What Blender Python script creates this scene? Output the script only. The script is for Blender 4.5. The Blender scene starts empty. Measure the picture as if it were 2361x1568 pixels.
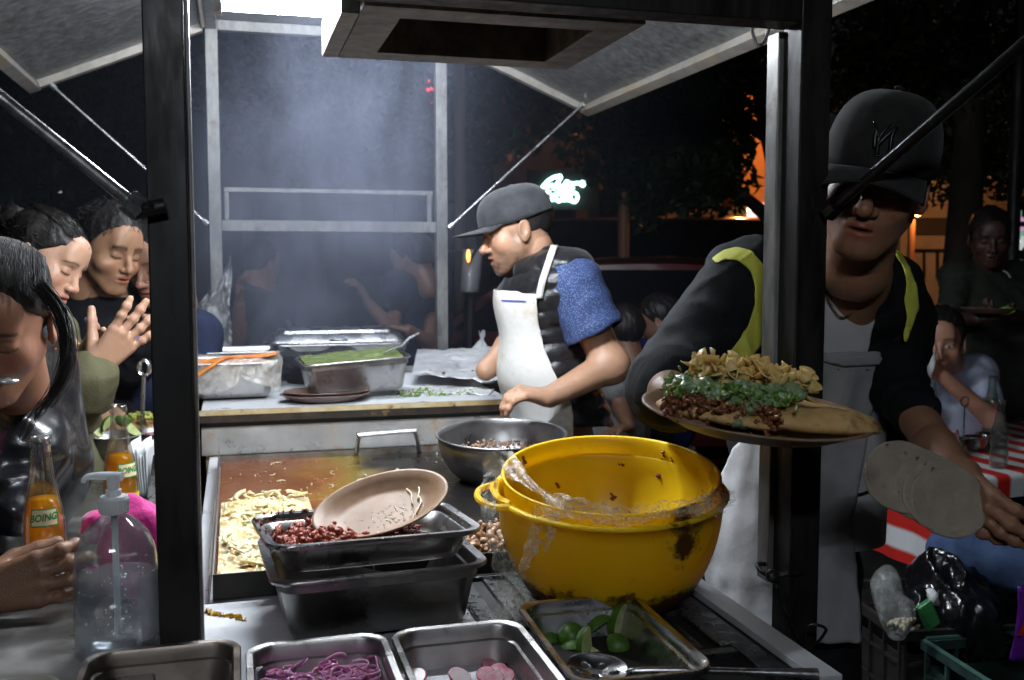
import bpy, math, random
import numpy as np
from mathutils import Matrix, Vector
rng = np.random.RandomState(7)
sc = bpy.context.scene
# ---------------------------------------------------------------- camera
F, CX, CY, H = 2300., 1180.5, 784., 1.5          # focal length and centre in a 2361 x 1568 frame
yaw, pit = math.radians(15.5), math.radians(4.57)
fw = np.array([math.sin(yaw)*math.cos(pit), math.cos(yaw)*math.cos(pit), -math.sin(pit)])
rt = np.array([math.cos(yaw), -math.sin(yaw), 0.]); up = np.cross(rt, fw)
CAM = np.array([0., 0., H])
def ray(u, v): return fw + rt*(u-CX)/F - up*(v-CY)/F
def at(u, v, z): return CAM + ray(u, v)*z
def onz(u, v, h): r = ray(u, v); return CAM + r*(h-H)/r[2]
def ony(u, v, y): r = ray(u, v); return CAM + r*y/r[1]
def onx(u, v, x): r = ray(u, v); return CAM + r*x/r[0]
def dr(a, b, c): # direction: right, up, away from the camera
    d = rt*a + np.array([0, 0, 1.])*b + np.array([math.sin(yaw), math.cos(yaw), 0])*c
    return d/np.linalg.norm(d)
cd = bpy.data.cameras.new('camera'); cam = bpy.data.objects.new('camera', cd); sc.collection.objects.link(cam)
cd.sensor_width = 36; cd.lens = 36*F/2361; cd.clip_start = .02; cd.clip_end = 500
cam.location = CAM
cam.rotation_euler = Matrix(((rt[0], up[0], -fw[0]), (rt[1], up[1], -fw[1]), (rt[2], up[2], -fw[2]))).to_euler()
cd.dof.use_dof = True; cd.dof.focus_distance = 1.62; cd.dof.aperture_fstop = 7.5
sc.camera = cam
# ---------------------------------------------------------------- world, exposure
w = bpy.data.worlds.new('World'); sc.world = w; w.use_nodes = True
bg = w.node_tree.nodes['Background']; bg.inputs[0].default_value = (.30, .31, .35, 1); bg.inputs[1].default_value = .007
sc.view_settings.view_transform = 'Standard'; sc.view_settings.look = 'None'; sc.view_settings.gamma = 1
sc.view_settings.use_curve_mapping = False; sc.view_settings.exposure = 1.35
cy = sc.cycles; cy.use_denoising = True; cy.max_bounces = 8; cy.diffuse_bounces = 3; cy.glossy_bounces = 4; cy.transmission_bounces = 8
cy.transparent_max_bounces = 12; cy.volume_bounces = 0; cy.sample_clamp_indirect = 4; cy.caustics_refractive = False; cy.caustics_reflective = False
cy.volume_step_rate = 4; cy.volume_max_steps = 48
# ---------------------------------------------------------------- materials
MATS = {}
def mat(name, base=(.5, .5, .5), base2=None, rough=.5, metal=0., ns=20., bump=0., bs=None, rv=.0, trans=0., emis=None, es=0., sss=0., coat=0., attr=False,
        aniso=None, spec=.5, alpha=1., ior=1.45, c3=None, stretch=None, thresh=(.35, .65), transl=0., sheen=0.):
    if name in MATS: return MATS[name]
    m = bpy.data.materials.new(name); m.use_nodes = True; n = m.node_tree.nodes; l = m.node_tree.links
    b = n['Principled BSDF']; MATS[name] = m
    I = b.inputs
    I['Base Color'].default_value = (*base, 1); I['Roughness'].default_value = rough; I['Metallic'].default_value = metal
    I['IOR'].default_value = ior; I['Transmission Weight'].default_value = trans; I['Specular IOR Level'].default_value = spec
    I['Alpha'].default_value = alpha; I['Coat Weight'].default_value = coat; I['Sheen Weight'].default_value = sheen
    if sss: I['Subsurface Weight'].default_value = sss; I['Subsurface Radius'].default_value = (.012, .005, .003); I['Subsurface Scale'].default_value = 1
    if emis: I['Emission Color'].default_value = (*emis, 1); I['Emission Strength'].default_value = es
    tc = n.new('ShaderNodeTexCoord'); mp = n.new('ShaderNodeMapping'); l.new(tc.outputs['Object'], mp.inputs[0])
    if stretch: mp.inputs['Scale'].default_value = stretch
    nt = n.new('ShaderNodeTexNoise'); nt.inputs['Scale'].default_value = ns; nt.inputs['Detail'].default_value = 6; nt.inputs['Roughness'].default_value = .62
    l.new(mp.outputs[0], nt.inputs['Vector'])
    col = None
    if base2:
        cr = n.new('ShaderNodeValToRGB'); cr.color_ramp.elements[0].position = thresh[0]; cr.color_ramp.elements[1].position = thresh[1]
        cr.color_ramp.elements[0].color = (*base, 1); cr.color_ramp.elements[1].color = (*base2, 1)
        l.new(nt.outputs['Fac'], cr.inputs[0]); col = cr.outputs[0]
        if c3:
            n3 = n.new('ShaderNodeTexNoise'); n3.inputs['Scale'].default_value = c3[1]; n3.inputs['Detail'].default_value = 8; n3.inputs['Roughness'].default_value = .7
            l.new(tc.outputs['Object'], n3.inputs['Vector'])
            r3 = n.new('ShaderNodeValToRGB'); r3.color_ramp.elements[0].position = c3[2]; r3.color_ramp.elements[1].position = c3[3]
            l.new(n3.outputs['Fac'], r3.inputs[0])
            mx = n.new('ShaderNodeMix'); mx.data_type = 'RGBA'; l.new(r3.outputs[0], mx.inputs[0]); l.new(col, mx.inputs[6]); mx.inputs[7].default_value = (*c3[0], 1)
            col = mx.outputs[2]
    if attr:
        a = n.new('ShaderNodeAttribute'); a.attribute_name = 'Col'
        if col:
            mx = n.new('ShaderNodeMix'); mx.data_type = 'RGBA'; mx.blend_type = 'MULTIPLY'; mx.inputs[0].default_value = 1
            l.new(a.outputs[0], mx.inputs[6]); l.new(col, mx.inputs[7]); col = mx.outputs[2]
        else: col = a.outputs[0]
    if col: l.new(col, I['Base Color'])
    if rv:
        mr = n.new('ShaderNodeMapRange'); mr.inputs['From Min'].default_value = .3; mr.inputs['From Max'].default_value = .7
        mr.inputs['To Min'].default_value = max(.03, rough-rv); mr.inputs['To Max'].default_value = min(1, rough+rv)
        l.new(nt.outputs['Fac'], mr.inputs['Value']); l.new(mr.outputs[0], I['Roughness'])
    if bump:
        bt = n.new('ShaderNodeTexNoise'); bt.inputs['Scale'].default_value = bs or ns*3; bt.inputs['Detail'].default_value = 5
        l.new(mp.outputs[0], bt.inputs['Vector'])
        bp = n.new('ShaderNodeBump'); bp.inputs['Strength'].default_value = 1; bp.inputs['Distance'].default_value = bump
        l.new(bt.outputs['Fac'], bp.inputs['Height']); l.new(bp.outputs[0], I['Normal'])
    if transl:
        tr = n.new('ShaderNodeBsdfTranslucent'); mxs = n.new('ShaderNodeMixShader'); mxs.inputs[0].default_value = transl
        if col: l.new(col, tr.inputs[0])
        else: tr.inputs[0].default_value = (*base, 1)
        l.new(b.outputs[0], mxs.inputs[1]); l.new(tr.outputs[0], mxs.inputs[2]); l.new(mxs.outputs[0], n['Material Output'].inputs[0])
    return m
def film(name, col=(.9, .9, .9), a=.35, rough=.15, bump=.004, bs=40, ns=30):
    # thin crumpled plastic film: part clear, part glossy milk
    m = mat(name, col, rough=rough, bump=bump, bs=bs, ns=ns, spec=.8); n = m.node_tree.nodes; l = m.node_tree.links
    t = n.new('ShaderNodeBsdfTransparent'); mx = n.new('ShaderNodeMixShader')
    nt = n.new('ShaderNodeTexNoise'); nt.inputs['Scale'].default_value = ns; nt.inputs['Detail'].default_value = 8; nt.inputs['Distortion'].default_value = 1.2
    tc = n.new('ShaderNodeTexCoord'); l.new(tc.outputs['Object'], nt.inputs['Vector'])
    mr = n.new('ShaderNodeMapRange'); mr.inputs['From Min'].default_value = .35; mr.inputs['From Max'].default_value = .7
    mr.inputs['To Min'].default_value = a*.35; mr.inputs['To Max'].default_value = min(1, a*2)
    l.new(nt.outputs['Fac'], mr.inputs['Value']); l.new(mr.outputs[0], mx.inputs[0])
    l.new(t.outputs[0], mx.inputs[1]); l.new(n['Principled BSDF'].outputs[0], mx.inputs[2]); l.new(mx.outputs[0], n['Material Output'].inputs[0])
    return m
def thin(name, tint=(.97, .99, .98), rough=.03, gl=1.0, body=0., bcol=(.8, .82, .85)):
    # clear thin wall: see-through with a fresnel sheen (and a little milk if asked)
    if name in MATS: return MATS[name]
    m = bpy.data.materials.new(name); m.use_nodes = True; n = m.node_tree.nodes; l = m.node_tree.links; n.remove(n['Principled BSDF']); MATS[name] = m
    t = n.new('ShaderNodeBsdfTransparent'); t.inputs[0].default_value = (*tint, 1); g = n.new('ShaderNodeBsdfGlossy'); g.inputs['Roughness'].default_value = rough
    lw = n.new('ShaderNodeLayerWeight'); lw.inputs[0].default_value = .35; mr = n.new('ShaderNodeMapRange'); mr.inputs['To Min'].default_value = .05; mr.inputs['To Max'].default_value = .75*gl; l.new(lw.outputs['Facing'], mr.inputs['Value'])
    mx = n.new('ShaderNodeMixShader'); l.new(mr.outputs[0], mx.inputs[0]); l.new(t.outputs[0], mx.inputs[1]); l.new(g.outputs[0], mx.inputs[2]); out = mx.outputs[0]
    if body:
        d = n.new('ShaderNodeBsdfTranslucent'); d.inputs[0].default_value = (*bcol, 1); d2 = n.new('ShaderNodeBsdfDiffuse'); d2.inputs[0].default_value = (*bcol, 1); a = n.new('ShaderNodeMixShader'); l.new(d.outputs[0], a.inputs[1]); l.new(d2.outputs[0], a.inputs[2])
        b = n.new('ShaderNodeMixShader'); b.inputs[0].default_value = body; l.new(out, b.inputs[1]); l.new(a.outputs[0], b.inputs[2]); out = b.outputs[0]
    l.new(out, n['Material Output'].inputs[0]); return m
# ---------------------------------------------------------------- mesh helpers
def nrm(v): v = np.asarray(v, float); return v/(np.linalg.norm(v)+1e-12)
def frame(d, upv=(0, 0, 1)):
    d = nrm(d); s = np.cross(d, upv)
    if np.linalg.norm(s) < 1e-4: s = np.cross(d, (1, 0, 0))
    s = nrm(s); return s, nrm(np.cross(s, d)), d
def nz(P, f=1., seed=0, oct=2):
    P = np.asarray(P, float); r = np.random.RandomState(seed); out = np.zeros(P.shape[:-1]); a = 1.
    for o in range(oct):
        for k in range(3):
            d = nrm(r.normal(size=3)); e = nrm(r.normal(size=3)); ph = r.rand(2)*6.28
            out += a*np.sin(f*6.28*(P@d)+ph[0]+1.3*np.sin(f*4.1*(P@e)+ph[1]))/3
        f *= 2.03; a *= .5
    return out
class G:
    def __init__(s): s.V = []; s.F = []; s.M = []; s.n = 0
    def add(s, V, Fc, mi=0):
        V = np.asarray(V, float).reshape(-1, 3); s.V.append(V)
        for f in Fc: s.F.append([int(i)+s.n for i in f]); s.M.append(mi)
        s.n += len(V); return s
    def obox(s, c, a, b, e, mi=0):  # centre, three half-vectors
        c, a, b, e = [np.asarray(x, float) for x in (c, a, b, e)]
        V = [c+i*a+j*b+k*e for k in (-1, 1) for j in (-1, 1) for i in (-1, 1)]
        return s.add(V, [(0, 2, 3, 1), (4, 5, 7, 6), (0, 1, 5, 4), (2, 6, 7, 3), (0, 4, 6, 2), (1, 3, 7, 5)], mi)
    def box(s, lo, hi, mi=0):
        lo, hi = np.array(lo, float), np.array(hi, float); h = (hi-lo)/2
        return s.obox((lo+hi)/2, (h[0], 0, 0), (0, h[1], 0), (0, 0, h[2]), mi)
    def beam(s, a, b, w_, h_, upv=(0, 0, 1), mi=0):
        a, b = np.asarray(a, float), np.asarray(b, float); x, z, d = frame(b-a, upv)
        return s.obox((a+b)/2, x*w_/2, z*h_/2, (b-a)/2, mi)
    def loft(s, rings, cap0=False, cap1=False, closed=True, mi=0):
        n = len(rings[0]); V = np.concatenate([np.asarray(r, float) for r in rings]); Fc = []
        for i in range(len(rings)-1):
            for j in range(n if closed else n-1):
                k = (j+1) % n; Fc.append((i*n+j, i*n+k, (i+1)*n+k, (i+1)*n+j))
        if cap0: Fc.append(tuple(range(n-1, -1, -1)))
        if cap1: Fc.append(tuple((len(rings)-1)*n+j for j in range(n)))
        return s.add(V, Fc, mi)
    def tube(s, path, r, n=10, caps=True, upv=(0, 0, 1), sx=1., mi=0):
        path = np.asarray(path, float); m = len(path); r = np.broadcast_to(r, (m,)); rings = []; prev = None
        for i in range(m):
            d = path[min(i+1, m-1)]-path[max(i-1, 0)]; d = nrm(d)
            if prev is None: x, y, _ = frame(d, upv)
            else: x = nrm(prev-d*(prev@d)); y = np.cross(x, d)
            prev = x; a = np.arange(n)*2*math.pi/n
            rings.append(path[i]+r[i]*(np.cos(a)[:, None]*x*sx+np.sin(a)[:, None]*y))
        return s.loft(rings, caps, caps, mi=mi)
    def lathe(s, prof, c=(0, 0, 0), ax=(0, 0, 1), n=40, sx=1., mi=0, xd=None, cap0=False, cap1=False):
        c = np.asarray(c, float); x, y, z = frame(ax, (0, 1, 0) if abs(nrm(ax)[2]) > .9 else (0, 0, 1))
        if xd is not None: x = nrm(np.asarray(xd)-z*np.dot(xd, z)); y = np.cross(z, x)
        a = np.arange(n)*2*math.pi/n
        rings = [c+z*h+r*(np.cos(a)[:, None]*x*sx+np.sin(a)[:, None]*y) for r, h in prof]
        return s.loft(rings, cap0, cap1, mi=mi)
    def grid(s, P, mi=0, thick=0.):
        P = np.asarray(P, float); a, b = P.shape[:2]
        Fc = [(i*b+j, i*b+j+1, (i+1)*b+j+1, (i+1)*b+j) for i in range(a-1) for j in range(b-1)]
        if not thick: return s.add(P, Fc, mi)
        du = np.gradient(P, axis=0); dv = np.gradient(P, axis=1); N = np.cross(du, dv); N /= (np.linalg.norm(N, axis=2, keepdims=True)+1e-12)
        m = a*b; Q = np.concatenate([P.reshape(-1, 3), (P-N*thick).reshape(-1, 3)])
        F2 = [tuple(x+m for x in f[::-1]) for f in Fc]
        bd = [i*b for i in range(a-1, 0, -1)]+[j for j in range(b-1)]+[i*b+b-1 for i in range(a-1)]+[(a-1)*b+j for j in range(b-1, 0, -1)]
        sd = [(bd[i], bd[i]+m, bd[(i+1) % len(bd)]+m, bd[(i+1) % len(bd)]) for i in range(len(bd))]
        return s.add(Q, Fc+F2+sd, mi)
    def chunk(s, c, size, seed=0, mi=0, rough=.25, f=1.):
        V, Fc = ICO; r = np.random.RandomState(seed); q = r.normal(size=(3, 3)); q, _ = np.linalg.qr(q)
        P = V*(1+rough*nz(V*f+r.rand(3)*9, .45, seed % 50, 2)[:, None])
        return s.add(np.asarray(c)+(P*np.asarray(size))@q.T, Fc, mi)
    def ell(s, c, a, b, e, n=20, m=12, mi=0):
        th = np.linspace(0, math.pi, m+1)[1:-1]; ph = np.arange(n)*2*math.pi/n; c = np.asarray(c, float)
        rings = [c+np.cos(ph)[:, None]*np.asarray(a)*math.sin(t)+np.sin(ph)[:, None]*np.asarray(b)*math.sin(t)+np.asarray(e)*math.cos(t) for t in th]
        V = np.concatenate([*rings, [c+np.asarray(e)], [c-np.asarray(e)]]); k = len(rings)*n; Fc = []
        for i in range(len(rings)-1):
            for j in range(n): Fc.append((i*n+j, (i+1)*n+j, (i+1)*n+(j+1) % n, i*n+(j+1) % n))
        for j in range(n): Fc += [(k, j, (j+1) % n), (k+1, (len(rings)-1)*n+(j+1) % n, (len(rings)-1)*n+j)]
        return s.add(V, Fc, mi)
def _ico():
    import bmesh
    b = bmesh.new(); bmesh.ops.create_icosphere(b, subdivisions=2, radius=1)
    V = np.array([v.co[:] for v in b.verts]); Fc = [tuple(v.index for v in f.verts) for f in b.faces]; b.free(); return V, Fc
ICO = _ico()
ORG = {}
def newmesh(name, V, Fc, mats, M=None, smooth=True, recalc=True, col=None):
    me = bpy.data.meshes.new(name)
    if isinstance(Fc, np.ndarray):
        n = len(Fc); me.vertices.add(len(V)); me.vertices.foreach_set('co', np.asarray(V, np.float32).ravel())
        k = Fc.shape[1]; me.loops.add(n*k); me.loops.foreach_set('vertex_index', Fc.astype(np.int32).ravel())
        me.polygons.add(n); me.polygons.foreach_set('loop_start', np.arange(0, n*k, k, dtype=np.int32)); me.update(calc_edges=True); me.validate()
    else:
        me.from_pydata([tuple(v) for v in V], [], Fc); me.update()
        if recalc:
            import bmesh
            b = bmesh.new(); b.from_mesh(me); bmesh.ops.recalc_face_normals(b, faces=b.faces); b.to_mesh(me); b.free()
    for m in (mats if isinstance(mats, (list, tuple)) else [mats]): me.materials.append(m)
    if M is not None and len(set(M)) > 1: me.polygons.foreach_set('material_index', M)
    me.polygons.foreach_set('use_smooth', [bool(smooth)]*len(me.polygons))
    if col is not None:
        c = me.color_attributes.new('Col', 'FLOAT_COLOR', 'POINT'); c.data.foreach_set('color', np.concatenate([col, np.ones((len(col), 1))], 1).astype(np.float32).ravel())
    return me
def tag(o, label=None, cat=None, group=None, kind=None):
    if label: o['label'] = label
    if cat: o['category'] = cat
    if group: o['group'] = group
    if kind: o['kind'] = kind
    return o
def thing(name, loc, label, cat, group=None):
    o = bpy.data.objects.new(name, None); sc.collection.objects.link(o); o.location = loc; o.empty_display_size = .05
    ORG[o.name] = np.array(loc, float); return tag(o, label, cat, group)
def obj(name, g, m, parent=None, smooth=True, bevel=0., label=None, cat=None, group=None, kind=None, col=None, recalc=True, auto=40, sub=0):
    if isinstance(g, G): V = np.concatenate(g.V); Fc = g.F; M = g.M
    else: V, Fc = g; M = None
    org = ORG[parent.name] if parent is not None else np.array([(V[:, 0].min()+V[:, 0].max())/2, (V[:, 1].min()+V[:, 1].max())/2, V[:, 2].min()])
    me = newmesh(name, V-org, Fc, m, M, smooth, recalc, col)
    o = bpy.data.objects.new(name, me); sc.collection.objects.link(o); ORG[o.name] = org
    if parent is not None: o.parent = parent
    else: o.location = org
    if smooth and auto and isinstance(g, G):
        try: me.set_sharp_from_angle(angle=math.radians(auto))
        except Exception: pass
    if sub:
        md = o.modifiers.new('s', 'SUBSURF'); md.levels = sub; md.render_levels = sub
    if bevel:
        md = o.modifiers.new('b', 'BEVEL'); md.width = bevel; md.segments = 2; md.limit_method = 'ANGLE'
    return tag(o, label, cat, group, kind)
def cptree(o, parent=None):
    c = o.copy(); sc.collection.objects.link(c); ORG[c.name] = ORG.get(o.name)
    if parent is not None: c.parent = parent
    for ch in [x for x in sc.objects if x.parent == o]: cptree(ch, c)
    return c
def rrect(w_, h_, r, n=6):  # rounded rectangle outline, centred
    pts = []
    for cx_, cy_, a0 in ((w_/2-r, h_/2-r, 0), (-w_/2+r, h_/2-r, 90), (-w_/2+r, -h_/2+r, 180), (w_/2-r, -h_/2+r, 270)):
        for i in range(n+1): a = math.radians(a0+90*i/n); pts.append((cx_+r*math.cos(a), cy_+r*math.sin(a)))
    return np.array(pts)
def spline(pts, n=8):
    P = np.asarray(pts, float); P = np.concatenate([[2*P[0]-P[1]], P, [2*P[-1]-P[-2]]]); out = []
    for i in range(1, len(P)-2):
        for k in range(n):
            t = k/n; a, b, c, d = P[i-1], P[i], P[i+1], P[i+2]
            out.append(.5*((2*b)+(c-a)*t+(2*a-5*b+4*c-d)*t*t+(3*b-a-3*c+d)*t**3))
    out.append(P[-2]); return np.array(out)
# ---------------------------------------------------------------- shared materials
STEEL = mat('stainless', (.42, .42, .43), (.56, .56, .57), rough=.27, metal=1, ns=14, rv=.10, bump=.0003, bs=60)
STEELD = mat('stainless_worn', (.26, .25, .25), (.46, .45, .44), rough=.34, metal=1, ns=9, rv=.12, bump=.0004, bs=90, c3=((.10, .07, .05), 16, .58, .75))
GALV = mat('galvanised', (.17, .175, .18), (.36, .36, .35), rough=.5, metal=.55, ns=35, rv=.15, bump=.0008, bs=80, c3=((.22, .18, .14), 7, .56, .75))
GALVF = mat('weathered_tube', (.15, .145, .14), (.34, .335, .32), rough=.5, metal=.4, ns=24, rv=.12, bump=.0008, c3=((.12, .08, .06), 18, .55, .72), stretch=(1, 1, .35))
DARK = mat('dark_painted_steel', (.004, .0035, .003), (.014, .012, .011), rough=.55, metal=.1, ns=28, rv=.2, bump=.0006, stretch=(1, 1, .25))
ENAMEL = mat('stained_enamel', (.62, .62, .60), (.50, .50, .48), rough=.35, ns=7, bump=.0004, c3=((.30, .17, .035), 7, .58, .75))
BRUSH = mat('greasy_panel', (.33, .31, .29), (.47, .46, .44), rough=.36, metal=.5, ns=10, rv=.15, bump=.0006, c3=((.34, .17, .035), 5.0, .51, .68))
WHITEP = mat('white_worktop', (.50, .51, .54), (.62, .63, .65), rough=.33, ns=9, rv=.1, bump=.0004, c3=((.30, .20, .06), 9, .68, .78))
RUST = mat('rusty_edge', (.012, .009, .007), (.045, .030, .018), rough=.5, ns=20, bump=.001, c3=((.30, .16, .05), 9, .62, .72))
BLACKI = mat('black_iron', (.006, .006, .006), (.025, .025, .026), rough=.35, ns=60, rv=.2, bump=.001, bs=200)
# ---------------------------------------------------------------- ground
g = G().box((-60, -20, -.1), (80, 90, 0))
obj('ground', g, mat('asphalt', (.035, .035, .036), (.06, .058, .055), rough=.85, ns=3, bump=.004, bs=90), kind='structure', smooth=False)
# ---------------------------------------------------------------- the stall (cart): one thing with its parts
XL, XR, YF, YB = -.07, .855, 1.385, 4.22
cart = thing('food_cart', (.4, 2.8, 0), 'long street food cart of worn metal tubing with raised side flaps and griddle worktop', 'food cart')
pw = .05
def post(x0, y0, x1, y1, z0, z1, m, nm='post', lab=None):
    return obj(nm, G().box((x0, y0, z0), (x1, y1, z1)), m, cart, smooth=False, bevel=.002, label=lab)
post(XL-.036, YF-.028, XL+.014, YF+.020, 0, 2.42, DARK, lab='dark front post of the cart on the left')
fr = post(XR-.026, YF-.026, XR+.026, YF+.026, 0, 2.42, DARK, lab='dark front post of the cart on the right')
post(XR-.034, YF+.0262, XR+.012, YF+.062, .98, 1.854, GALVF, 'lit_side_strip')  # lamplight on the right post's inner side, put into a paler strip
post(XL+.0145, YF-.012, XL+.0195, YF+.022, .96, 2.42, GALVF, 'lit_side_strip')  # lit edge of the left post, painted as a thin pale strip
post(XL-.024, YB-.024, XL+.024, YB+.024, 0, 2.45, GALVF)
post(XR-.024, YB-.024, XR+.024, YB+.024, 0, 2.45, GALVF)
def rail(a, b, w_, h_, m=GALVF, nm='rail', upv=(0, 0, 1)): return obj(nm, G().beam(a, b, w_, h_, upv), m, cart, smooth=False, bevel=.002)
rail((XL+.025, YB, 1.640), (XR-.025, YB, 1.640), .04, .045)
rail((XL+.035, YB+.005, 1.785), (XR-.035, YB+.005, 1.785), .016, .018)
for x in (XL+.045, XR-.05): rail((x, YB+.005, 1.6635), (x, YB+.005, 1.7755), .018, .018)
rail((XL-.6, YF-.005, 1.885), (XR-.027, YF-.005, 1.885), .05, .06, DARK, 'front_beam')
rail((XL-.6, YF+.0215, 1.862), (XR-.027, YF+.0215, 1.862), .002, .014, GALVF, 'beam_lip')
obj('top_beam', G().beam((XL+.03, YF, 1.9835), (XR+.027, YF, 2.0035), .05, .13), DARK, cart, smooth=False, bevel=.002)
# frame of the roof (out of the picture, real from the side)
rail((XL+.025, YB, 2.43), (XR-.025, YB, 2.43), .04, .04)
rail((XL+.025, YF, 2.43), (XR-.025, YF, 2.43), .04, .04)
for x in (XL, XR): rail((x, YF+.03, 2.43), (x, YB-.03, 2.43), .04, .04)
obj('roof_sheet', G().box((XL-.02, YF-.02, 2.452), (XR+.02, YB+.02, 2.458)), GALV, cart, smooth=False)
# hanging frame with opening
hx0, hx1, hy0, hy1, hz = .185, .615, 1.45, 1.83, 1.86
g = G()
def ring_pts(o, z): return np.array([(hx0+o, hy0+o, z), (hx1-o, hy0+o, z), (hx1-o, hy1-o, z), (hx0+o, hy1-o, z)])
g.loft([ring_pts(0, hz+.06), ring_pts(0, hz), ring_pts(.062, hz), ring_pts(.062, hz+.06)])
obj('hood_frame', g, mat('greasy_tube', (.10, .095, .09), (.24, .23, .21), rough=.5, metal=.4, ns=22, bump=.0008), cart, smooth=False, bevel=.0015)
obj('hood_panel', G().box((hx0+.002, hy0+.002, hz+.0605), (hx1-.002, hy1-.002, hz+.066)), mat('sooty_sheet', (.035, .03, .027), (.16, .15, .13), rough=.5, metal=.3, ns=12), cart, smooth=False)
for a_, b_ in (((hx0+.04, hy0+.03), .5), ((hx1-.04, hy0+.03), .5), ((hx0+.04, hy1-.03), .5), ((hx1-.04, hy1-.03), .5)):
    rail((a_[0], a_[1], hz+.067), (a_[0], a_[1], 2.408), .012, .012, DARK, 'hanger')
obj('hood_flange', G().box((hx0-.0275, hy0+.05, hz+.0), (hx0-.001, hy1, hz+.06)), GALVF, cart, smooth=False, bevel=.001)
# flaps
def flap(sx, xh):
    xo = xh+sx*.64; zh, zo = 2.43, 2.165; y0, y1 = 1.30, YB+.02
    A = np.array([xh, y0, zh]); B = np.array([xo, y0, zo]); d = nrm(B-A); n = np.array([-d[2]*sx, 0, abs(d[0])]) if sx > 0 else np.array([d[2]*-1, 0, abs(d[0])]); n = nrm(np.cross(d, (0, sx, 0)))
    if n[2] < 0: n = -n
    Yv = np.array([0, 1., 0]); L = np.linalg.norm(B-A)
    g = G()
    P = np.array([[A+d*L*i/24+Yv*((y1-y0)*j/60)+n*(.010+.0035*nz(np.array([i*.1, j*.1, sx]), .5, 3)) for j in range(61)] for i in range(25)])
    g.grid(P, thick=.002)
    fl = obj('flap_sheet', g, GALV, cart, auto=0)
    gg = G()
    gg.beam(B+Yv*0, B+Yv*(y1-y0), .045, .045, n); gg.beam(A+d*.02+Yv*(y1-y0-.022)-n*.0, B-d*.025+Yv*(y1-y0-.022), .04, .04, n)
    gg.beam(A+d*.02+Yv*.022, B-d*.025+Yv*.022, .04, .04, n); gg.beam(A+d*.012+Yv*.05, A+d*.012+Yv*(y1-y0-.05), .02, .03, n)
    obj('flap_frame', gg, mat('flap_tube', (.40, .37, .33), (.58, .53, .47), rough=.45, metal=.3, ns=16, bump=.0006, c3=((.5, .38, .22), 4, .5, .7)), fl, smooth=False, bevel=.002)
    return B, n
BL, _n = flap(-1, XL-.02); BR, _n = flap(1, XR+.02)
# rods and struts that hold the flaps
def rod(a, b, r, m, nm='support_rod'):
    g = G().tube([a, b], r, 10); d = nrm(np.array(b)-np.array(a))
    g.tube([np.array(a)-d*.002, np.array(a)+d*.02], r*1.9, 8); g.tube([np.array(b)-d*.02, np.array(b)+d*.002], r*1.9, 8)
    return obj(nm, g, m, cart)
ROD = mat('rod_steel', (.45, .45, .46), (.62, .62, .62), rough=.3, metal=.9, ns=30, rv=.1)
rod(ony(118, 196, 4.14), (XL-.03, YB-.03, 1.645), .0055, ROD)
rod(ony(1345, 240, 4.14), (XR+.03, YB-.03, 1.64), .0055, ROD)
a = ony(330, 487, YF); rod(at(-60, 176, 1.16), (a[0], YF-.045, a[2]), .0085, ROD, 'support_strut')
rod(np.array([XR+.02, YF-.04, ony(1905, 490, YF)[2]]), at(2500, -18, 1.12), .0085, mat('black_strut', (.015, .016, .018), rough=.28, metal=.6, ns=30), 'support_strut')
for p_, m_ in ((np.array([XL-.035, YF-.046, a[2]]), DARK), (np.array([XR+.03, YF-.042, ony(1905, 490, YF)[2]]), DARK)):
    g = G().tube([p_+(-.017, 0, -.004), p_+(.022, 0, .005)], .010, 12); g.chunk(p_+(0, -.004, .003), (.014, .009, .012), 3); obj('strut_clamp', g, m_, cart)
# hinge loops under the beam, far corner hooks
g = G()
p = [ony(1733+dx_, v_, 1.50) for dx_, v_ in ((0, 62), (4, 82), (12, 104), (26, 100), (34, 84), (40, 66))]
g.tube(spline(p, 5), .003, 8); obj('wire_hook', g, ROD, cart)
# worktops
obj('worktop', G().box((XL-.01, 1.20, .90), (XR-.10, 2.90, .948)), WHITEP, cart, smooth=False, bevel=.003)
obj('lower_panel', G().box((XL+.03, 1.3, .12), (XR-.14, 4.1, .899)), GALV, cart, smooth=False)
for i_, x_ in enumerate((XL+.06, XR-.2)):
    for y_ in (1.5, 3.9): obj('wheel', G().lathe([(.0, -.02), (.06, -.02), (.065, -.012), (.065, .012), (.06, .02), (0, .02)], (x_, y_, .065), (1, 0, 0), 20), DARK, cart)
# raised counter at the back
obj('raised_counter', G().box((XL-.03, 2.905, 1.046), (XR-.05, 3.95, 1.078)), WHITEP, cart, smooth=False, bevel=.003)
obj('counter_edge', G().box((XL-.035, 2.893, 1.044), (XR-.045, 2.9045, 1.0795)), RUST, cart, smooth=False, bevel=.002)
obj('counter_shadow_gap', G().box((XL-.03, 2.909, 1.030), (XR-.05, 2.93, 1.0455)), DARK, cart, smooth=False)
obj('counter_front_panel', G().box((XL-.03, 2.915, .949), (XR-.05, 2.93, 1.0295)), BRUSH, cart, smooth=False)
obj('counter_body', G().box((XL-.02, 2.931, .60), (XR-.06, 3.94, 1.0455)), BRUSH, cart, smooth=False)
obj('leg_brace', G().beam((XR-.08, 3.0, .3), (XR-.08, 3.9, .3), .03, .03), DARK, cart, smooth=False)
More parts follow.
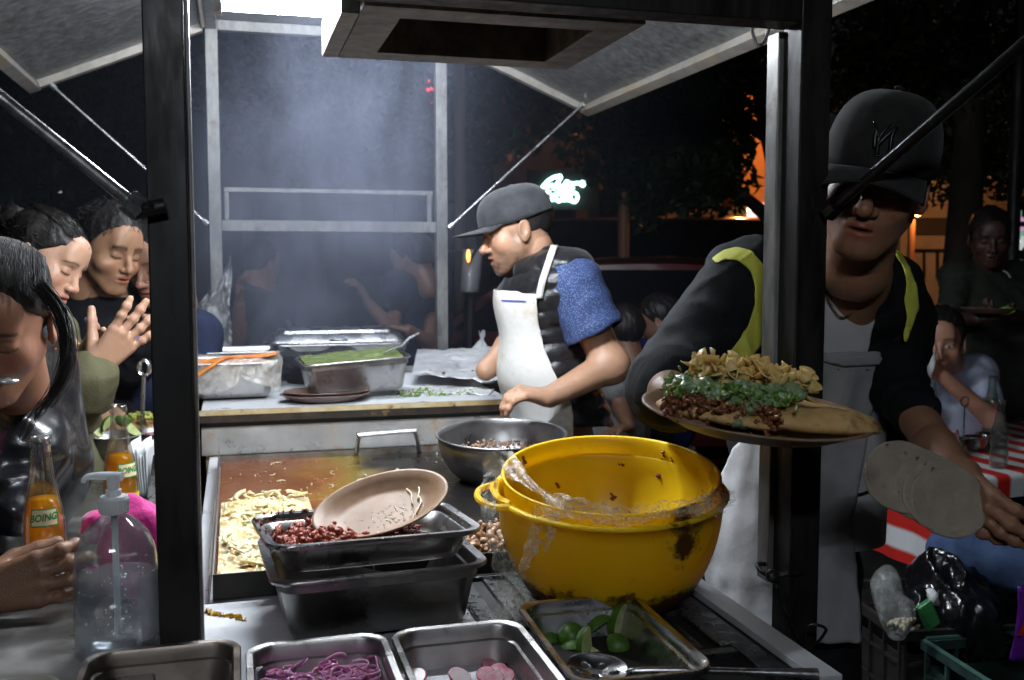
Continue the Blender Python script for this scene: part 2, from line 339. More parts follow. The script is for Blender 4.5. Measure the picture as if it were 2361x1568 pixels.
# griddle tray
tx0, tx1, ty0, ty1, tz = -.045, .70, 1.655, 2.74, .985
gr = thing('griddle_tray', (.3, 2.2, .949), 'greasy flat griddle tray with orange oil in the middle of the cart', 'griddle')
GRID = mat('griddle_oil', (.012, .011, .012), (.05, .048, .05), rough=.22, metal=.3, ns=12, rv=.12, bump=.0012, bs=25)
_m = GRID; n = _m.node_tree.nodes; l = _m.node_tree.links
tcn = n.new('ShaderNodeTexCoord'); sx_ = n.new('ShaderNodeSeparateXYZ'); l.new(tcn.outputs['Object'], sx_.inputs[0])
nn = n.new('ShaderNodeTexNoise'); nn.inputs['Scale'].default_value = 7; nn.inputs['Detail'].default_value = 6; l.new(tcn.outputs['Object'], nn.inputs['Vector'])
ad = n.new('ShaderNodeMath'); ad.operation = 'MULTIPLY_ADD'; l.new(nn.outputs['Fac'], ad.inputs[0]); ad.inputs[1].default_value = .38; l.new(sx_.outputs[0], ad.inputs[2])
cr = n.new('ShaderNodeValToRGB'); e = cr.color_ramp.elements; e[0].position = .02; e[0].color = (.20, .055, .012, 1); e[1].position = .24; e[1].color = (.018, .016, .016, 1)
k = e.new(.10); k.color = (.30, .12, .02, 1); k = e.new(.17); k.color = (.26, .18, .02, 1)
l.new(ad.outputs[0], cr.inputs[0]); l.new(cr.outputs[0], n['Principled BSDF'].inputs['Base Color'])
obj('griddle_plate', G().box((tx0, ty0, .950), (tx1, ty1, .962)), GRID, gr, smooth=False)
W_ = mat('tray_wall', (.20, .19, .18), (.40, .38, .35), rough=.38, metal=.8, ns=14, rv=.15, bump=.0006, c3=((.25, .10, .03), 10, .55, .7))
obj('tray_wall', G().box((tx0-.004, ty1, .950), (tx1, ty1+.004, .978)), W_, gr, smooth=False)
obj('tray_wall', G().box((tx0, ty0-.004, .950), (tx0+.26, ty0-.0001, .992)), DARK, gr, smooth=False)
obj('tray_wall', G().box((tx0+.262, ty0-.004, .950), (tx1, ty0-.0001, .992)), DARK, gr, smooth=False)
g = G(); Ls = [(ty0-.004, .992), (ty0+.4, .998), (ty1-.1, 1.0), (ty1, 1.03)]
g.loft([[(x_, y_, z_) for (y_, z_) in [(a_, .950) for a_, _ in Ls]+Ls[::-1]] for x_ in (tx0-.006, tx0-.0045)], True, True)
obj('tray_wall', g, W_, gr, smooth=False)
g = G(); a = ony(822, 1043, 2.735); b = ony(828, 1003, 2.73); c = ony(957, 993, 2.73); d = ony(967, 1040, 2.735)
g.tube(spline([a, b+(0, 0, -.006), b+(.008, 0, 0), c+(-.008, 0, 0), c+(0, 0, -.006), d], 5), .006, 10, sx=1.5); obj('tray_handle', g, STEELD, gr)
# LED tube
led = thing('led_tube_light', (.30, 1.885, 1.93), 'bright white LED tube lamp hanging under the top of the cart', 'lamp')
g = G().tube([(-.012, 1.885, 1.955), (.62, 1.885, 1.955)], .0125, 14)
obj('light_tube', g, mat('led_light', (1, 1, 1), emis=(.86, .93, 1.), es=190), led)
g = G().box((-.02, 1.872, 1.972), (.63, 1.898, 1.985)); g.box((-.026, 1.868, 1.938), (-.0125, 1.902, 1.985)); g.box((.6205, 1.868, 1.938), (.634, 1.902, 1.985))
obj('light_fitting', g, mat('fitting_white', (.6, .6, .62), rough=.4), led, smooth=False)
rail((.1, 1.885, 1.986), (.1, 1.885, 2.408), .01, .01, DARK, 'hanger'); rail((.5, 1.885, 1.986), (.5, 1.885, 2.408), .01, .01, DARK, 'hanger')
def lamp(name_loc, a, b, es, lab, wire=None):
    r_ = thing('led_tube_light', name_loc, lab, 'lamp'); a, b = np.array(a), np.array(b); d = nrm(b-a); o_ = np.array([0, 0, .017])
    obj('light_tube', G().tube([a, b], .0125, 10), mat('led_%d' % es, (1, 1, 1), emis=(.86, .93, 1.), es=es), r_)
    g = G().beam(a-d*.01+o_, b+d*.01+o_, .026, .008)
    if wire: g.beam((a+b)/2+o_*1.3, (a+b)/2+np.array(wire), .008, .008)
    obj('light_fitting', g, MATS['fitting_white'], r_, smooth=False)
lamp((.4, 3.05, 2.39), (.10, 3.05, 2.375), (.75, 3.05, 2.375), 135, 'second white LED tube lamp high under the roof over the raised counter')
lamp((-.3, -.85, 2.4), (-.65, -.85, 2.36), (.05, -.85, 2.36), 105, 'white LED tube lamp on a pole in front of the cart', (0, 0, .1))  # added fill lamp, out of view, brightens what faces the camera
obj('fill_lamp_pole', G().tube([(-.3, -.85, 0), (-.3, -.85, 2.47)], .02, 10), DARK, bpy.data.objects['led_tube_light.002'])  # pole added to carry the fill lamp
# two-tone edge of the raised counter
obj('edge_trim', G().box((XL-.0355, 2.8905, 1.066), (XR-.0445, 2.8928, 1.0802)), mat('yellowed_edge', (.55, .46, .28), (.40, .26, .10), rough=.45, ns=18, bump=.0006, c3=((.10, .05, .02), 12, .6, .68)), cart, smooth=False)
# ---------------------------------------------------------------- pans
def axes(yaw_=0, tx=0, ty=0):
    R = Matrix.Rotation(math.radians(yaw_), 3, 'Z') @ Matrix.Rotation(math.radians(tx), 3, 'X') @ Matrix.Rotation(math.radians(ty), 3, 'Y')
    R = np.array(R); return R[:, 0], R[:, 1], R[:, 2]
def pan(name, lab, c, W_, L_, D, m=STEEL, yaw_=0, tx=0, ty=0, fl=.011, tp=.014, r=.028, parent=None, group=None, cat='food pan'):
    x, y, z = axes(yaw_, tx, ty); c = np.asarray(c, float)
    def rg(w_, l_, rr, zz): p = rrect(w_, l_, rr, 7); return c+p[:, :1]*x+p[:, 1:]*y+zz*z
    R = [rg(W_-2*tp-.03, L_-2*tp-.03, r*.6, -D), rg(W_-2*tp-.006, L_-2*tp-.006, r*.9, -D+.004), rg(W_-2*tp+.003, L_-2*tp+.003, r, -D+.014),
         rg(W_-.004, L_-.004, r, -D*.22), rg(W_+.003, L_+.003, r, -D*.2), rg(W_+.003, L_+.003, r, -.005), rg(W_+2*fl-.002, L_+2*fl-.002, r+fl*.7, -.005), rg(W_+2*fl, L_+2*fl, r+fl*.7, -.001), rg(W_+2*fl-.003, L_+2*fl-.003, r+fl*.7, .0015),
         rg(W_+.004, L_+.004, r, .0005), rg(W_, L_, r, -.003), rg(W_-.001, L_-.001, r, -D*.2), rg(W_-.008, L_-.008, r, -D*.22), rg(W_-2*tp, L_-2*tp, r, -D+.016), rg(W_-2*tp-.01, L_-2*tp-.01, r*.9, -D+.005), rg(W_-2*tp-.034, L_-2*tp-.034, r*.6, -D+.0015)]
    g = G().loft(R, True, True)
    if parent is not None: return obj(name, g, m, parent, auto=50)
    return obj(name, g, m, None, auto=50, label=lab, cat=cat, group=group)
GP = 'steel food pans in the front row'
pan('food_pan', 'steel pan holding sliced purple onion, in the front row', (.0935, 1.150, 1.0), .160, .30, .10, STEELD, group=GP)
pan('food_pan', 'steel pan holding radish slices, in the front row', (.2800, 1.150, 1.0), .160, .30, .10, STEELD, group=GP)
pan('food_pan', 'steel pan holding cut limes, right end of the front row', (.4695, 1.215, 1.003), .165, .27, .08, STEEL, -1.5, group=GP)
pan('food_pan', 'dark empty steel pan, left end of the front row', (-.0985, 1.195, 1.0), .170, .27, .09, mat('stained_pan', (.10, .075, .06), (.28, .24, .21), rough=.4, metal=.9, ns=12, rv=.1), group=GP)
obj('pan_rack', G().box((XL-.15, 1.02, .86), (XR-.12, 1.06, .895)).box((XL-.15, 1.345, .86), (-.1, 1.375, .895)), DARK, cart, smooth=False)
pan('deep_pan', 'deep scratched steel pan under the tilted pan of red meat', (.192, 1.535, 1.049), .290, .255, .098, mat('scratched_steel', (.16, .155, .155), (.34, .33, .32), rough=.30, metal=1, ns=7, rv=.1, bump=.0005, bs=120), 3, tx=-1, fl=.016)
UP = ((.182, 1.490, 1.104), 6, -1.5, 1.)
pan('meat_pan', 'shallow steel pan with red chorizo meat, topmost of the stack', UP[0], .288, .190, .048, mat('pan_top', (.30, .29, .29), (.46, .45, .44), rough=.26, metal=1, ns=9, rv=.1, c3=((.25, .06, .02), 22, .64, .72)), UP[1], UP[2], UP[3], fl=.015)
# chorizo
x, y, z = axes(*UP[1:]); g = G(); c0 = np.array(UP[0])
for i in range(620):
    a_, b_ = rng.uniform(-.125, .10), rng.uniform(-.078, .078); h_ = -.038+rng.rand()*.016+.014*math.exp(-((a_+.06)/.06)**2); s = rng.uniform(.003, .0075)
    g.chunk(c0+x*a_+y*b_+z*h_, (s*1.1, s*rng.uniform(.5, 1), s*.75), i, rough=.55, f=1.6)
obj('chorizo_meat', g, mat('chorizo', (.13, .016, .008), (.32, .055, .02), rough=.32, ns=90, bump=.002, sss=.1), None, label='crumbled red chorizo meat in the topmost stacked pan', cat='meat', kind='stuff', auto=0)
g = G()
for i in range(26):
    t = rng.rand(); p = c0+x*(-.15+.22*t)+y*(.100+rng.normal()*.004)+z*.003; p = p-y*.0; s = rng.uniform(.0012, .0035); g.chunk(p, (s*1.4, s, s*.6), i)
for i in range(9): g.chunk(c0+x*(-.152+rng.normal()*.004)+y*rng.uniform(-.06, .1)+z*.003, (.003, .002, .0015), i)
obj('meat_crumbs', g, MATS['chorizo'], None, label='red crumbs of meat stuck along the rim of the topmost pan', cat='crumbs', kind='stuff', auto=0)
# ---------------------------------------------------------------- oval plates
PL = mat('melamine', (.20, .115, .065), (.30, .19, .125), rough=.42, ns=18, spec=.3, bump=.0003)
def oval_plate(c, zax, xax, a_, b_, name='oval_plate', m=PL, h_=.02, **kw):
    prof = [(0, -.0008), (.55, -.0008), (.70, .001), (.84, h_*.55), (.97, h_), (1, h_+.0012), (.995, h_+.0035), (.955, h_+.0028), (.82, h_*.55+.004), (.69, .0045), (.55, .0028), (.3, .0025), (0, .0025)]
    z = nrm(zax); x = nrm(np.asarray(xax)-z*np.dot(xax, z)); y = np.cross(z, x); t = np.arange(64)*2*math.pi/64; c = np.asarray(c, float)
    rings = []
    for r_, q in prof:
        r2 = max(r_, .001)
        rings.append(c+z*q+np.outer(np.cos(t)*(a_*r2), x)+np.outer(np.sin(t)*(b_*r2), y))
    return obj(name, G().loft(rings, True, True), m, None, auto=0, **kw), (c, x, y, z)
pc = at(884, 1184, 1.555); xa = nrm(at(1028, 1146, 1.565)-at(738, 1232, 1.53)); nn_ = nrm(np.cross(xa, nrm(at(902, 1118, 1.61)-at(868, 1244, 1.50))))
_, PF = oval_plate(pc, nn_, xa, .108, .074, label='dirty brown oval plate lying tilted in the pan of red meat', cat='plate')
c, x, y, z = PF
g = G()
for i in range(120):
    a_, b_ = rng.normal(.02, .03), rng.normal(-.02, .018)
    if (a_/.08)**2+(b_/.055)**2 < 1: s = rng.uniform(.0006, .0018); g.chunk(c+x*a_+y*b_+z*.0028, (s*1.1, s*1.1, s*.5), i)
obj('plate_residue', g, mat('residue', (.75, .66, .50), rough=.3), bpy.data.objects['oval_plate'] and None, label='pale greasy specks on the dirty tilted plate', cat='food scraps', kind='stuff', auto=0)
g = G()
for sgn in ((.045, .035, .050, -.008), (.062, .040, .060, .0), (.060, .008, .052, -.03)):
    p = [c+x*(sgn[0]+(sgn[2]-sgn[0])*t+.003*math.sin(5*t))+y*(sgn[1]+(sgn[3]-sgn[1])*t)+z*.0055 for t in np.linspace(0, 1, 7)]
    g.tube(p, .0028, 6, sx=.5)
obj('onion_scraps', g, mat('onion_cooked', (.50, .42, .26), (.62, .53, .36), rough=.25, ns=50, sss=.2, coat=.2), None, label='limp strips of cooked onion left on the tilted plate', cat='food scraps', kind='stuff', auto=0)
# ---------------------------------------------------------------- cooked onions on the griddle
ONI = mat('cooked_onion', (.72, .64, .42), (.64, .50, .25), rough=.28, ns=14, sss=.4, coat=.3, bump=.001)
g = G(); rg = np.random.RandomState(3)
for i in range(230):
    x0 = rg.uniform(tx0+.034, tx0+.175); y0 = rg.uniform(ty0+.038, ty0+.60); 
    if y0 > ty0+.45 and rg.rand() < (y0-ty0-.45)*4: continue
    if x0 > tx0+.12 and rg.rand() < .3: continue
    hh = .972+.018*rg.rand()*(1-((x0-tx0-.09)/.11)**2)+.004; r_ = rg.uniform(.012, .030); a0 = rg.rand()*6.28; da = rg.uniform(1.2, 2.8); wd = rg.uniform(.006, .012); tl = rg.normal(0, .16, 2)
    P = np.array([[(x0+(r_+q*wd*.8)*math.cos(a0+da*t), y0+(r_+q*wd*.8)*math.sin(a0+da*t), hh+q*wd*.45-.006*abs(q)+r_*(tl[0]*math.cos(a0+da*t)+tl[1]*math.sin(a0+da*t))+.002*math.sin(7*t+i)) for q in (-.5, 0, .5)] for t in np.linspace(0, 1, 9)])
    g.grid(P, thick=.0016)
XX, YY = np.meshgrid(np.linspace(tx0+.006, tx0+.195, 130), np.linspace(ty0+.006, ty0+.62, 330), indexing='ij'); Q = np.stack([XX, YY, XX*0], -1)
rd = np.maximum(1-2.2*np.abs(np.sin(3.1*nz(Q*(1, .8, 1), 9, 41, 2))), 0)**.7*.008+np.maximum(1-2.4*np.abs(np.sin(2.7*nz(Q+3, 13, 47, 2))), 0)**.8*.006+.003*nz(Q, 30, 5)
env = np.clip(1-((XX-tx0-.085)/.112)**2, 0, 1)*np.clip((ty0+.60-YY)/.10, 0, 1)*np.clip((YY-ty0)/.03, .4, 1)
P = np.stack([XX, YY, .9632+env**.6*(.020+rd+.006*nz(Q, 4, 9))], -1); g.grid(P)
obj('cooked_onions', g, ONI, None, label='pale heap of cooked onion strips at the left side of the griddle', cat='onions', kind='stuff', auto=0)
g = G()
for i in range(60):
    x0 = rg.uniform(tx0+.02, tx0+.6); y0 = rg.uniform(ty0+.45, ty1-.03); r_ = rg.uniform(.003, .02) if i < 14 else .002; a0 = rg.rand()*6.28
    if i < 14: g.tube([(x0+r_*math.cos(a0+t), y0+1.6*r_*math.sin(a0+t), .9645) for t in np.linspace(0, 2.4, 8)], .0018, 5)
    else: g.chunk((x0, y0, .9635), (.004*rg.rand()+.001, .003, .0012), i)
obj('onion_scraps', g, MATS['onion_cooked'], None, label='scattered onion bits frying in oil at the back of the griddle', cat='food scraps', kind='stuff', auto=0)
g = G()
for i in range(240):
    a_ = rg.uniform(.33, .50); b_ = rg.uniform(1.70, 1.86); s = rg.uniform(.005, .011); g.chunk((a_, b_, .968+rg.rand()*.03), (s, s*.8, s*.7), i, rough=.35)
obj('shredded_meat', g, mat('brown_meat', (.22, .11, .055), (.45, .28, .17), rough=.4, ns=70, bump=.001), None, label='chopped pale brown meat beside the stacked pans', cat='meat', kind='stuff', auto=0)
# ---------------------------------------------------------------- grill top on the right
g = G(); gx0, gx1, gy0, gy1 = .345, .70, 1.385, 1.648
g.box((gx0, gy0, .9485), (gx0+.03, gy1, .958)); g.box((gx1-.035, gy0-.35, .9485), (gx1, gy1, .958)); g.box((gx0+.0305, gy1-.02, .9485), (gx1-.0355, gy1, .958))
g.box((gx0+.0305, gy0, .9485), (gx1-.0355, gy0+.02, .958)); g.box((.575, gy0-.17, .9485), (gx1-.0355, gy0-.15, .958))
for i in range(7):
    x0 = gx0+.052+i*.042; y0 = gy0+.0205 if x0 < .57 else gy0-.145
    g.box((x0, y0, .9487), (x0+.018, gy1-.0205, .9578))
obj('burner_grate', g, BLACKI, cart, smooth=False, bevel=.0015)
obj('burner_well', G().box((.345, 1.03, .949), (.735, 1.652, .9505)), mat('soot', (.004, .004, .004), (.012, .011, .01), rough=.8, ns=40), cart, smooth=False)
obj('side_lip', G().box((.715, 1.10, .9506), (.752, 2.0, .962)), WHITEP, cart, smooth=False, bevel=.001)
# ---------------------------------------------------------------- bowls
YEL = mat('yellow_plastic', (.95, .70, .018), (.92, .63, .012), rough=.38, ns=5, rv=.1, transl=.42, coat=.1, bump=.0004, bs=40, c3=((.42, .17, .006), 9, .58, .76))
def bowl(name, c, ax, R_, D, rb, m, rim, n=72, th=.0028, lab='', cat='bowl', handles=None):
    pr_ = []
    for t in np.linspace(0, 1, 12): pr_.append((rb+(R_-rb)*(math.sin(t*math.pi/2)**.75), -D*(1-t**1.35)))
    outer = [(0.001, -D)]+pr_; inner = [(r-th, h+th*.6) for r, h in pr_][::-1]+[(.001, -D+th)]
    g = G().lathe(outer+rim(R_)+inner, c, ax, n, cap0=True, cap1=True)
    r = thing(name, c, lab, cat); obj('bowl_shell', g, m, r, auto=0)
    return r
yc = at(1405, 1130, 1.60); yax = nrm(np.array([-.03, -.10, 1.]))
yb = bowl('plastic_bowl', yc, yax, .180, .182, .092, YEL, lambda R: [(R+.006, .000), (R+.009, .003), (R+.006, .0065), (R, .007)], lab='big yellow plastic bowl with loop handles, outer one of two nested bowls')
xh, yh, zh = frame(yax, (0, 1, 0)); 
def hpt(an, r, h): return yc+yax*h+(math.cos(an)*rt+math.sin(an)*np.cross(yax, rt))*r
for an in (math.radians(192), math.radians(38)):
    g = G(); P = []
    for t in np.linspace(-1, 1, 15): P.append(hpt(an+t*.30, .184+.030*(1-t*t)**.6, .003))
    g.tube(P, .0055, 8, sx=1.); obj('handle', g, YEL, yb)
    P = np.array([[hpt(an+t*.29, r_+.006*(1-t*t), .012-.004*k) for k, r_ in enumerate((.180, .186))] for t in np.linspace(-1, 1, 15)]); obj('handle_web', G().grid(P, thick=.002), YEL, yb)
y2 = yc+np.array([.004, .006, .026]); ax2 = nrm(np.array([-.05, -.15, 1.]))
yb2 = bowl('plastic_bowl', y2, ax2, .173, .172, .087, YEL, lambda R: [(R+.003, .002), (R+.002, .004), (R-.0005, .004)], lab='yellow plastic bowl with meat splashes inside, inner one of two nested bowls')
# splashes: meat bits stuck to the inside of the inner bowl, sauce marks on the outside of the outer one
SPL = mat('dried_sauce', (.16, .03, .01), (.30, .08, .02), rough=.5, ns=60, bump=.001)
g = G(); A2 = (rt, np.cross(ax2, rt))
def onbowl(cc, aa, an, t, R_, D, rb, off): 
    r = rb+(R_-rb)*(math.sin(t*math.pi/2)**.75); h = -D*(1-t**1.35); x_, y_ = rt, np.cross(aa, rt)
    return cc+aa*h+(math.cos(an)*x_+math.sin(an)*y_)*(r+off)
for k_ in range(16):
    an = rg.uniform(.1, 2.9); t = rg.uniform(.25, .95)
    for i in range(rg.randint(2, 8)):
        s = rg.uniform(.0015, .0048); g.chunk(onbowl(y2, ax2, an+rg.normal()*.018, t+rg.normal()*.025, .173, .172, .087, -.0035), (s*.8, s*.6, s*1.2), i)
obj('meat_splashes', g, SPL, yb2, auto=0, kind='stuff')
_m = YEL; n = _m.node_tree.nodes; l = _m.node_tree.links   # baked-on sauce stains: low on the bowl and in one patch
tcn = n.new('ShaderNodeTexCoord'); sp_ = n.new('ShaderNodeSeparateXYZ'); l.new(tcn.outputs['Object'], sp_.inputs[0])
def mth(op, a, b=None, c=None):
    q = n.new('ShaderNodeMath'); q.operation = op
    for i, v in enumerate((a, b, c)):
        if v is None: continue
        if isinstance(v, (int, float)): q.inputs[i].default_value = v
        else: l.new(v, q.inputs[i])
    return q.outputs[0]
n1 = n.new('ShaderNodeTexNoise'); n1.inputs['Scale'].default_value = 22; n1.inputs['Detail'].default_value = 8; n1.inputs['Roughness'].default_value = .72; l.new(tcn.outputs['Object'], n1.inputs['Vector'])
low = mth('MULTIPLY', mth('SUBTRACT', -.115, sp_.outputs[2]), 9.)
dst = n.new('ShaderNodeVectorMath'); dst.operation = 'DISTANCE'; l.new(tcn.outputs['Object'], dst.inputs[0]); dst.inputs[1].default_value = (.055, -.175, -.045)
pat = mth('MULTIPLY', mth('SUBTRACT', .058, dst.outputs['Value']), 4.5)
msk = mth('ADD', n1.outputs['Fac'], mth('MAXIMUM', mth('MAXIMUM', low, pat), -.10))
rr = n.new('ShaderNodeMapRange'); rr.inputs['From Min'].default_value = .60; rr.inputs['From Max'].default_value = .72; l.new(msk, rr.inputs['Value'])
for nd in [n['Principled BSDF'], [q for q in n if q.bl_idname == 'ShaderNodeBsdfTranslucent'][0]]:
    src = nd.inputs[0].links[0].from_socket; mx = n.new('ShaderNodeMix'); mx.data_type = 'RGBA'; l.new(rr.outputs[0], mx.inputs[0]); l.new(src, mx.inputs[6]); mx.inputs[7].default_value = (.15, .065, .014, 1); l.new(mx.outputs[2], nd.inputs[0])
sbax = nrm(np.array([-.02, -.06, 1.])); sbc = at(1157, 1001, 2.46)
bowl('steel_bowl', sbc, sbax, .158, .115, .075, mat('bowl_steel', (.20, .20, .21), (.44, .43, .43), rough=.36, metal=.95, ns=7, rv=.14, bump=.0006, bs=50), lambda R: [(R+.004, .0), (R+.0065, .002), (R+.004, .0045), (R, .004)], lab='large dented grey steel bowl standing behind the yellow bowls')
g = G()
for i in range(260):
    a_, r_ = rg.rand()*6.28, math.sqrt(rg.rand())*.118; s = rg.uniform(.002, .005); g.chunk(sbc-sbax*(.047-.012*rg.rand())+np.array([r_*math.cos(a_), r_*math.sin(a_), 0]), (s, s, s*.7), i)
obj('chopped_meat', g, MATS['brown_meat'], None, label='finely chopped brown meat inside the grey steel bowl', cat='meat', kind='stuff', auto=0)
# plastic wrap over the bowls
WRAP = film('cling_wrap', (.80, .76, .66), a=.26, rough=.3, bump=.002, bs=150, ns=75)
def ribbon(path, wd, amp, seed, n=60, m_=9, nrmv=None):
    S = spline(path, max(2, n//(len(path)-1))); k = len(S); P = np.zeros((k, m_, 3)); r = np.random.RandomState(seed)
    wds = np.interp(np.linspace(0, 1, k), np.linspace(0, 1, len(wd)), wd)
    for i in range(k):
        d = nrm(S[min(i+1, k-1)]-S[max(i-1, 0)]); v = nrm(S[i]-CAM); s_ = nrm(np.cross(d, v)); n_ = np.cross(s_, d)
        for j in range(m_):
            q = j/(m_-1)-.5; P[i, j] = S[i]+s_*q*wds[i]*(1+.15*math.sin(i*.7+seed))+n_*amp*(math.sin(q*14+i*.35)+.6*math.sin(q*31-i*.6+seed))*.5
    return P
wr = thing('plastic_wrap', yc, 'torn clear plastic wrap stretched across the rims of the yellow bowls', 'plastic wrap')
g = G()
def rimp(an, dr_=0, h=0): return y2+ax2*h+(math.cos(an)*rt+math.sin(an)*np.cross(ax2, rt))*(.176+dr_)
A = rimp(2.97, .004, .004); B = rimp(4.22, -.003, .006)
g.grid(ribbon([A+(0, 0, -.02), A, A+(B-A)*.22+(0, 0, .006), A+(B-A)*.5, A+(B-A)*.75, B], [.05, .05, .036, .012, .010, .045], .006, 1))
g.grid(ribbon([rimp(a_, .0, .005+.004*math.sin(a_*9)) for a_ in np.linspace(4.02, 5.75, 12)], [.03, .030, .028, .024, .022, .012], .006, 2, 90))
g.grid(ribbon([rimp(5.3, .008, -.004), rimp(5.6, .010, -.004), rimp(5.9, .01, -.01), rimp(6.15, .01, -.02)], [.02, .035, .03, .01], .004, 9))
obj('wrap_band', g, WRAP, wr, auto=0)
g = G()
q0 = rimp(4.12, .012, 0)
g.grid(ribbon([q0+(0, 0, .004), at(1240, 1232, 1.47), at(1213, 1292, 1.47), at(1198, 1342, 1.48), at(1196, 1392, 1.5)], [.045, .028, .014, .012, .02], .006, 4))
g.grid(ribbon([at(1278, 1187, 1.45), at(1270, 1232, 1.45), at(1256, 1272, 1.455)], [.02, .014, .004], .004, 5))
g.grid(ribbon([at(1136, 1097, 1.54), at(1126, 1132, 1.53), at(1133, 1202, 1.50), at(1156, 1282, 1.50), at(1173, 1352, 1.52), at(1193, 1422, 1.5)], [.02, .028, .022, .03, .04, .075], .010, 6))
obj('wrap_tail', g, WRAP, wr, auto=0)
# ---------------------------------------------------------------- contents of the front pans
g = G()
for i in range(620):
    x0, y0 = rg.uniform(.025, .16), rg.uniform(1.0, 1.275); r_ = rg.uniform(.008, .020); a0 = rg.rand()*6.28; da = rg.uniform(1.5, 3.6); hh = .962+.020*rg.rand(); tl = rg.normal(0, .4, 2)
    P = [(min(.166, max(.02, x0+r_*math.cos(a0+da*t))), min(1.285, y0+r_*math.sin(a0+da*t)), hh+.5*r_*(tl[0]*math.cos(a0+da*t)+tl[1]*math.sin(a0+da*t))) for t in np.linspace(0, 1, 8)]
    g.tube(P, .0022, 5, sx=.6)
obj('sliced_purple_onion', g, mat('purple_onion', (.42, .10, .28), (.62, .42, .56), rough=.25, ns=45, sss=.2, thresh=(.4, .75)), None, label='tangle of sliced purple onion in a front pan', cat='onions', kind='stuff', auto=0)
RAD = mat('radish_flesh', (.60, .48, .50), (.70, .62, .63), rough=.3, ns=40, sss=.2); RSK = mat('radish_skin', (.45, .02, .06), rough=.3)
def disc(g, c, ax, r, h, m0, m1, n=22):
    g.lathe([(.001, h/2), (r*.93, h/2)], c, ax, n, mi=m0, cap0=True); g.lathe([(r*.93, h/2), (r, h*.3), (r, -h*.3), (r*.93, -h/2)], c, ax, n, mi=m1); g.lathe([(r*.93, -h/2), (.001, -h/2)], c, ax, n, mi=m0, cap1=True)
rads = [((980, 1545), .019, (-.1, -.5, .8), 'pale radish slice standing in the middle of the radish pan'), ((1032, 1530), .017, (.2, -.6, .8), 'pale radish slice behind and right of the biggest one in the radish pan'), ((955, 1562), .017, (-.3, -.3, 1), 'radish slice at the left bottom of the radish pan'), ((1060, 1560), .016, (.3, -.4, .9), 'radish slice low in the middle of the radish pan')]
for (u, v), r_, ax_, lb in rads:
    g = G(); disc(g, onz(u, v, .944+.004*rads.index(((u, v), r_, ax_, lb))), nrm(ax_), r_, .003, 0, 1); obj('radish_slice', g, [RAD, RSK], None, label=lb, cat='radish slice', group='radish slices in the front pan')
g = G()
for k_, (u, v) in enumerate(((1130, 1535), (1150, 1548), (1120, 1555), (1165, 1560), (1140, 1565))): disc(g, onz(u, v, .948+.003*k_), nrm((rg.normal()*.5, -.5, 1)), .013, .004, 0, 1, 14)
obj('radish_pieces', g, [mat('radish_mix', (.55, .12, .2), (.65, .5, .52), rough=.25, ns=60), RSK], None, label='cluster of red and white radish pieces at the right of the radish pan', cat='radishes', kind='stuff')
obj('leftover_slices', G().grid(np.array([[(x_, y_, .930+.004*nz(np.array([x_, y_, 0]), 14, 3)) for x_ in np.linspace(.225, .335, 26)] for y_ in np.linspace(1.03, 1.27, 40)])), mat('radish_brine', (.16, .04, .06), (.30, .16, .17), rough=.2, ns=40), None, label='wet layer of radish bits covering the bottom of the radish pan', cat='radishes', kind='stuff', auto=0)
LSK = mat('lime_skin', (.035, .10, .010), (.10, .20, .025), rough=.42, ns=16, bump=.0005, bs=260); LFL = mat('lime_flesh', (.40, .48, .16), (.58, .62, .30), rough=.25, ns=70, sss=.2, bump=.001)
def lime(c, R_, kind, ax, lb, spin=0):
    x_, y_, z_ = frame(ax, (.1, 1, .2)); c = np.asarray(c, float); g = G()
    if kind == 'half':
        t = np.linspace(.02, math.pi/2, 9); g.lathe([(R_*math.sin(a_), -R_*1.08*math.cos(a_)) for a_ in t]+[(R_*.97, .0004)], c, ax, 26, mi=0, cap0=True)
        g.lathe([(R_*.97, .0004), (R_*.9, .0008), (R_*.88, -.0005), (.001, .0005)], c, ax, 26, mi=1, cap1=True)
    elif kind == 'whole': g.ell(c, x_*R_, y_*R_, z_*R_*1.12, 28, 18)
    else:
        n = 12; m_ = 8; an = math.radians(80); P = np.array([[c+z_*(-R_*1.2*math.cos(s))+(x_*math.cos((q/(m_-1)-.5)*an)+y_*math.sin((q/(m_-1)-.5)*an))*R_*math.sin(s) for q in range(m_)] for s in np.linspace(.05, math.pi-.05, n)])
        g.grid(P, mi=0); A_ = c+z_*np.linspace(-R_*1.15, R_*1.15, n)[:, None]*np.ones((n, 3))
        A_ = np.array([c+z_*(-R_*1.15*math.cos(s)) for s in np.linspace(.05, math.pi-.05, n)])
        g.grid(np.stack([P[:, 0], (P[:, 0]+A_)/2, A_], 1), mi=1); g.grid(np.stack([A_, (P[:, -1]+A_)/2, P[:, -1]], 1), mi=1)
    return obj('lime', g, [LSK, LFL], None, label=lb, cat='lime', group='cut limes in the front pan', auto=0)
toC = -nrm(ray(1340, 1460))
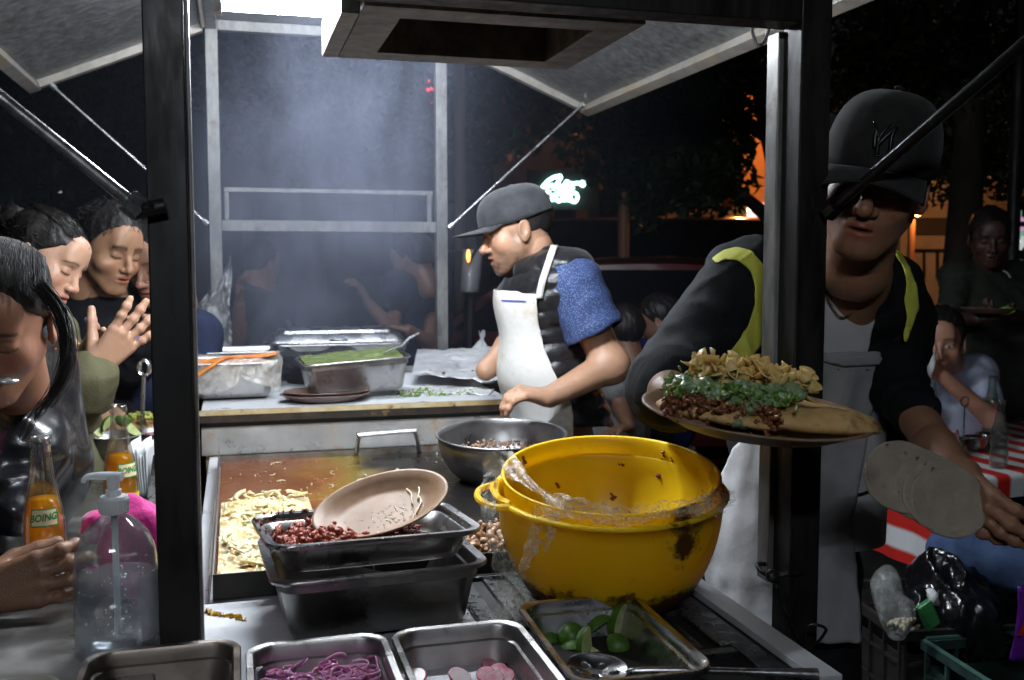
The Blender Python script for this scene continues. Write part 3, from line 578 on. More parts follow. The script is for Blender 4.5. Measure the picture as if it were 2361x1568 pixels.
for (u, v, h_), R_, kd, ax_, lb in [
    ((1318, 1470, .955), .0215, 'half', (.3, .7, -.5), 'round green lime half with its skin up, in the middle of the lime pan'),
    ((1420, 1492, .950), .0195, 'half', (-.5, .6, -.5), 'dark green lime half with its skin up, right side of the lime pan'),
    ((1268, 1450, .945), .018, 'half', (-.1, .1, .9), 'lime half lying flat at the back left of the lime pan'),
    ((1262, 1482, .945), .018, 'half', (-.6, .5, -.4), 'lime half at the left side of the lime pan, in front of the flat one'),
    ((1438, 1440, .965), .026, 'wedge', (.25, .15, 1), 'tall lime wedge leaning on the back right wall of the lime pan'),
    ((1385, 1450, .958), .022, 'wedge', (.9, .3, .25), 'lime wedge lying between the round halves and the tall wedge'),
    ((1365, 1488, .957), .024, 'wedge', (-.12, -.05, 1), 'pale lime wedge standing up beside the round green half'),
    ((1300, 1440, .950), .020, 'wedge', (.7, .5, .3), 'lime wedge at the very back of the lime pan'),
    ((1398, 1512, .945), .020, 'wedge', (-.6, .3, .4), 'lime wedge between the spoon and the dark green half'),
    ((1290, 1500, .940), .018, 'half', (.4, -.2, .9), 'lime half with its cut face up at the front left of the lime pan'),
    ((1325, 1505, .943), .018, 'wedge', (.8, -.4, .1), 'squeezed pale lime wedge lying at the front of the lime pan')]:
    lime(onz(u, v, h_), R_, kd, ax_, lb)
# slotted spoon
sp = thing('slotted_spoon', onz(1380, 1535, 1.006), 'long handled steel slotted spoon resting over the front of the lime pan', 'spoon')
c = at(1378, 1538, 1.285); xa = nrm(at(1460, 1545, 1.28)-at(1300, 1520, 1.30)); ya = nrm(np.cross(nrm((-.1, -.35, 1)), xa)); za = np.cross(xa, ya)
g = G(); n = 40; holes = [(-.018, .006), (.004, .009), (.0, -.010), (.022, .0), (-.026, -.010)]
P = []
N1, N2 = 34, 22
for i in range(N1):
    for j in range(N2):
        a_ = -1+2*i/(N1-1); b_ = -1+2*j/(N2-1); wdt = math.sqrt(max(0, 1-abs(a_)**2.4)); P.append(c+xa*a_*.040+ya*b_*wdt*.025-za*.010*(1-a_*a_)*(1-b_*b_))
P = np.array(P); Fc = []
for i in range(N1-1):
    for j in range(N2-1):
        a_ = (-1+2*(i+.5)/(N1-1))*.040; b_ = (-1+2*(j+.5)/(N2-1)); b_ *= .025*math.sqrt(max(0, 1-abs(a_/.040)**2.4))
        if any(((a_-h0)/.0062)**2+((b_-h1)/.0034)**2 < 1 for h0, h1 in holes): continue
        Fc.append((i*N2+j, i*N2+j+1, (i+1)*N2+j+1, (i+1)*N2+j))
Q = P-za*.0012; m0 = len(P); o_ = obj('spoon_bowl', G().add(P, Fc), STEEL, sp, auto=0); md = o_.modifiers.new('s', 'SOLIDIFY'); md.thickness = .0012
pth = [c+xa*.039, c+xa*.05+za*.004, at(1560, 1545, 1.27), at(1740, 1550, 1.27), at(1885, 1556, 1.27)]
obj('spoon_handle', G().tube(spline(pth, 6), [*np.linspace(.004, .0045, 18), *np.linspace(.0045, .0085, 7)], 10, sx=1.0), STEEL, sp)
bpy.data.objects['spoon_handle'].scale = (1, 1, 1)
# crumbs and stains on the white worktop
g = G()
for i in range(90):
    x0, y0 = (rg.uniform(-.05, .33), rg.uniform(1.37, 1.46)) if i < 30 else (rg.uniform(.34, .36), rg.uniform(1.36, 1.9)); s = rg.uniform(.0005, .002); g.chunk((x0, y0, .9490), (s, s, s*.5), i)
obj('crumbs', g, MATS['dried_sauce'], None, label='tiny food crumbs scattered on the white worktop', cat='crumbs', kind='stuff', auto=0)
g = G()
Z = spline([onz(475, 1412, .9488), onz(500, 1418, .9488), onz(525, 1420, .9488), onz(545, 1424, .9488), onz(562, 1430, .9488)], 6)
for p in Z: g.chunk(p, (.007+.002*rg.rand(), .004, .0006), rg.randint(99))
obj('mustard_smear', g, mat('mustard', (.48, .27, .03), rough=.4), None, label='yellow smear on the white worktop beside the dark front post', cat='stain', kind='stuff', auto=0)
# ---------------------------------------------------------------- things on the raised counter
Z1 = 1.0785
ld = thing('lidded_pan', (.357, 3.78, Z1), 'covered steel serving pan at the far end of the raised counter', 'food pan')
pan('pan_base', '', (.357, 3.78, 1.196), .50, .28, .11, STEELD, parent=ld)
g = G(); c = np.array([.357, 3.78, 1.1985])
def rg2(w_, l_, r_, z_): p = rrect(w_, l_, r_, 7); return np.c_[p, np.full(len(p), 0.)]+c+(0, 0, z_)
g.loft([rg2(.518, .298, .03, 0), rg2(.522, .302, .03, .003), rg2(.500, .28, .03, .005), rg2(.465, .245, .03, .030), rg2(.455, .235, .03, .033), rg2(.43, .21, .03, .036), rg2(.42, .20, .03, .046), rg2(.40, .18, .02, .049)], True, True)
obj('pan_lid', g, STEEL, ld, auto=35); g = G().tube(spline([c+(-.03, -.15, .012), c+(-.02, -.166, .015), c+(.02, -.166, .015), c+(.03, -.15, .012)], 5), .005, 8); obj('lid_handle', g, STEEL, ld)
g = G().lathe([(.001, 0), (.10, 0), (.145, .035), (.150, .05), (.156, .053), (.150, .056), (.143, .05), (.10, .006), (.001, .006)], (.255, 3.52, 1.0785+.055), (0, -.05, 1), 40)
obj('black_pan', g, BLACKI, None, label='round black metal pan with rolled rim behind the salsa pans', cat='pan', auto=0)
obj('pan_stand', G().lathe([(.001, 0), (.09, 0), (.07, .052), (.001, .052)], (.255, 3.52, Z1), (0, 0, 1), 24), DARK, cart)
SALG = mat('green_salsa', (.09, .13, .030), (.22, .26, .09), rough=.3, ns=45, bump=.004, bs=90, coat=.2)
SALO = mat('orange_salsa', (.60, .12, .01), (.75, .30, .05), rough=.28, ns=35, bump=.002)
GC = (np.array([.348, 3.115, 1.200]), 4, 2, -3.2)
pan('food_pan', 'steel pan heaped with green salsa on brown plates, on the raised counter', GC[0], .315, .19, .105, STEELD, GC[1], GC[2], GC[3], tp=.016)
x, y, z = axes(*GC[1:]); P = np.array([[GC[0]+x*a_+y*b_+z*(-.007+.016*max(0, b_*5+.4)+.0045*nz(np.array([a_, b_, 0]), 16, 5, 3)) for b_ in np.linspace(-.092, .092, 26)] for a_ in np.linspace(-.152, .152, 44)])
obj('green_salsa', G().grid(P), SALG, None, label='chunky green salsa filling the steel pan on the raised counter', cat='salsa', kind='stuff', auto=0)
g = G(); g.tube([GC[0]+x*.10+y*.0+z*.005, GC[0]+x*.155+z*.022, GC[0]+x*.185+z*.045, GC[0]+x*.215+z*.058], [.004, .0035, .0045, .003], 8, sx=1.6)
obj('spoon', g, STEEL, None, label='steel spoon handle sticking out of the green salsa', cat='spoon')
LC = (np.array([-.03, 3.21, 1.192]), 2, 0, 0)
pan('food_pan', 'front steel pan of orange salsa under plastic wrap on the raised counter', LC[0], .27, .24, .108, STEELD, 2, tp=.012)
pan('food_pan', 'steel pan behind the orange salsa pan, with red streaks on its rim', (-.02, 3.48, 1.20), .32, .22, .11, STEELD, 2, tp=.012)
P = np.array([[(a_-.03, b_+3.21, 1.178+.004*nz(np.array([a_, b_, 0]), 12, 6, 3)) for b_ in np.linspace(-.115, .115, 20)] for a_ in np.linspace(-.13, .13, 30)])
obj('orange_salsa', G().grid(P), SALO, None, label='orange salsa in the wrapped steel pan on the raised counter', cat='salsa', kind='stuff', auto=0)
wr2 = thing('plastic_wrap', (.0, 3.08, 1.19), 'orange stained plastic wrap hanging over the front salsa pan', 'plastic wrap')
WR2 = film('stained_wrap', (.75, .70, .62), a=.34, rough=.15, bump=.005, bs=50, ns=18)
P = []
for i in range(46):
    a_ = i/45; x0 = -.165+.30*a_; row = []
    for j in range(26):
        b_ = j/25; 
        if b_ < .45: p = (x0, 3.30-.21*b_/.45, 1.199+.004*math.sin(b_*20+a_*9)+.010*max(0, a_-.6))
        else: q = (b_-.45)/.55; p = (x0+.012*math.sin(a_*17)*q, 3.085-.012*q-.005*math.sin(a_*31+q*4), 1.198-q*(.045+.05*abs(math.sin(a_*4+.6))))
        row.append(np.array(p)+.0022*nz(np.array([a_*3, b_*3, 0]), 2.5, 8, 3))
    P.append(row)
obj('wrap_sheet', G().grid(np.array(P)), WR2, wr2, auto=0)
g = G(); 
for pth in ([(-.16, 3.075, 1.13), (-.12, 3.074, 1.155), (-.07, 3.078, 1.188), (-.03, 3.10, 1.207), (.05, 3.12, 1.209), (.12, 3.13, 1.213)],):
    g.tube(spline(pth, 8), [.003]*8+[.006]*16+[.009]*17 if False else .006, 8, sx=2.2)
g.grid(np.array([[(-.15+.27*a_, 3.09+.05*b_+.01*a_, 1.203+.012*a_-.045*max(0, .5-a_)**1.5*(1-b_)*2+.004*nz(np.array([a_*2, b_, 0]), 2, 4)) for b_ in np.linspace(0, 1, 8)] for a_ in np.linspace(0, 1, 30)]), thick=.002)
obj('salsa_smear', g, SALO, wr2, auto=0)
_, f_ = oval_plate((.255, 3.02, Z1+.001), (0, 0, 1), (1, 0, 0), .135, .098, m=mat('melamine_dark', (.13, .08, .065), (.17, .11, .09), rough=.3, ns=18, coat=.2), label='lower of two brown oval plates under the green salsa pan', cat='plate', group='brown plates under the green salsa pan')
oval_plate((.262, 3.03, Z1+.0085), (0, 0, 1), (1, .05, 0), .13, .094, m=MATS['melamine_dark'], label='upper of two brown oval plates under the green salsa pan', cat='plate', group='brown plates under the green salsa pan')
FOIL = mat('foil', (.80, .80, .82), (.90, .90, .92), rough=.42, metal=.55, ns=12, rv=.12, bump=.003, bs=26)
def sheetpoly(name, pts4, n, amp, f, m, seed, sag=None, **kw):
    A, B, C_, D = [np.asarray(p, float) for p in pts4]; P = np.zeros((n, n, 3))
    for i in range(n):
        for j in range(n):
            a_, b_ = i/(n-1), j/(n-1); p = A*(1-a_)*(1-b_)+B*a_*(1-b_)+C_*a_*b_+D*(1-a_)*b_
            q = p+np.array([0, 0, 1])*amp*nz(np.array([a_*2, b_*2, seed]), f, seed, 3)
            if sag: q = q+np.array(sag(a_, b_))
            P[i, j] = q
    return obj(name, G().grid(P, thick=.0006), m, None, auto=0, **kw)
sheetpoly('foil_sheet', [(.56, 3.28, 1.10), (.86, 3.05, 1.10), (1.00, 3.42, 1.19), (.66, 3.72, 1.18)], 60, .009, 1.6, FOIL, 4, sag=lambda a_, b_: (.02*math.sin(b_*6)*(a_ > .9), 0, .035*(1-a_)*(1-b_)**2+.02*(2*b_-1)**2*a_-.012), label='big crumpled sheet of aluminium foil on the right of the raised counter', cat='foil')
sheetpoly('foil_sheet', [(.55, 3.12, 1.081), (.76, 3.0, 1.081), (.80, 3.10, 1.086), (.62, 3.30, 1.084)], 24, .003, 1.2, FOIL, 7, label='small flat piece of foil under the front edge of the big foil sheet', cat='foil')
sheetpoly('paper_sheet', [(.50, 3.3, 1.0795), (.66, 3.2, 1.0795), (.8, 3.6, 1.081), (.60, 3.75, 1.081)], 10, .001, 1, mat('paper', (.72, .73, .75), rough=.6, ns=6), 8, label='white sheet of paper under the foil on the raised counter', cat='paper')
g = G()
for i in range(14): g.chunk((rg.uniform(.6, .85), rg.uniform(3.25, 3.5), 1.118+.01*rg.rand()), (.006, .005, .005), i)
obj('meat_bits', g, mat('meat_bit', (.14, .07, .04), rough=.5), None, label='small brown bits of meat lying on the big foil sheet', cat='food scraps', kind='stuff', auto=0)
g = G()
for i in range(260):
    u = rg.rand(); p = (.50+.26*u+rg.normal()*.02, 3.03+rg.rand()*.18, 1.0798); s = rg.uniform(.001, .005); g.chunk(p, (s*1.5, s, s*.35), i, rough=.5)
obj('chopped_coriander', g, mat('herb', (.03, .14, .01), (.22, .30, .06), rough=.5, ns=70), None, label='chopped green herbs spilled on the raised counter before the foil', cat='herbs', kind='stuff', auto=0)
g = G()
for i in range(90):
    p = (.50+.28*rg.rand(), 3.03+rg.rand()*.18, 1.0798); s = rg.uniform(.001, .004); g.chunk(p, (s*1.5, s, s*.35), i, rough=.5)
obj('onion_bits', g, mat('onion_bit', (.55, .50, .38), (.45, .22, .05), rough=.4, ns=60), None, label='pale onion bits among the herbs on the raised counter', cat='food scraps', kind='stuff', auto=0)
for k_, (p4, lb) in enumerate(((((.86, 3.62, 1.081), (.91, 3.60, 1.081), (.93, 3.62, 1.24), (.85, 3.64, 1.22)), 'crumpled white plastic bag at the back right of the counter, left of its twin'), (((.90, 3.50, 1.081), (1.02, 3.46, 1.081), (.985, 3.5, 1.265), (.915, 3.54, 1.215)), 'peaked white plastic bag at the back right of the counter, beside the cook'))):
    A, B, C_, D = [np.array(p) for p in p4]; P = np.zeros((22, 22, 3))
    P2 = []
    for i in range(26):
        an = i/26*2*math.pi; row = []
        for j in range(18):
            t = j/17; r_ = .055*(1-t**1.5)*(1+.16*math.sin(3*an+k_)+.1*math.sin(7*an+t*5)); row.append((A+B)/2*(1-t)+(C_+D)/2*t+np.array([math.cos(an)*r_+.012*math.sin(t*6+an), math.sin(an)*r_*.7, .01*math.sin(an*3)*t]))
        P2.append(row)
    obj('plastic_bag', G().loft([np.array([P2[i][j] for i in range(26)]) for j in range(18)], True, True), mat('white_bag', (.66, .66, .68), rough=.35, ns=8, transl=.35, bump=.004, bs=45), None, label=lb, cat='plastic bag', group='white bags on the counter', auto=0)
obj('bag_shelf', G().box((XR-.049, 3.3, 1.05), (XR+.20, 3.9, 1.0775)), WHITEP, cart, smooth=False)
# torn plastic sheet tied to the rear left post
P = np.zeros((50, 34, 3))
for i in range(50):
    t = i/49; xl = 530-90*min(1, t*1.6)**1.1; v = 590+215*t
    for j in range(34):
        s_ = j/33; u = xl+(532-xl)*s_+3*math.sin(t*9); zz = 4.05-.10*s_+.030*nz(np.array([t*2, s_*1.5, 0]), 1.6, 11, 3)
        P[i, j] = at(u, v+6*math.sin(s_*7+t*3), zz)
obj('torn_plastic', G().grid(P), film('clear_sheet', (.80, .80, .80), a=.5, rough=.12, bump=.012, bs=22, ns=13), None, label='torn clear plastic sheet hanging from the rear left post', cat='plastic sheet', auto=0)
# ---------------------------------------------------------------- left service shelf
Z0 = .97
sh = thing('service_shelf', (-.25, 2.2, 0), 'grey metal customer shelf along the left side of the cart', 'shelf')
obj('shelf_top', G().box((-.41, .75, .945), (XL-.04, 3.08, Z0)), mat('shelf_metal', (.16, .155, .15), (.34, .33, .32), rough=.36, metal=.85, ns=8, rv=.14, bump=.0006, bs=60, c3=((.10, .09, .08), 14, .6, .75)), sh, smooth=False, bevel=.003)
for y_ in (.8, 2.0, 3.0): obj('bracket', G().beam((-.40, y_, .943), (XL-.04, y_, .70), .02, .02).beam((XL-.05, y_, .95), (XL-.05, y_, .5), .02, .02), DARK, sh, smooth=False)
GLASS = thin('glass')
JUICE = mat('mango_juice', (1., .47, .012), (1., .54, .02), rough=.12, ns=9, transl=.6)
GRN = mat('label_green', (.02, .22, .07), rough=.4); CRM = mat('label_cream', (.72, .60, .36), rough=.4); WHT = mat('label_white', (.75, .78, .74), rough=.4)
def textmesh(s, size, bold=0.0, shear=0.):
    c = bpy.data.curves.new('t', 'FONT'); c.body = s; c.size = size; c.align_x = 'CENTER'; c.align_y = 'CENTER'; c.offset = bold; c.shear = shear; c.resolution_u = 3
    o = bpy.data.objects.new('t', c); sc.collection.objects.link(o); dg = bpy.context.evaluated_depsgraph_get()
    me = bpy.data.meshes.new_from_object(o.evaluated_get(dg)); V = np.array([v.co[:] for v in me.vertices]); Fc = [tuple(p.vertices) for p in me.polygons]
    bpy.data.objects.remove(o); bpy.data.meshes.remove(me); bpy.data.curves.remove(c); return V, Fc
def wrapcyl(V, c, rad, dirv, off=.0006, slope=0.): # local x -> around, y -> up
    an0 = math.atan2(dirv[1], dirv[0]); r = rad(V[:, 1]) if callable(rad) else rad
    an = an0+V[:, 0]/.030; rr = r+off
    return np.stack([c[0]+np.cos(an)*rr, c[1]+np.sin(an)*rr, c[2]+V[:, 1]], 1)
BPROF = [(.0285, 0), (.0305, .004), (.0305, .03), (.0305, .085), (.0300, .105), (.0275, .13), (.0215, .158), (.0165, .182), (.0145, .205), (.0135, .225), (.0150, .2265), (.0155, .232), (.0140, .236), (.0142, .24)]
def brad(h): return np.interp(h, [p[1] for p in BPROF], [p[0] for p in BPROF])
def patch(c, h0, h1, a0, a1, off, dirv, n=18, m_=8):
    an0 = math.atan2(dirv[1], dirv[0]); P = np.array([[(c[0]+math.cos(an0+a)*(brad(h)+off), c[1]+math.sin(an0+a)*(brad(h)+off), c[2]+h) for h in np.linspace(h0, h1, m_)] for a in np.linspace(a0, a1, n)]); return G().grid(P)
def juice_bottle(c, lab, fill, spin=0., sc_=1.04, word='BOING!'):
    r = thing('juice_bottle', (0, 0, 0), lab, 'bottle', 'bottles of orange drink on the shelf'); c0 = np.zeros(3)
    obj('glass_body', G().lathe([(.001, 0)]+BPROF+[(.0118, .2395), (.0112, .225), (.0120, .205), (.0138, .182), (.0190, .158), (.0250, .13), (.0275, .105), (.0278, .03), (.0275, .007), (.001, .006)], c0, (0, 0, 1), 36), GLASS, r, auto=0)
    pr_ = [(.001, .0065), (.0272, .0075)]+[(np.interp(h, [.01, .03, .105, .13, .158, .182], [.0274, .0277, .0274, .0249, .0189, .0137]), h) for h in np.linspace(.01, fill, 12)]+[(.001, fill)]
    obj('juice', G().lathe(pr_, c0, (0, 0, 1), 32), JUICE, r, auto=0)
    d = nrm((-c[0], -c[1], 0)); a = math.atan2(d[1], d[0])+spin; d = np.array([math.cos(a), math.sin(a), 0])
    obj('label', patch(c0, .112, .136, -.62, .62, .0006, d), CRM, r, auto=0)
    g = G()
    for h0, h1, a0, a1 in ((.111, .1128, -.66, .66), (.1352, .137, -.66, .66)): q = patch(c0, h0, h1, a0, a1, .0009, d, 18, 2); g.add(q.V[0], q.F)
    for a0, a1 in ((-.66, -.62), (.62, .66)): q = patch(c0, .111, .137, a0, a1, .0009, d, 2, 8); g.add(q.V[0], q.F)
    V, Fc = textmesh(word, .0125, .0004, .15); V = V*(1.0, 1.15, 1); V[:, 1] += .1240+V[:, 0]*.06; g.add(wrapcyl(V, c0, brad, d, .0010), Fc); obj('label_writing', g, GRN, r, auto=0, recalc=False)
    lw = obj('lower_label', patch(c0, .018, .082, -1.5, 1.5, .0005, d, 26), mat('label_yellow', (.75, .55, .03), rough=.4), r, auto=0)
    g = G(); q = patch(c0, .030, .060, -.2, 1.5, .0008, d, 18); g.add(q.V[0], q.F); obj('label_panel', g, WHT, r, auto=0)
    g = G(); q = patch(c0, .064, .082, -1.5, -.1, .0010, d, 18); g.add(q.V[0], q.F); q = patch(c0, .018, .0235, -1.5, 1.5, .001, d, 22); g.add(q.V[0], q.F)
    V, Fc = textmesh('BOING', .018, .0005); V = V*(.7, 1.2, 1); V[:, 0] += .020; V[:, 1] += .047; g.add(wrapcyl(V, c0, brad, d, .0012), Fc); obj('label_green_print', g, GRN, r, auto=0, recalc=False)
    r.location = c; r.scale = (sc_,)*3; return r
b1 = onz(107, 1374, Z0); b1[2] = Z0+.001; juice_bottle(b1, 'orange drink bottle held by a hand, nearer of the two on the shelf', .118+.03, .05, 1.06)
b2 = onz(282, 1236, Z0); b2[2] = Z0+.001; juice_bottle(b2, 'full orange drink bottle behind the pump bottle, farther of the two', .150, .55, 1.06)
# sanitiser pump bottle
sc0 = np.array([-.162, 1.405, Z0+.001]); PETC = thin('clear_plastic', rough=.08, body=.02)
sb = thing('pump_bottle', sc0, 'clear plastic sanitiser bottle with a white pump beside the front post', 'bottle')
R0 = .0545
HS = .93
obj('bottle_body', G().lathe([(.001, 0), (.050, 0), (R0, .006), (R0, .06), (R0-.001, .13), (R0-.004, .155), (.043, .176), (.030, .193), (.018, .203), (.0155, .207), (.0155, .214), (.0142, .214), (.0142, .206), (.028, .1915), (.0415, .175), (R0-.0055, .154), (R0-.0025, .13), (R0-.0018, .06), (R0-.002, .008), (.001, .003)], sc0, (0, 0, 1), 48), PETC, sb, auto=0)
obj('gel', G().lathe([(.001, .004), (R0-.0035, .009), (R0-.0030, .06), (R0-.0032, .118), (R0-.010, .1165), (.001, .116)], sc0, (0, 0, 1), 40), thin('gel', (.90, .92, .96), rough=.15, gl=.3, body=.07, bcol=(.85, .86, .95)), sb, auto=0)
g = G()
for i in range(70):
    a_, r_ = rg.rand()*6.28, .048*math.sqrt(rg.rand()); s = rg.uniform(.0006, .0022); h_ = rg.uniform(.02, .113) if i < 45 else .116; g.chunk(sc0+(r_*math.cos(a_), r_*math.sin(a_), h_), (s, s, s), i, rough=.05)
obj('bubbles', g, mat('bubble', (.9, .92, .95), rough=.15, alpha=.8), sb, auto=0, kind='stuff')
PMP = mat('pump_white', (.78, .79, .80), rough=.35, transl=.35)
obj('dip_tube', G().tube([sc0+(0, 0, .210), sc0+(.0, 0, .03)], .0042, 10), mat('tube_milky', (.7, .72, .75), rough=.3, transl=.5), sb)
g = G().lathe([(.0165, 0), (.0185, .001), (.0185, .022), (.017, .025), (.010, .026), (.010, .034), (.001, .034)], sc0+(0, 0, .207), (0, 0, 1), 40, cap0=True)
for i in range(36):
    a_ = i/36*2*math.pi; p = sc0+np.array([.0187*math.cos(a_), .0187*math.sin(a_), .219]); g.tube([p-(0, 0, .009), p+(0, 0, .009)], .0007, 4)
obj('pump_collar', g, PMP, sb, auto=50)
g = G().lathe([(.006, 0), (.0075, .001), (.0085, .014), (.008, .022), (.001, .024)], sc0+(0, 0, .240), (0, 0, 1), 24, cap0=True)
q = sc0+(0, 0, .260); dd = -rt; g.tube(spline([q-dd*.012, q+dd*.01+(0, 0, .001), q+dd*.03, q+dd*.038+(0, 0, -.0035), q+dd*.040+(0, 0, -.009)], 5), [*np.linspace(.0065, .0060, 6), *np.linspace(.006, .0036, 10), *np.linspace(.0034, .0026, 5)], 12, sx=1.2); obj('pump_head', g, PMP, sb); sb.scale = (1, 1, .93)
obj('rear_label', (lambda P: G().grid(P))(np.array([[sc0+((R0+.0006)*math.cos(a_), (R0+.0006)*math.sin(a_), h_) for h_ in np.linspace(.03, .125, 4)] for a_ in np.linspace(-.9, .5, 14)])), film('clear_label', (.55, .55, .62), a=.45, rough=.4, bump=.0, ns=5), sb, auto=0)
# pink cloth bag behind the pump bottle
g = G(); cc = at(300, 1300, 1.66)
PK = mat('magenta_cloth', (.50, .008, .17), (.62, .015, .25), rough=.75, ns=60, bump=.0012, bs=160, sheen=.4)
for cen, s_, sd in ((at(320, 1290, 1.60), (.062, .05, .10), 1), (at(225, 1215, 1.62), (.026, .022, .028), 2), (at(205, 1352, 1.60), (.027, .024, .036), 3)):
    V, Fc = ICO; 
    th = np.linspace(0.05, math.pi-.05, 26); ph = np.arange(40)*2*math.pi/40
    rings = [np.array([cen+np.array([math.sin(t)*math.cos(p_)*s_[0], math.sin(t)*math.sin(p_)*s_[1], math.cos(t)*s_[2]])*(1+.12*nz(np.array([math.sin(t)*math.cos(p_), math.sin(t)*math.sin(p_), math.cos(t)]), .5, sd, 3)) for p_ in ph]) for t in th]
    g.loft(rings, True, True)
V_ = np.concatenate(g.V); V_[:, 2] = np.maximum(V_[:, 2], Z0+.002); g.V = [V_]
obj('pink_pouch', g, PK, None, label='bright pink soft fabric pouch behind the pump bottle', cat='pouch', auto=0)
# napkins in a metal holder
nh = thing('napkin_holder', onz(340, 1142, Z0), 'small metal holder full of white paper napkins behind the second bottle', 'napkin holder')
c = ORG['napkin_holder']+np.array([0, 0, .0015])
g = G()
for s_ in (-1, 1): g.loft([np.array([c+rt*(s_*(.018+.012*t))+fw*q*.05*(1-.2*t)+(0, 0, .095*t) for q in (-1, -.5, 0, .5, 1)]) for t in (0, .25, .5, .75, 1)], closed=False)
g.obox(c, rt*.020, np.array([fw[0], fw[1], 0])*.05, (0, 0, .0012)); obj('metal_frame', g, STEEL, nh, smooth=False)
g = G(); NAP = mat('napkin', (.72, .73, .74), rough=.8, ns=10, transl=.2)
for k_ in range(9):
    q = -.014+.0035*k_; g.grid(np.array([[c+rt*(q+.02*t*(q/.014)*.4-.010*t+.002*math.sin(s_*9+k_))+nrm((fw[0], fw[1], 0))*(s_-.5)*.085+(0, 0, .003+t*(.105+.012*math.sin(k_*1.7)+.01*s_)) for s_ in np.linspace(0, 1, 8)] for t in np.linspace(0, 1, 8)]), thick=.0005)
obj('napkins', g, NAP, nh, auto=0)
# salsa caddy: three bowls on a handle, limes in the first
cx_ = at(300, 985, 2.64)
cd_ = thing('condiment_caddy', (cx_[0], cx_[1], Z0), 'dark metal condiment caddy with bowls and a tall ring handle', 'caddy')
def bowl2(c, R_, D, m, par, nm='caddy_bowl'): return obj(nm, G().lathe([(.001, -D), (R_*.55, -D), (R_*.85, -D*.6), (R_, 0), (R_+.006, .002), (R_, .003), (R_*.83, -D*.55), (R_*.5, -D+.003), (.001, -D+.003)], c, (0, 0, 1), 30), m, par, auto=0)
cb1 = at(266, 985, 2.60); cb2 = at(378, 985, 2.66)
for q in (cb1, cb2): q[2] = Z0+.075; bowl2(q, .068, .073, STEELD, cd_)
hp = at(328, 975, 2.62); g = G().tube([hp+(0, 0, -.06), hp, at(331, 868, 2.62)], .0055, 8, sx=1.5)
th_ = np.linspace(0, 2*math.pi, 21); rc = at(333, 848, 2.62); g.tube([rc+rt*.014*math.cos(t)+np.array([0, 0, .020*math.sin(t)]) for t in th_], .0055, 8, sx=1.8); obj('ring_handle', g, STEEL, cd_)
for k_, (u, v, kd) in enumerate(((255, 975, 'wedge'), (285, 962, 'half'), (232, 985, 'wedge'), (312, 982, 'wedge'))):
    o_ = lime(at(u, v+3, 2.58+.02*(k_ % 2)), .021, kd, (.4-.3*k_, .3, .5), ['lime wedge in the middle of the caddy bowl on the left shelf', 'round lime half with pale flesh at the back of the caddy bowl', 'lime wedge at the left end of the caddy bowl on the shelf', 'lime wedge at the right end of the caddy bowl, by the bottle neck'][k_]); o_['group'] = 'limes in the caddy bowl'
obj('red_sauce', G().lathe([(.001, 0), (.06, 0)], cb2+(0, 0, -.008), (0, 0, 1), 24, cap0=True), mat('red_sauce', (.25, .02, .03), rough=.25), cd_)
# tostada on a plate with napkin
tp_ = at(352, 955, 3.02); tp_[2] = Z0+.012
oval_plate(tp_, (0, 0, 1), (1, 0, 0), .14, .10, m=MATS['melamine_dark'], label='brown oval plate with tacos at the far end of the shelf', cat='plate')
TORT = mat('corn_tortilla', (.52, .30, .10), (.62, .42, .18), rough=.6, ns=30, bump=.0008, c3=((.20, .085, .025), 22, .53, .66))
def shell(c, ax, xd, r, curl, m=None, n=20, seed=1, **kw):
    x = nrm(xd); z = nrm(np.asarray(ax)-x*np.dot(ax, x)); y = np.cross(z, x); P = []
    for i in range(n+1):
        row = []
        for j in range(n+1):
            a_, b_ = -1+2*i/n, -1+2*j/n; u_, v_ = a_*math.sqrt(1-b_*b_/2), b_*math.sqrt(1-a_*a_/2)
            th_ = v_*curl; rad_ = r/max(curl, .01)
            row.append(np.asarray(c)+x*u_*r+y*rad_*math.sin(th_)+z*rad_*(1-math.cos(th_))+z*.003*nz(np.array([u_, v_, 0]), .8, seed, 2))
        P.append(row)
    return obj('tortilla', G().grid(np.array(P), thick=.003), m or TORT, None, auto=0, **kw)
shell(tp_+(-.03, 0, .02), (.2, -.3, 1), (1, .2, 0), .06, .7, label='curled tostada on the plate at the far end of the shelf', cat='tortilla')
shell(tp_+(.06, .02, .035), (-.2, -.5, 1), (1, -.2, .2), .055, .6, label='golden tortilla on top of the plate beside the front post', cat='tortilla', seed=4)
g = G()
for i in range(60): g.chunk(tp_+(rg.normal()*.03-.02, rg.normal()*.02-.01, .045+rg.rand()*.012), (.008, .006, .005), i)
obj('taco_filling', g, mat('guac', (.20, .30, .05), (.55, .50, .12), rough=.4, ns=50), None, label='green taco filling on the plate at the far end of the shelf', cat='food', kind='stuff', auto=0)
# blurred clear box at the lower left corner
g = G(); bx = at(60, 1560, 1.18)
pan('plastic_tub', 'milky plastic tub at the lower left corner of the shelf', (bx[0]-.02, bx[1]-.035, 1.0), .11, .10, .027, mat('milky', (.55, .52, .46), rough=.4, transl=.3), 8, fl=.006, cat='tub')
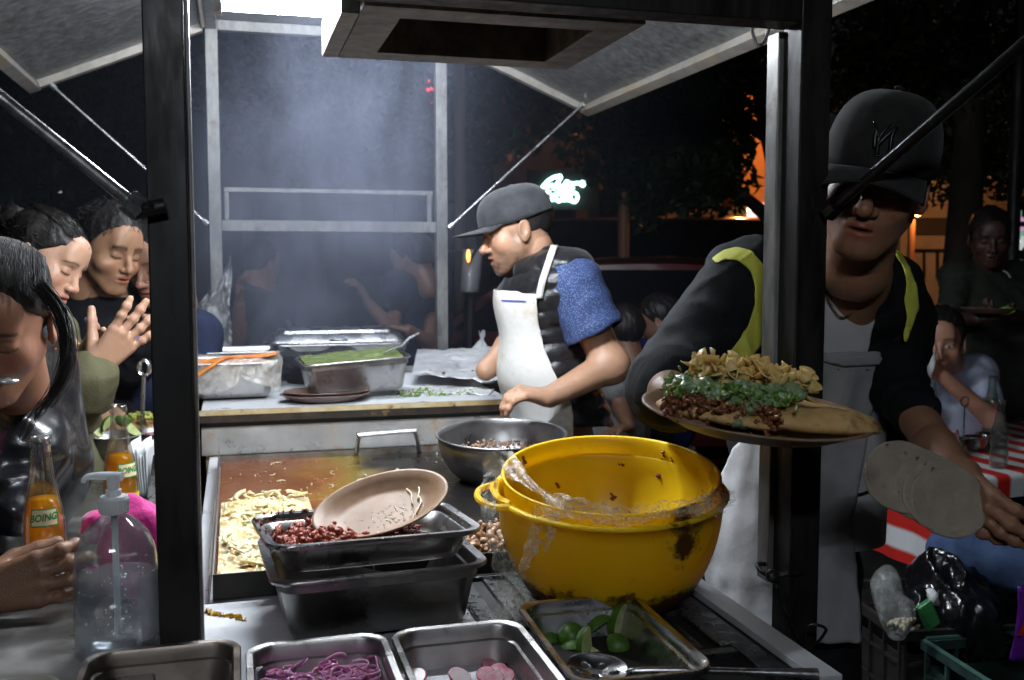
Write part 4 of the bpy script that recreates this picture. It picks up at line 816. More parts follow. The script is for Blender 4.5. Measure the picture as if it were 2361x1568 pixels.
# ---------------------------------------------------------------- people: blended distance fields turned into one continuous surface
class S:
    def __init__(s): s.o = []
    def cap(s, a, b, ra, rb=None, k=.02, flat=None, fs=1., fold=None):
        s.o.append(('c', np.asarray(a, float), np.asarray(b, float), ra, rb if rb is not None else ra, k, None if flat is None else nrm(flat), fs, fold)); return s
    def ell(s, c, r, k=.02, R=None, neg=False):
        s.o.append(('e', np.asarray(c, float), np.asarray(r, float), R, k, neg)); return s
    def __call__(s, P):
        d = None
        for o in s.o:
            if o[0] == 'c':
                _, a, b, ra, rb, k, fl, fs, fold = o; ab = b-a; L2 = ab@ab+1e-12; q = P-a; t = np.clip(q@ab/L2, 0, 1); v = q-t[:, None]*ab; neg = False
                if fl is not None: v = v+(v@fl)[:, None]*fl*(1/fs-1)
                di = np.sqrt((v*v).sum(1))-(ra+(rb-ra)*t)
                if fl is not None and fs < 1: di = di*.8
                if fold is not None:
                    amp, fr, seed = fold; L = math.sqrt(L2); w_ = nz(P, .5/max(L, .1)*1.2, seed, 2); s_ = t*L*fr*6.28+w_*2.2
                    di = di-amp*(1-2*np.abs(np.sin(s_*.5)))*(.55+.45*np.sin(w_*3+seed))
            else:
                _, c, r, R, k, neg = o; q = P-c
                if R is not None: q = q@R.T
                k0 = np.sqrt(((q/r)**2).sum(1)); k1 = np.sqrt(((q/(r*r))**2).sum(1))+1e-9; di = k0*(k0-1)/k1
            if d is None: d = di; continue
            if neg: h = np.clip(.5-.5*(d+di)/k, 0, 1); d = d*(1-h)-di*h+k*h*(1-h)
            else: h = np.clip(.5+.5*(d-di)/k, 0, 1); d = d*(1-h)+di*h-k*h*(1-h)
        return d
    def bounds(s):
        lo = np.full(3, 1e9); hi = -lo
        for o in s.o:
            if o[0] == 'c': R_ = max(o[3], o[4]); lo = np.minimum(lo, np.minimum(o[1], o[2])-R_); hi = np.maximum(hi, np.maximum(o[1], o[2])+R_)
            elif not o[5]: R_ = o[2].max(); lo = np.minimum(lo, o[1]-R_); hi = np.maximum(hi, o[1]+R_)
        return lo-.03, hi+.03
def mesh_sdf(f, lo, hi, h, B=6):
    lo = np.asarray(lo, float); n = (np.ceil((np.asarray(hi)-lo)/(h*B)).astype(int)+1); N = n*B
    ci = np.stack(np.meshgrid(*[np.arange(x) for x in n], indexing='ij'), -1).reshape(-1, 3); cc = lo+(ci*B+(B-1)/2)*h
    dc = f(cc); D = np.repeat(np.repeat(np.repeat(dc.reshape(n), B, 0), B, 1), B, 2).astype(np.float32)
    near = np.abs(dc) < h*B*1.45+.012; ii = ci[near]; loc = np.stack(np.meshgrid(*[np.arange(B)]*3, indexing='ij'), -1).reshape(-1, 3)
    for s0 in range(0, len(ii), 1500):
        idx = (ii[s0:s0+1500, None]*B+loc[None]).reshape(-1, 3); D[idx[:, 0], idx[:, 1], idx[:, 2]] = f(lo+idx*h)
    neg = D < 0; c = [neg[i:N[0]-1+i, j:N[1]-1+j, k:N[2]-1+k] for i in (0, 1) for j in (0, 1) for k in (0, 1)]
    cnt = sum(x.astype(np.int8) for x in c); act = np.argwhere((cnt > 0) & (cnt < 8))
    if len(act) == 0: return np.zeros((0, 3)), np.zeros((0, 4), int)
    co = np.array([(i, j, k) for i in (0, 1) for j in (0, 1) for k in (0, 1)]); va = np.stack([D[act[:, 0]+i, act[:, 1]+j, act[:, 2]+k] for i, j, k in co], 1)
    acc = np.zeros((len(act), 3)); w_ = np.zeros(len(act))
    for a in range(8):
        for b in range(a+1, 8):
            if np.abs(co[a]-co[b]).sum() != 1: continue
            m = (va[:, a] < 0) != (va[:, b] < 0); t = va[m, a]/(va[m, a]-va[m, b]); acc[m] += co[a]+t[:, None]*(co[b]-co[a]); w_[m] += 1
    V = lo+(act+acc/w_[:, None])*h; ID = np.full(N-1, -1, np.int32); ID[act[:, 0], act[:, 1], act[:, 2]] = np.arange(len(act)); Q = []
    for ax in range(3):
        o1, o2 = [(1, 2), (2, 0), (0, 1)][ax]; sl = [slice(0, N[0]), slice(0, N[1]), slice(0, N[2])]; A = [slice(None)]*3; Bs = [slice(None)]*3; A[ax] = slice(0, N[ax]-1); Bs[ax] = slice(1, N[ax])
        ch = np.argwhere(neg[tuple(A)] != neg[tuple(Bs)]); ch = ch[(ch[:, o1] > 0) & (ch[:, o2] > 0) & (ch[:, o1] < N[o1]-1) & (ch[:, o2] < N[o2]-1)]
        s_ = neg[ch[:, 0], ch[:, 1], ch[:, 2]]; e1 = np.zeros(3, int); e1[o1] = 1; e2 = np.zeros(3, int); e2[o2] = 1
        g_ = lambda q: ID[q[:, 0], q[:, 1], q[:, 2]]
        quad = np.stack([g_(ch-e1-e2), g_(ch-e2), g_(ch), g_(ch-e1)], 1); quad[~s_] = quad[~s_][:, ::-1]; Q.append(quad)
    Q = np.concatenate(Q); return V, Q[(Q >= 0).all(1)]
def smoothV(V, Q, it=1, a=.5):
    for _ in range(it):
        acc = np.zeros_like(V); c = np.zeros(len(V))
        for i in range(4):
            for j in ((i+1) % 4, (i-1) % 4): np.add.at(acc, Q[:, i], V[Q[:, j]]); np.add.at(c, Q[:, i], 1)
        V = V*(1-a)+a*acc/np.maximum(c, 1)[:, None]
    return V
def sob(name, S_, h, m, parent, off=0., mask=None, col=None, disp=None, sm=1, thick=0., lo=None, hi=None, label=None):
    l0, h0 = S_.bounds(); l0 = l0-off if lo is None else np.maximum(l0-off, lo); h0 = h0+off if hi is None else np.minimum(h0+off, hi)
    f = (lambda P: S_(P)-off) if disp is None else (lambda P: S_(P)-off-disp(P))
    V, Q = mesh_sdf(f, l0, h0, h); V = smoothV(V, Q, sm)
    if mask is not None:
        keep = mask(V); Q = Q[keep[Q].all(1)]; used = np.unique(Q); mp = np.full(len(V), -1); mp[used] = np.arange(len(used)); V = V[used]; Q = mp[Q]
        E_ = np.concatenate([Q[:, [i, (i+1) % 4]] for i in range(4)]); Es = np.sort(E_, 1); _, inv, cn = np.unique(Es[:, 0].astype(np.int64)*len(V)+Es[:, 1], return_inverse=True, return_counts=True); be = E_[cn[inv.ravel()] == 1]
        for _ in range(7):  # even out the cut edge
            ac = np.zeros_like(V); c_ = np.zeros(len(V)); np.add.at(ac, be[:, 0], V[be[:, 1]]); np.add.at(ac, be[:, 1], V[be[:, 0]]); np.add.at(c_, be[:, 0], 1); np.add.at(c_, be[:, 1], 1); k_ = c_ > 0; V[k_] = V[k_]*.5+.5*ac[k_]/c_[k_][:, None]
    o = obj(name, (V, Q), m, parent, auto=0, col=None if col is None else col(V), label=label)
    if thick: md = o.modifiers.new('s', 'SOLIDIFY'); md.thickness = thick; md.offset = 1
    return o
def PR(V): # position in the 2361 x 1568 frame
    q = V-CAM; z = q@fw; return CX+F*(q@rt)/z, CY-F*(q@up)/z, z
def poly(V, pts):
    u, v, _ = PR(V); inside = np.zeros(len(V), bool); n = len(pts)
    for i in range(n):
        (x1, y1), (x2, y2) = pts[i], pts[(i+1) % n]; c = ((y1 > v) != (y2 > v)) & (u < (x2-x1)*(v-y1)/(y2-y1+1e-9)+x1); inside ^= c
    return inside
def facing(S_, V, e=.004):
    n = np.stack([S_(V+np.eye(3)[i]*e)-S_(V-np.eye(3)[i]*e) for i in range(3)], 1); n /= np.linalg.norm(n, axis=1, keepdims=True)+1e-9; c = CAM-V; c /= np.linalg.norm(c, axis=1, keepdims=True); return (n*c).sum(1)
# head in its own frame: x across, y forward, z up
def head_sdf(p):
    s = S(); w_ = p.get('w', 1.); j = p.get('jaw', 1.); nb = p.get('nose', 1.)
    s.ell((0, -.014, .034), (.074*w_, .094, .083)); s.ell((0, .030, -.022), (.060*w_, .062, .080), .03)
    for q in (-1, 1):
        s.cap((q*.050*w_, .008, -.045), (q*.020, .068, -.098*j), .019, .018, .03)
        s.ell((q*.040*w_, .060, -.026-.006*p.get('puff', 0)), (.024+.010*p.get('puff', 0)*(q > 0), .024+.006*p.get('puff', 0), .026), .022)
    s.ell((0, .078, -.101*j), (.020, .018, .015), .02); s.ell((0, .078, -.066), (.028, .022, .026), .022)
    s.cap((-.034, .080, .023), (.034, .080, .023), .0125, k=.018); s.ell((0, .070, .055), (.045, .026, .035), .03)
    for q in (-1, 1): s.ell((q*.0315, .106, .003), (.019, .020, .014), .014, neg=True)
    for q in (-1, 1): s.ell((q*.0315, .077, .002), (.0165, .0145, .0135), .004); s.cap((q*.020, .089, -.0015), (q*.043, .084, -.0015), .0028, .002, .004)
    s.cap((0, .088, .014), (0, .112*(.5+.5*nb), -.030), .0085, .0105*nb, .012); s.ell((0, .113*(.5+.5*nb), -.033), (.0115*nb, .012, .0105), .007)
    for q in (-1, 1): s.ell((q*.0125*nb, .101, -.0365), (.0085, .0105, .0080), .005)
    for q in (-1, 1): s.ell((q*.007, .108, -.047), (.0042, .006, .0045), .003, neg=True)
    op = p.get('open', 0.)
    s.cap((-.019, .0915, -.0615), (-.004, .1005, -.0585), .0042, .0055, .006); s.cap((.019, .0915, -.0615), (.004, .1005, -.0585), .0042, .0055, .006)
    s.cap((-.014, .0915, -.0715-op), (.014, .0915, -.0715-op), .0062, k=.007); s.ell((0, .097, -.0725-op), (.011, .006, .006), .006)
    s.cap((-.021, .0975, -.0655-op*.5), (.021, .0975, -.0655-op*.5), .0014+op*.5, k=.003)
    s.o[-1] = ('e', np.array([0, .101, -.0655-op*.5]), np.array([.022, .011, .0022+op*.6]), None, .004, True)
    for q in (-1, 1):
        R_ = np.array(Matrix.Rotation(math.radians(q*18), 3, 'Z') @ Matrix.Rotation(math.radians(-10), 3, 'X'))
        s.ell((q*.079*w_, -.010, -.006), (.0075, .020, .032), .006, R_); s.ell((q*.0865*w_, -.005, -.002), (.0055, .012, .020), .005, R_, neg=True); s.ell((q*.080*w_, -.004, -.030), (.006, .009, .010), .006)
    s.cap((0, -.028, -.055), (0, -.045, -.15), .054, .056, .03, flat=None)
    return s
HEADC = {}
def gs(P, c, r): return np.exp(-(((P-np.asarray(c))/np.asarray(r))**2).sum(1))
def head_mesh(p, h=.0026):
    key = str(sorted(p.items()))
    if key in HEADC: return HEADC[key]
    s = head_sdf(p); V, Q = mesh_sdf(s, (-.12, -.15, -.20), (.12, .145, .135), h); V = smoothV(V, Q, 1, .4)
    sk = np.array(p.get('skin', (.40, .22, .14))); C = np.tile(sk, (len(V), 1)); ab = np.abs(V[:, 0]); A = np.c_[ab, V[:, 1:]]
    def mixc(C, m, c): m = np.clip(m, 0, 1)[:, None]; return C*(1-m)+np.array(c)*m
    C = mixc(C, .45*gs(A, (.040, .075, -.03), (.02, .03, .018)), sk*(1.15, .8, .75)); C = mixc(C, .4*gs(A, (0, .113, -.033), (.012, .02, .012)), sk*(1.15, .8, .75))
    lipc = p.get('lip', tuple(sk*(.95, .5, .5))); lip = np.clip(1.6*np.maximum(gs(A, (0, .1, -.0590), (.023, .014, .0052)), gs(A, (0, .096, -.0725-p.get('open', 0)), (.019, .014, .0062))), 0, 1)*(V[:, 1] > .083); C = mixc(C, lip*.85, lipc)
    C = mixc(C, 1.2*gs(A, (0, .1, -.0655-p.get('open', 0)*.5), (.021, .012, .0018+p.get('open', 0)*.7)), (.03, .008, .008))
    br = (.012, .009, .008); arc = .0245+.004*(1-((ab-.030)/.018)**2); bm = np.exp(-((V[:, 2]-arc)/(.0038*p.get('brow', 1.)))**2)*(ab > .012)*(ab < .050)*(V[:, 1] > .06); C = mixc(C, bm*.9, br)
    el = -.0030-.0035*(1-((ab-.0315)/.016)**2)
    e_ = p.get('eye', 'down'); inr = (ab > .016)*(ab < .048)*(V[:, 1] > .07)
    if e_ == 'down': C = mixc(C, np.exp(-((V[:, 2]-el)/.0019)**2)*inr*.95, (.012, .009, .009)); C = mixc(C, .35*gs(A, (.0315, .09, .008), (.017, .02, .006)), sk*.55)
    else:
        C = mixc(C, (gs(A, (.0315, .09, .0015), (.0125, .02, .0050)) > .36)*1., (.55, .52, .50)); C = mixc(C, (gs(A, (.0315, .09, .0015), (.0058, .02, .0058)) > .38)*1., (.012, .008, .006)); C = mixc(C, np.exp(-((V[:, 2]-.0075)/.0016)**2)*inr*.9, br)
    C = mixc(C, 1.2*gs(A, (.008, .106, -.046), (.0055, .008, .0042)), sk*.12)
    b = p.get('beard', 0.)
    if b:
        bmask = np.clip((-.042-V[:, 2])/.02, 0, 1)*np.clip((V[:, 1]-.0)/.03, 0, 1)*(1-lip); must = gs(A, (.010, .1, -.050), (.022, .02, .006)); side = np.clip((.035-np.abs(V[:, 1]-.012)-.0)/.02, 0, 1)*np.clip((.02-V[:, 2])/.03, 0, 1)*np.clip((V[:, 2]+.12)/.03, 0, 1)
        n_ = .85+.25*nz(V, 40, 4, 2); C = mixc(C, b*1.25*np.clip(np.maximum(np.maximum(bmask*(.60+.40*gs(A, (0, .08, -.09), (.03, .05, .028))), must), side*.4), 0, 1)*n_, (.022, .016, .014))
    C = mixc(C, .12*(nz(V, 30, 2, 3) > .4), sk*.8)
    HEADC[key] = (V, Q, C); return HEADC[key]
def hframe(c, f, u):
    f = nrm(f); u = nrm(np.asarray(u)-f*np.dot(u, f)); x = np.cross(f, u); return np.asarray(c, float), np.stack([x, f, u], 0)  # rows
def toW(fr, V, s=1.): return fr[0]+(V*s)@fr[1]
def toL(fr, P, s=1.): return ((P-fr[0])@fr[1].T)/s
def skinmat(name, rough=.42): return mat(name, (.92, .92, .92), (1, 1, 1), rough=rough, ns=60, bump=.0007, bs=420, sss=.10, attr=True, rv=.06)
SKIN = skinmat('skin')
def hand(s, wr, d, n, t, curls, size=1., thumb=None, spread=.06, k=.005, lens=(.070, .079, .073, .057)):
    # wr wrist, d towards the fingers, n palm side, t thumb side, curls = four (a1, a2, a3) in radians
    d = nrm(d); n = nrm(np.asarray(n)-d*np.dot(n, d)); t = np.cross(n, d) if np.dot(np.cross(n, d), t) > 0 else -np.cross(n, d); wr = np.asarray(wr, float); z = size
    off = (.028, .0095, -.0095, -.027); kn = (.088, .092, .088, .079)
    for i in range(4):
        b = wr+d*kn[i]*z+t*off[i]*z; s.cap(wr+t*off[i]*.55*z+d*.012*z, b, .0135*z, .0105*z, .012)
        rr = (.0092, .0095, .0090, .0080)[i]*z; L = lens[i]*z; ang = 0.; p = b; dv = nrm(d+t*spread*(1.5-i))
        for q, (fr_, cu) in enumerate(zip((.46, .30, .24), curls[i])):
            ang += cu; dd = dv*math.cos(ang)+n*math.sin(ang); p2 = p+dd*L*fr_; s.cap(p, p2, rr*(1-.06*q), rr*(.94-.08*q), k*.8); s.ell(p, (rr*1.06,)*3, k*.8); p = p2
    tb = wr+d*.022*z+t*.020*z+n*.006*z; td = nrm(d*.55+t*.75+n*.35) if thumb is None else nrm(thumb[0]); td2 = td if thumb is None else nrm(thumb[1])
    s.cap(tb, tb+td*.040*z, .0145*z, .0115*z, .012); p = tb+td*.040*z; s.cap(p, p+td2*.032*z, .0108*z, .0100*z, k); s.cap(p+td2*.032*z, p+td2*.056*z, .0100*z, .0080*z, k)
    return s
def flatcol(c): return lambda V: np.tile(np.asarray(c), (len(V), 1))*(1+.06*nz(V, 12, 5, 2))[:, None]
HAIRM = mat('black_hair', (.006, .005, .005), (.022, .019, .018), rough=.45, ns=8, bump=.0022, bs=90, stretch=(1, 1, .15), spec=.28)
def hair_sdf(fr, sc_, style, name, parent, h=.004, seed=1, tuft=0, flow=(0, .6, -.8), tl=.028):
    def f(P):
        L = toL(fr, P, sc_); q = L-np.array([0, -.016, .036]); r = np.array([.082, .104, .094]) if style != 'short' else np.array([.085, .107, .099]); k0 = np.sqrt(((q/r)**2).sum(1)); k1 = np.sqrt(((q/(r*r))**2).sum(1))+1e-9; d = k0*(k0-1)/k1
        y, z, x = L[:, 1], L[:, 2], np.abs(L[:, 0])
        if style == 'short': zl = np.where(y > .045, .062+.25*(y-.07)*(y > .07)+.1*x, np.where(y > .0, .062-(.045-y)*1.7, np.where(y > -.03, -.006+(y)*.4, -.018+(y+.03)*1.0)))
        elif style == 'sides': zl = np.where(y > .02, .03, np.where(y > -.005, .03-(.02-y)*1.0, -.03+(y+.005)*.5))
        else: zl = np.where(y > .05, .046+.15*x, np.where(y > -.005, .050-(.05-y)*.9, -.03+(y+.005)*.8))
        lo_ = (zl-z)*.8
        n_ = .0035*nz(L*[1, 1, .6], 9, seed, 3)+(.003*nz(L*[3, 1, .3], 26, seed+3, 2) if style != 'sides' else -.004)
        d = d-n_+(.006 if style == 'short' and False else 0)
        if style == 'tied': d = np.minimum(d, np.sqrt(((L-np.array([.0, -.118, .052]))**2).sum(1))-.040-.004*nz(L, 22, 9, 2))
        kk = .010; hh = np.clip(.5-.5*(d-lo_)/kk, 0, 1); return (d*(1-hh)+lo_*hh+kk*hh*(1-hh))*sc_
    lo, hi = fr[0]-.19*sc_, fr[0]+.19*sc_; V, Q = mesh_sdf(f, lo, hi, h)
    o = obj(name, (V, Q), HAIRM, parent, auto=0)
    if tuft:
        r0 = np.random.RandomState(seed); g = G(); L = toL(fr, V, sc_); fl_ = np.asarray(flow, float)
        for i in r0.randint(0, len(V), tuft):
            p = L[i]; nr = nrm(p-np.array([0, -.016, .02])); f_ = fl_*(1 if p[1] > -.03 else -.3)+np.array([p[0]*6, 0, 0]); f_ = nrm(f_-nr*(f_@nr)+r0.normal(size=3)*.25); P = [p-nr*.002, p+nr*.0035+f_*tl*.33, p+nr*.0045+f_*tl*.66, p+nr*.002+f_*tl*r0.uniform(.8, 1.2)]
            g.tube(toW(fr, np.array(P), sc_), [.0009, .0009, .0006, .0002], 3, caps=False)
        obj('hair_tufts', g, HAIRM, o, auto=0, recalc=False)
    return o
def strands(fr, sc_, n, seed, part, parent, flow, r=.0006, L=10, m=None, name='hair_strands'):
    g = G(); r0 = np.random.RandomState(seed)
    for i in range(n):
        P = flow(r0, i); P = toW(fr, np.array(P), sc_); g.tube(P, np.linspace(r, r*.3, len(P)), 3, caps=False)
    return obj(name, g, m or HAIRM, parent, auto=0, recalc=False)
CAPD = mat('cap_cloth', (.018, .017, .017), (.030, .029, .028), rough=.85, ns=30, bump=.0005, bs=600, sheen=.08, spec=.15)
def cap(fr, sc_, m, parent, tilt=0., bill=.075, bw=.080, flat=1., curve=.022, zoff=.0):
    # dome as a lathe-like grid with six panels, bill as a curved plate
    g = G(); n, k = 72, 22; P = []
    for j in range(k):
        th = (j/(k-1))*math.pi*.5; row = []
        for i in range(n):
            a = i/n*2*math.pi; seam = .0012*max(0, 1-abs(((a*6/(2*math.pi)+.5) % 1)-.5)*0-0)*0
            ds = abs(((a/(math.pi/3)) % 1)-.5); dent = -.0012*math.exp(-((.5-ds)/.02)**2); rr = math.sin(th)**.7 if th > 0 else 0; zz = math.cos(th)**(.85)
            row.append((math.cos(a)*(.0865*rr+dent*rr), -.010+math.sin(a)*((.121 if math.sin(a) > 0 else .108)*rr+dent*rr), .034+zoff+(.100*flat)*zz*1.0+.0+.004*math.sin(a)*rr*0))
        P.append(row)
    P = np.array(P); low = []
    for i in range(n):
        a = i/n*2*math.pi; low.append((math.cos(a)*.0855, -.010+math.sin(a)*(.120 if math.sin(a) > 0 else .107), .020+zoff-.012*math.sin(a)*(-1 if math.sin(a) < 0 else .0)*-1))
    rings = [P[j] for j in range(1, k)]+[np.array(low), np.array(low)*(.97, .97, 1)+(0, 0, .001)]
    rings = [toW(fr, np.asarray(r), sc_) for r in rings]; g.loft(rings, True, False); o = obj('cap_crown', g, m, parent, auto=0)
    gb = G(); Q = []
    for i in range(25):
        a = math.radians(-62+124*i/24); row = []
        for j in range(9):
            t = j/8; bx_ = math.sin(a)*(.0855+(bw-.0755)*t); by = -.010+math.cos(a)*.119+bill*t*(math.cos(a*1.15)**.7 if abs(a*1.15) < 1.57 else 0); row.append((bx_, by, .024+zoff-curve*(math.sin(a)**2)*(.3+.9*t)-.14*tilt*t+.004*math.cos(a)))
        Q.append(row)
    gb.grid(toW(fr, np.array(Q).reshape(-1, 3), sc_).reshape(25, 9, 3), thick=.003); obj('cap_bill', gb, m, parent, auto=0)
    g = G(); g.ell(toW(fr, np.array([[0, -.014, .136*flat+zoff*.99+.0]]), sc_)[0], fr[1][0]*.007, fr[1][1]*.007, fr[1][2]*.003, 14, 8); obj('cap_button', g, m, o)
    return o
def add_head(parts, fr, p, sc_=1., h=.0026):
    V, Q, C = head_mesh(p, h); parts.append((toW(fr, V, sc_), Q, C))
def bodyobj(parts, parent, name='body'):
    V = np.concatenate([a for a, _, _ in parts]); o_ = 0; Qs = []
    for a, q, _ in parts: Qs.append(q+o_); o_ += len(a)
    return obj(name, (V, np.concatenate(Qs)), SKIN, parent, auto=0, col=np.concatenate([c for _, _, c in parts]))
def sdfpart(s, h, c, sm=1):
    lo, hi = s.bounds(); V, Q = mesh_sdf(s, lo, hi, h); V = smoothV(V, Q, sm, .4); return (V, Q, flatcol(c)(V))
UPV = np.array([0, 0, 1.]); FWH = np.array([math.sin(yaw), math.cos(yaw), 0])
def person(label, foot, group=None): return thing('person', foot, label, 'person', group)
def trousers(pel, f, par, m, h=.011, r=.10, sep=.095):
    pel = np.asarray(pel, float); sd = nrm(np.cross(f, UPV)); s = S(); s.cap(pel-sd*.07, pel+sd*.07, r*1.15, k=.03, flat=f, fs=.8)
    for q in (-1, 1):
        hp = pel+sd*q*sep-(0, 0, .05); kn = hp*(1, 1, 0)+sd*q*.02+nrm(f)*.02+(0, 0, pel[2]*.5); an = kn*(1, 1, 0)-nrm(f)*.01+(0, 0, .09); s.cap(hp, kn, r, .072, .03, fold=(.004, 9, 3)); s.cap(kn, an, .072, .062, .02, fold=(.004, 14, 5))
    o = sob('trousers', s, h, m, par, sm=1); g = G()
    for q in (-1, 1):
        an = pel+sd*q*(sep+.02); an[2] = 0; fd = nrm(np.array([f[0], f[1], 0])); g.ell(an+fd*.05+(0, 0, .045), sd*.045, fd*.13, UPV*.045, 16, 10)
    obj('shoe', g, DARK, par, auto=0); return s
# ---------------------------------------------------------------- the cook in profile beside the raised counter
TX = lambda n_, a, b_=None, **k: mat(n_, a, b_ or tuple(x*1.5 for x in a), rough=.85, ns=30, bump=.0006, bs=500, spec=.15, **k)
ZK = 2.68
ck = person('man in grey cap, black quilted vest and stained white apron leaning over the raised counter', (1.02, 2.95, 0))
fr = hframe(at(1194, 531, ZK), dr(-1, -.26, -.10), dr(-.2, 1, .0)); SC = .91
sk = (.44, .245, .155); parts = []
add_head(parts, fr, dict(skin=sk, beard=.85, open=.004, nose=1.02, eye='down', brow=1.1), SC)
sh_n = at(1318, 662, 2.62); sh_f = at(1285, 650, 2.98); el_n = at(1408, 842, 2.60); wr_n = at(1268, 915, 2.52)
nk = at(1262, 640, 2.76); chest = at(1250, 770, 2.78); pel = at(1310, 1035, 2.84)
s = S(); s.cap(toW(fr, np.array([[0, -.03, -.06]]), SC)[0], nk+(0, 0, -.02), .054, .060); s.cap(nk, chest, .065, .08, .05); s.cap(chest, pel, .08, .08, .05)
s.cap(sh_n, el_n, .052, .043, .03); s.cap(el_n, wr_n, .045, .028, .02); s.ell(el_n, (.043, .042, .042), .03); s.cap(sh_f, at(1180, 800, 2.98), .05, .045, .03); s.cap(at(1180, 800, 2.98), at(1120, 855, 2.9), .045, .03, .03)
parts.append(sdfpart(s, .0055, sk))
s = S(); s.cap(el_n*.3+wr_n*.7, wr_n, .031, .028, .01)
hand(s, wr_n, at(1205, 905, 2.48)-wr_n, dr(-.1, -1, .3), dr(-.2, .5, -.9), [(.5, .7, .4), (.6, .8, .5), (.7, .8, .5), (.8, .9, .5)], 1.0, thumb=(dr(-.9, .35, -.3), dr(-.8, -.1, -.2)))
parts.append(sdfpart(s, .003, sk))
bodyobj(parts, ck)
hair_sdf(fr, SC, 'sides', 'hair', ck, .005)
cap(fr, SC, mat('grey_cap', (.030, .031, .035), (.050, .051, .057), rough=.9, ns=30, bump=.0006, bs=500, sheen=.1, spec=.2), ck, tilt=.02, bill=.080, flat=.94, zoff=.004, curve=.014)
fl = FWH
tv = S(); tv.cap(at(1305, 650, 2.64), at(1285, 645, 2.94), .075, .075, .04); tv.cap(at(1262, 690, 2.70), at(1262, 690, 2.90), .118, k=.06); tv.cap(at(1265, 850, 2.72), at(1270, 850, 2.92), .112, k=.08); tv.cap(at(1305, 985, 2.76), at(1305, 985, 2.92), .112, k=.08)
tv.cap(at(1250, 606, 2.77), at(1262, 640, 2.78), .068, .085, .03)
ax0, ax1 = at(1250, 600, 2.8), at(1320, 1000, 2.8); adv = nrm(ax1-ax0)
def quilt(P):
    t = (P-ax0)@adv+.012*nz(P, 3, 2, 2); w_ = np.abs(np.sin(t*math.pi/.047)); return .0085*(w_**.6-.6)+.0025*nz(P, 22, 4, 2)
VEST = mat('quilted_vest', (.006, .006, .008), (.012, .012, .014), rough=.36, ns=40, bump=.0015, bs=120, sheen=.1)
def vmask(V):
    u, v, z = PR(V); nk_ = (v > 560+(u-1190)*.1) & ~((u < 1185) & (v < 640)); return nk_ & (v < 985)
sob('vest', tv, .0055, VEST, ck, off=.012, disp=quilt, mask=vmask, thick=.004)
sl = S(); sl.cap(sh_n+(0, 0, .004), sh_n*.36+el_n*.64, .078, .078, .02, fold=(.0035, 16, 7)); sl.cap(sh_n, at(1292, 645, 2.72), .072, .08, .03)
SHIRT = mat('blue_print_shirt', (.022, .040, .12), (.032, .055, .16), rough=.75, ns=30, bump=.0012, bs=60)
_m = SHIRT; n = _m.node_tree.nodes; l = _m.node_tree.links; vo = n.new('ShaderNodeTexVoronoi'); vo.inputs['Scale'].default_value = 230; tcn = n.new('ShaderNodeTexCoord'); l.new(tcn.outputs['Object'], vo.inputs['Vector'])
r_ = n.new('ShaderNodeMapRange'); r_.inputs['From Min'].default_value = .30; r_.inputs['From Max'].default_value = .36; r_.inputs['To Min'].default_value = 1; r_.inputs['To Max'].default_value = 0; l.new(vo.outputs['Distance'], r_.inputs['Value'])
mx = n.new('ShaderNodeMix'); mx.data_type = 'RGBA'; src = n['Principled BSDF'].inputs[0].links[0].from_socket; l.new(r_.outputs[0], mx.inputs[0]); l.new(src, mx.inputs[6]); mx.inputs[7].default_value = (.13, .18, .31, 1); l.new(mx.outputs[2], n['Principled BSDF'].inputs[0])
cut = nrm(el_n-sh_n); cutp = sh_n*.38+el_n*.62
sob('shirt_sleeve', sl, .0055, SHIRT, ck, mask=lambda V: ((V-cutp)@cut+.006*nz(V, 6, 3) < 0) & ((V-sh_n)@dr(1, -.25, -.9)+.045 > 0), thick=.003)
AP = mat('apron_cloth', (.62, .61, .58), (.70, .69, .67), rough=.85, ns=8, bump=.0025, bs=26, c3=((.48, .33, .12), 6, .52, .70))
def amask(V):
    u, v, z = PR(V); e_ = np.interp(v, [665, 690, 740, 800, 860, 900, 930, 1010, 1100], [1244, 1240, 1243, 1256, 1282, 1305, 1322, 1322, 1322]); return (u < e_) & (v > 668+(u-1165)*.11)
sob('apron', tv, .0055, AP, ck, off=.026, mask=amask, disp=lambda P: .006*nz(P*(1, 1, .35), 5, 6, 2), thick=.003)
sa = S(); sa.cap(at(1305, 985, 2.76), at(1305, 985, 2.92), .118, k=.05); sa.cap(at(1312, 1200, 2.72), at(1312, 1200, 2.94), .115, k=.1)
sob('apron_skirt', sa, .008, AP, ck, off=.024, mask=lambda V: PR(V)[0] < 1322, disp=lambda P: .008*nz(P*(1, 1, .2), 5, 6, 2), thick=.003)
g = G(); st_ = [(1243, 688), (1246, 668), (1253, 640), (1263, 610), (1273, 580), (1278, 566)]
P = []
for (u, v) in st_:
    r0 = ray(u, v); t = 2.3
    for _ in range(60):
        d_ = (tv((CAM+r0*t)[None])[0]-.026)
        if d_ < .0005 or t > 3.1: break
        t += d_*.8
    P.append(CAM+r0*min(t, 2.80))
g.grid(np.array([[p-rt*.009, p+rt*.009] for p in spline(P, 4)]), thick=.002); obj('apron_strap', g, AP, ck, auto=0)
sob('apron_trim', tv, .0035, mat('blue_trim', (.03, .06, .35), rough=.7), ck, off=.0325, disp=lambda P: .006*nz(P*(1, 1, .35), 5, 6, 2), mask=lambda V: poly(V, [(1150, 688), (1236, 695), (1236, 701), (1150, 694)]) & (facing(tv, V) > 0))
trousers(pel+(0, 0, -.06), dr(-1, 0, 0), ck, TX('black_trousers', (.012, .012, .013)), r=.10)
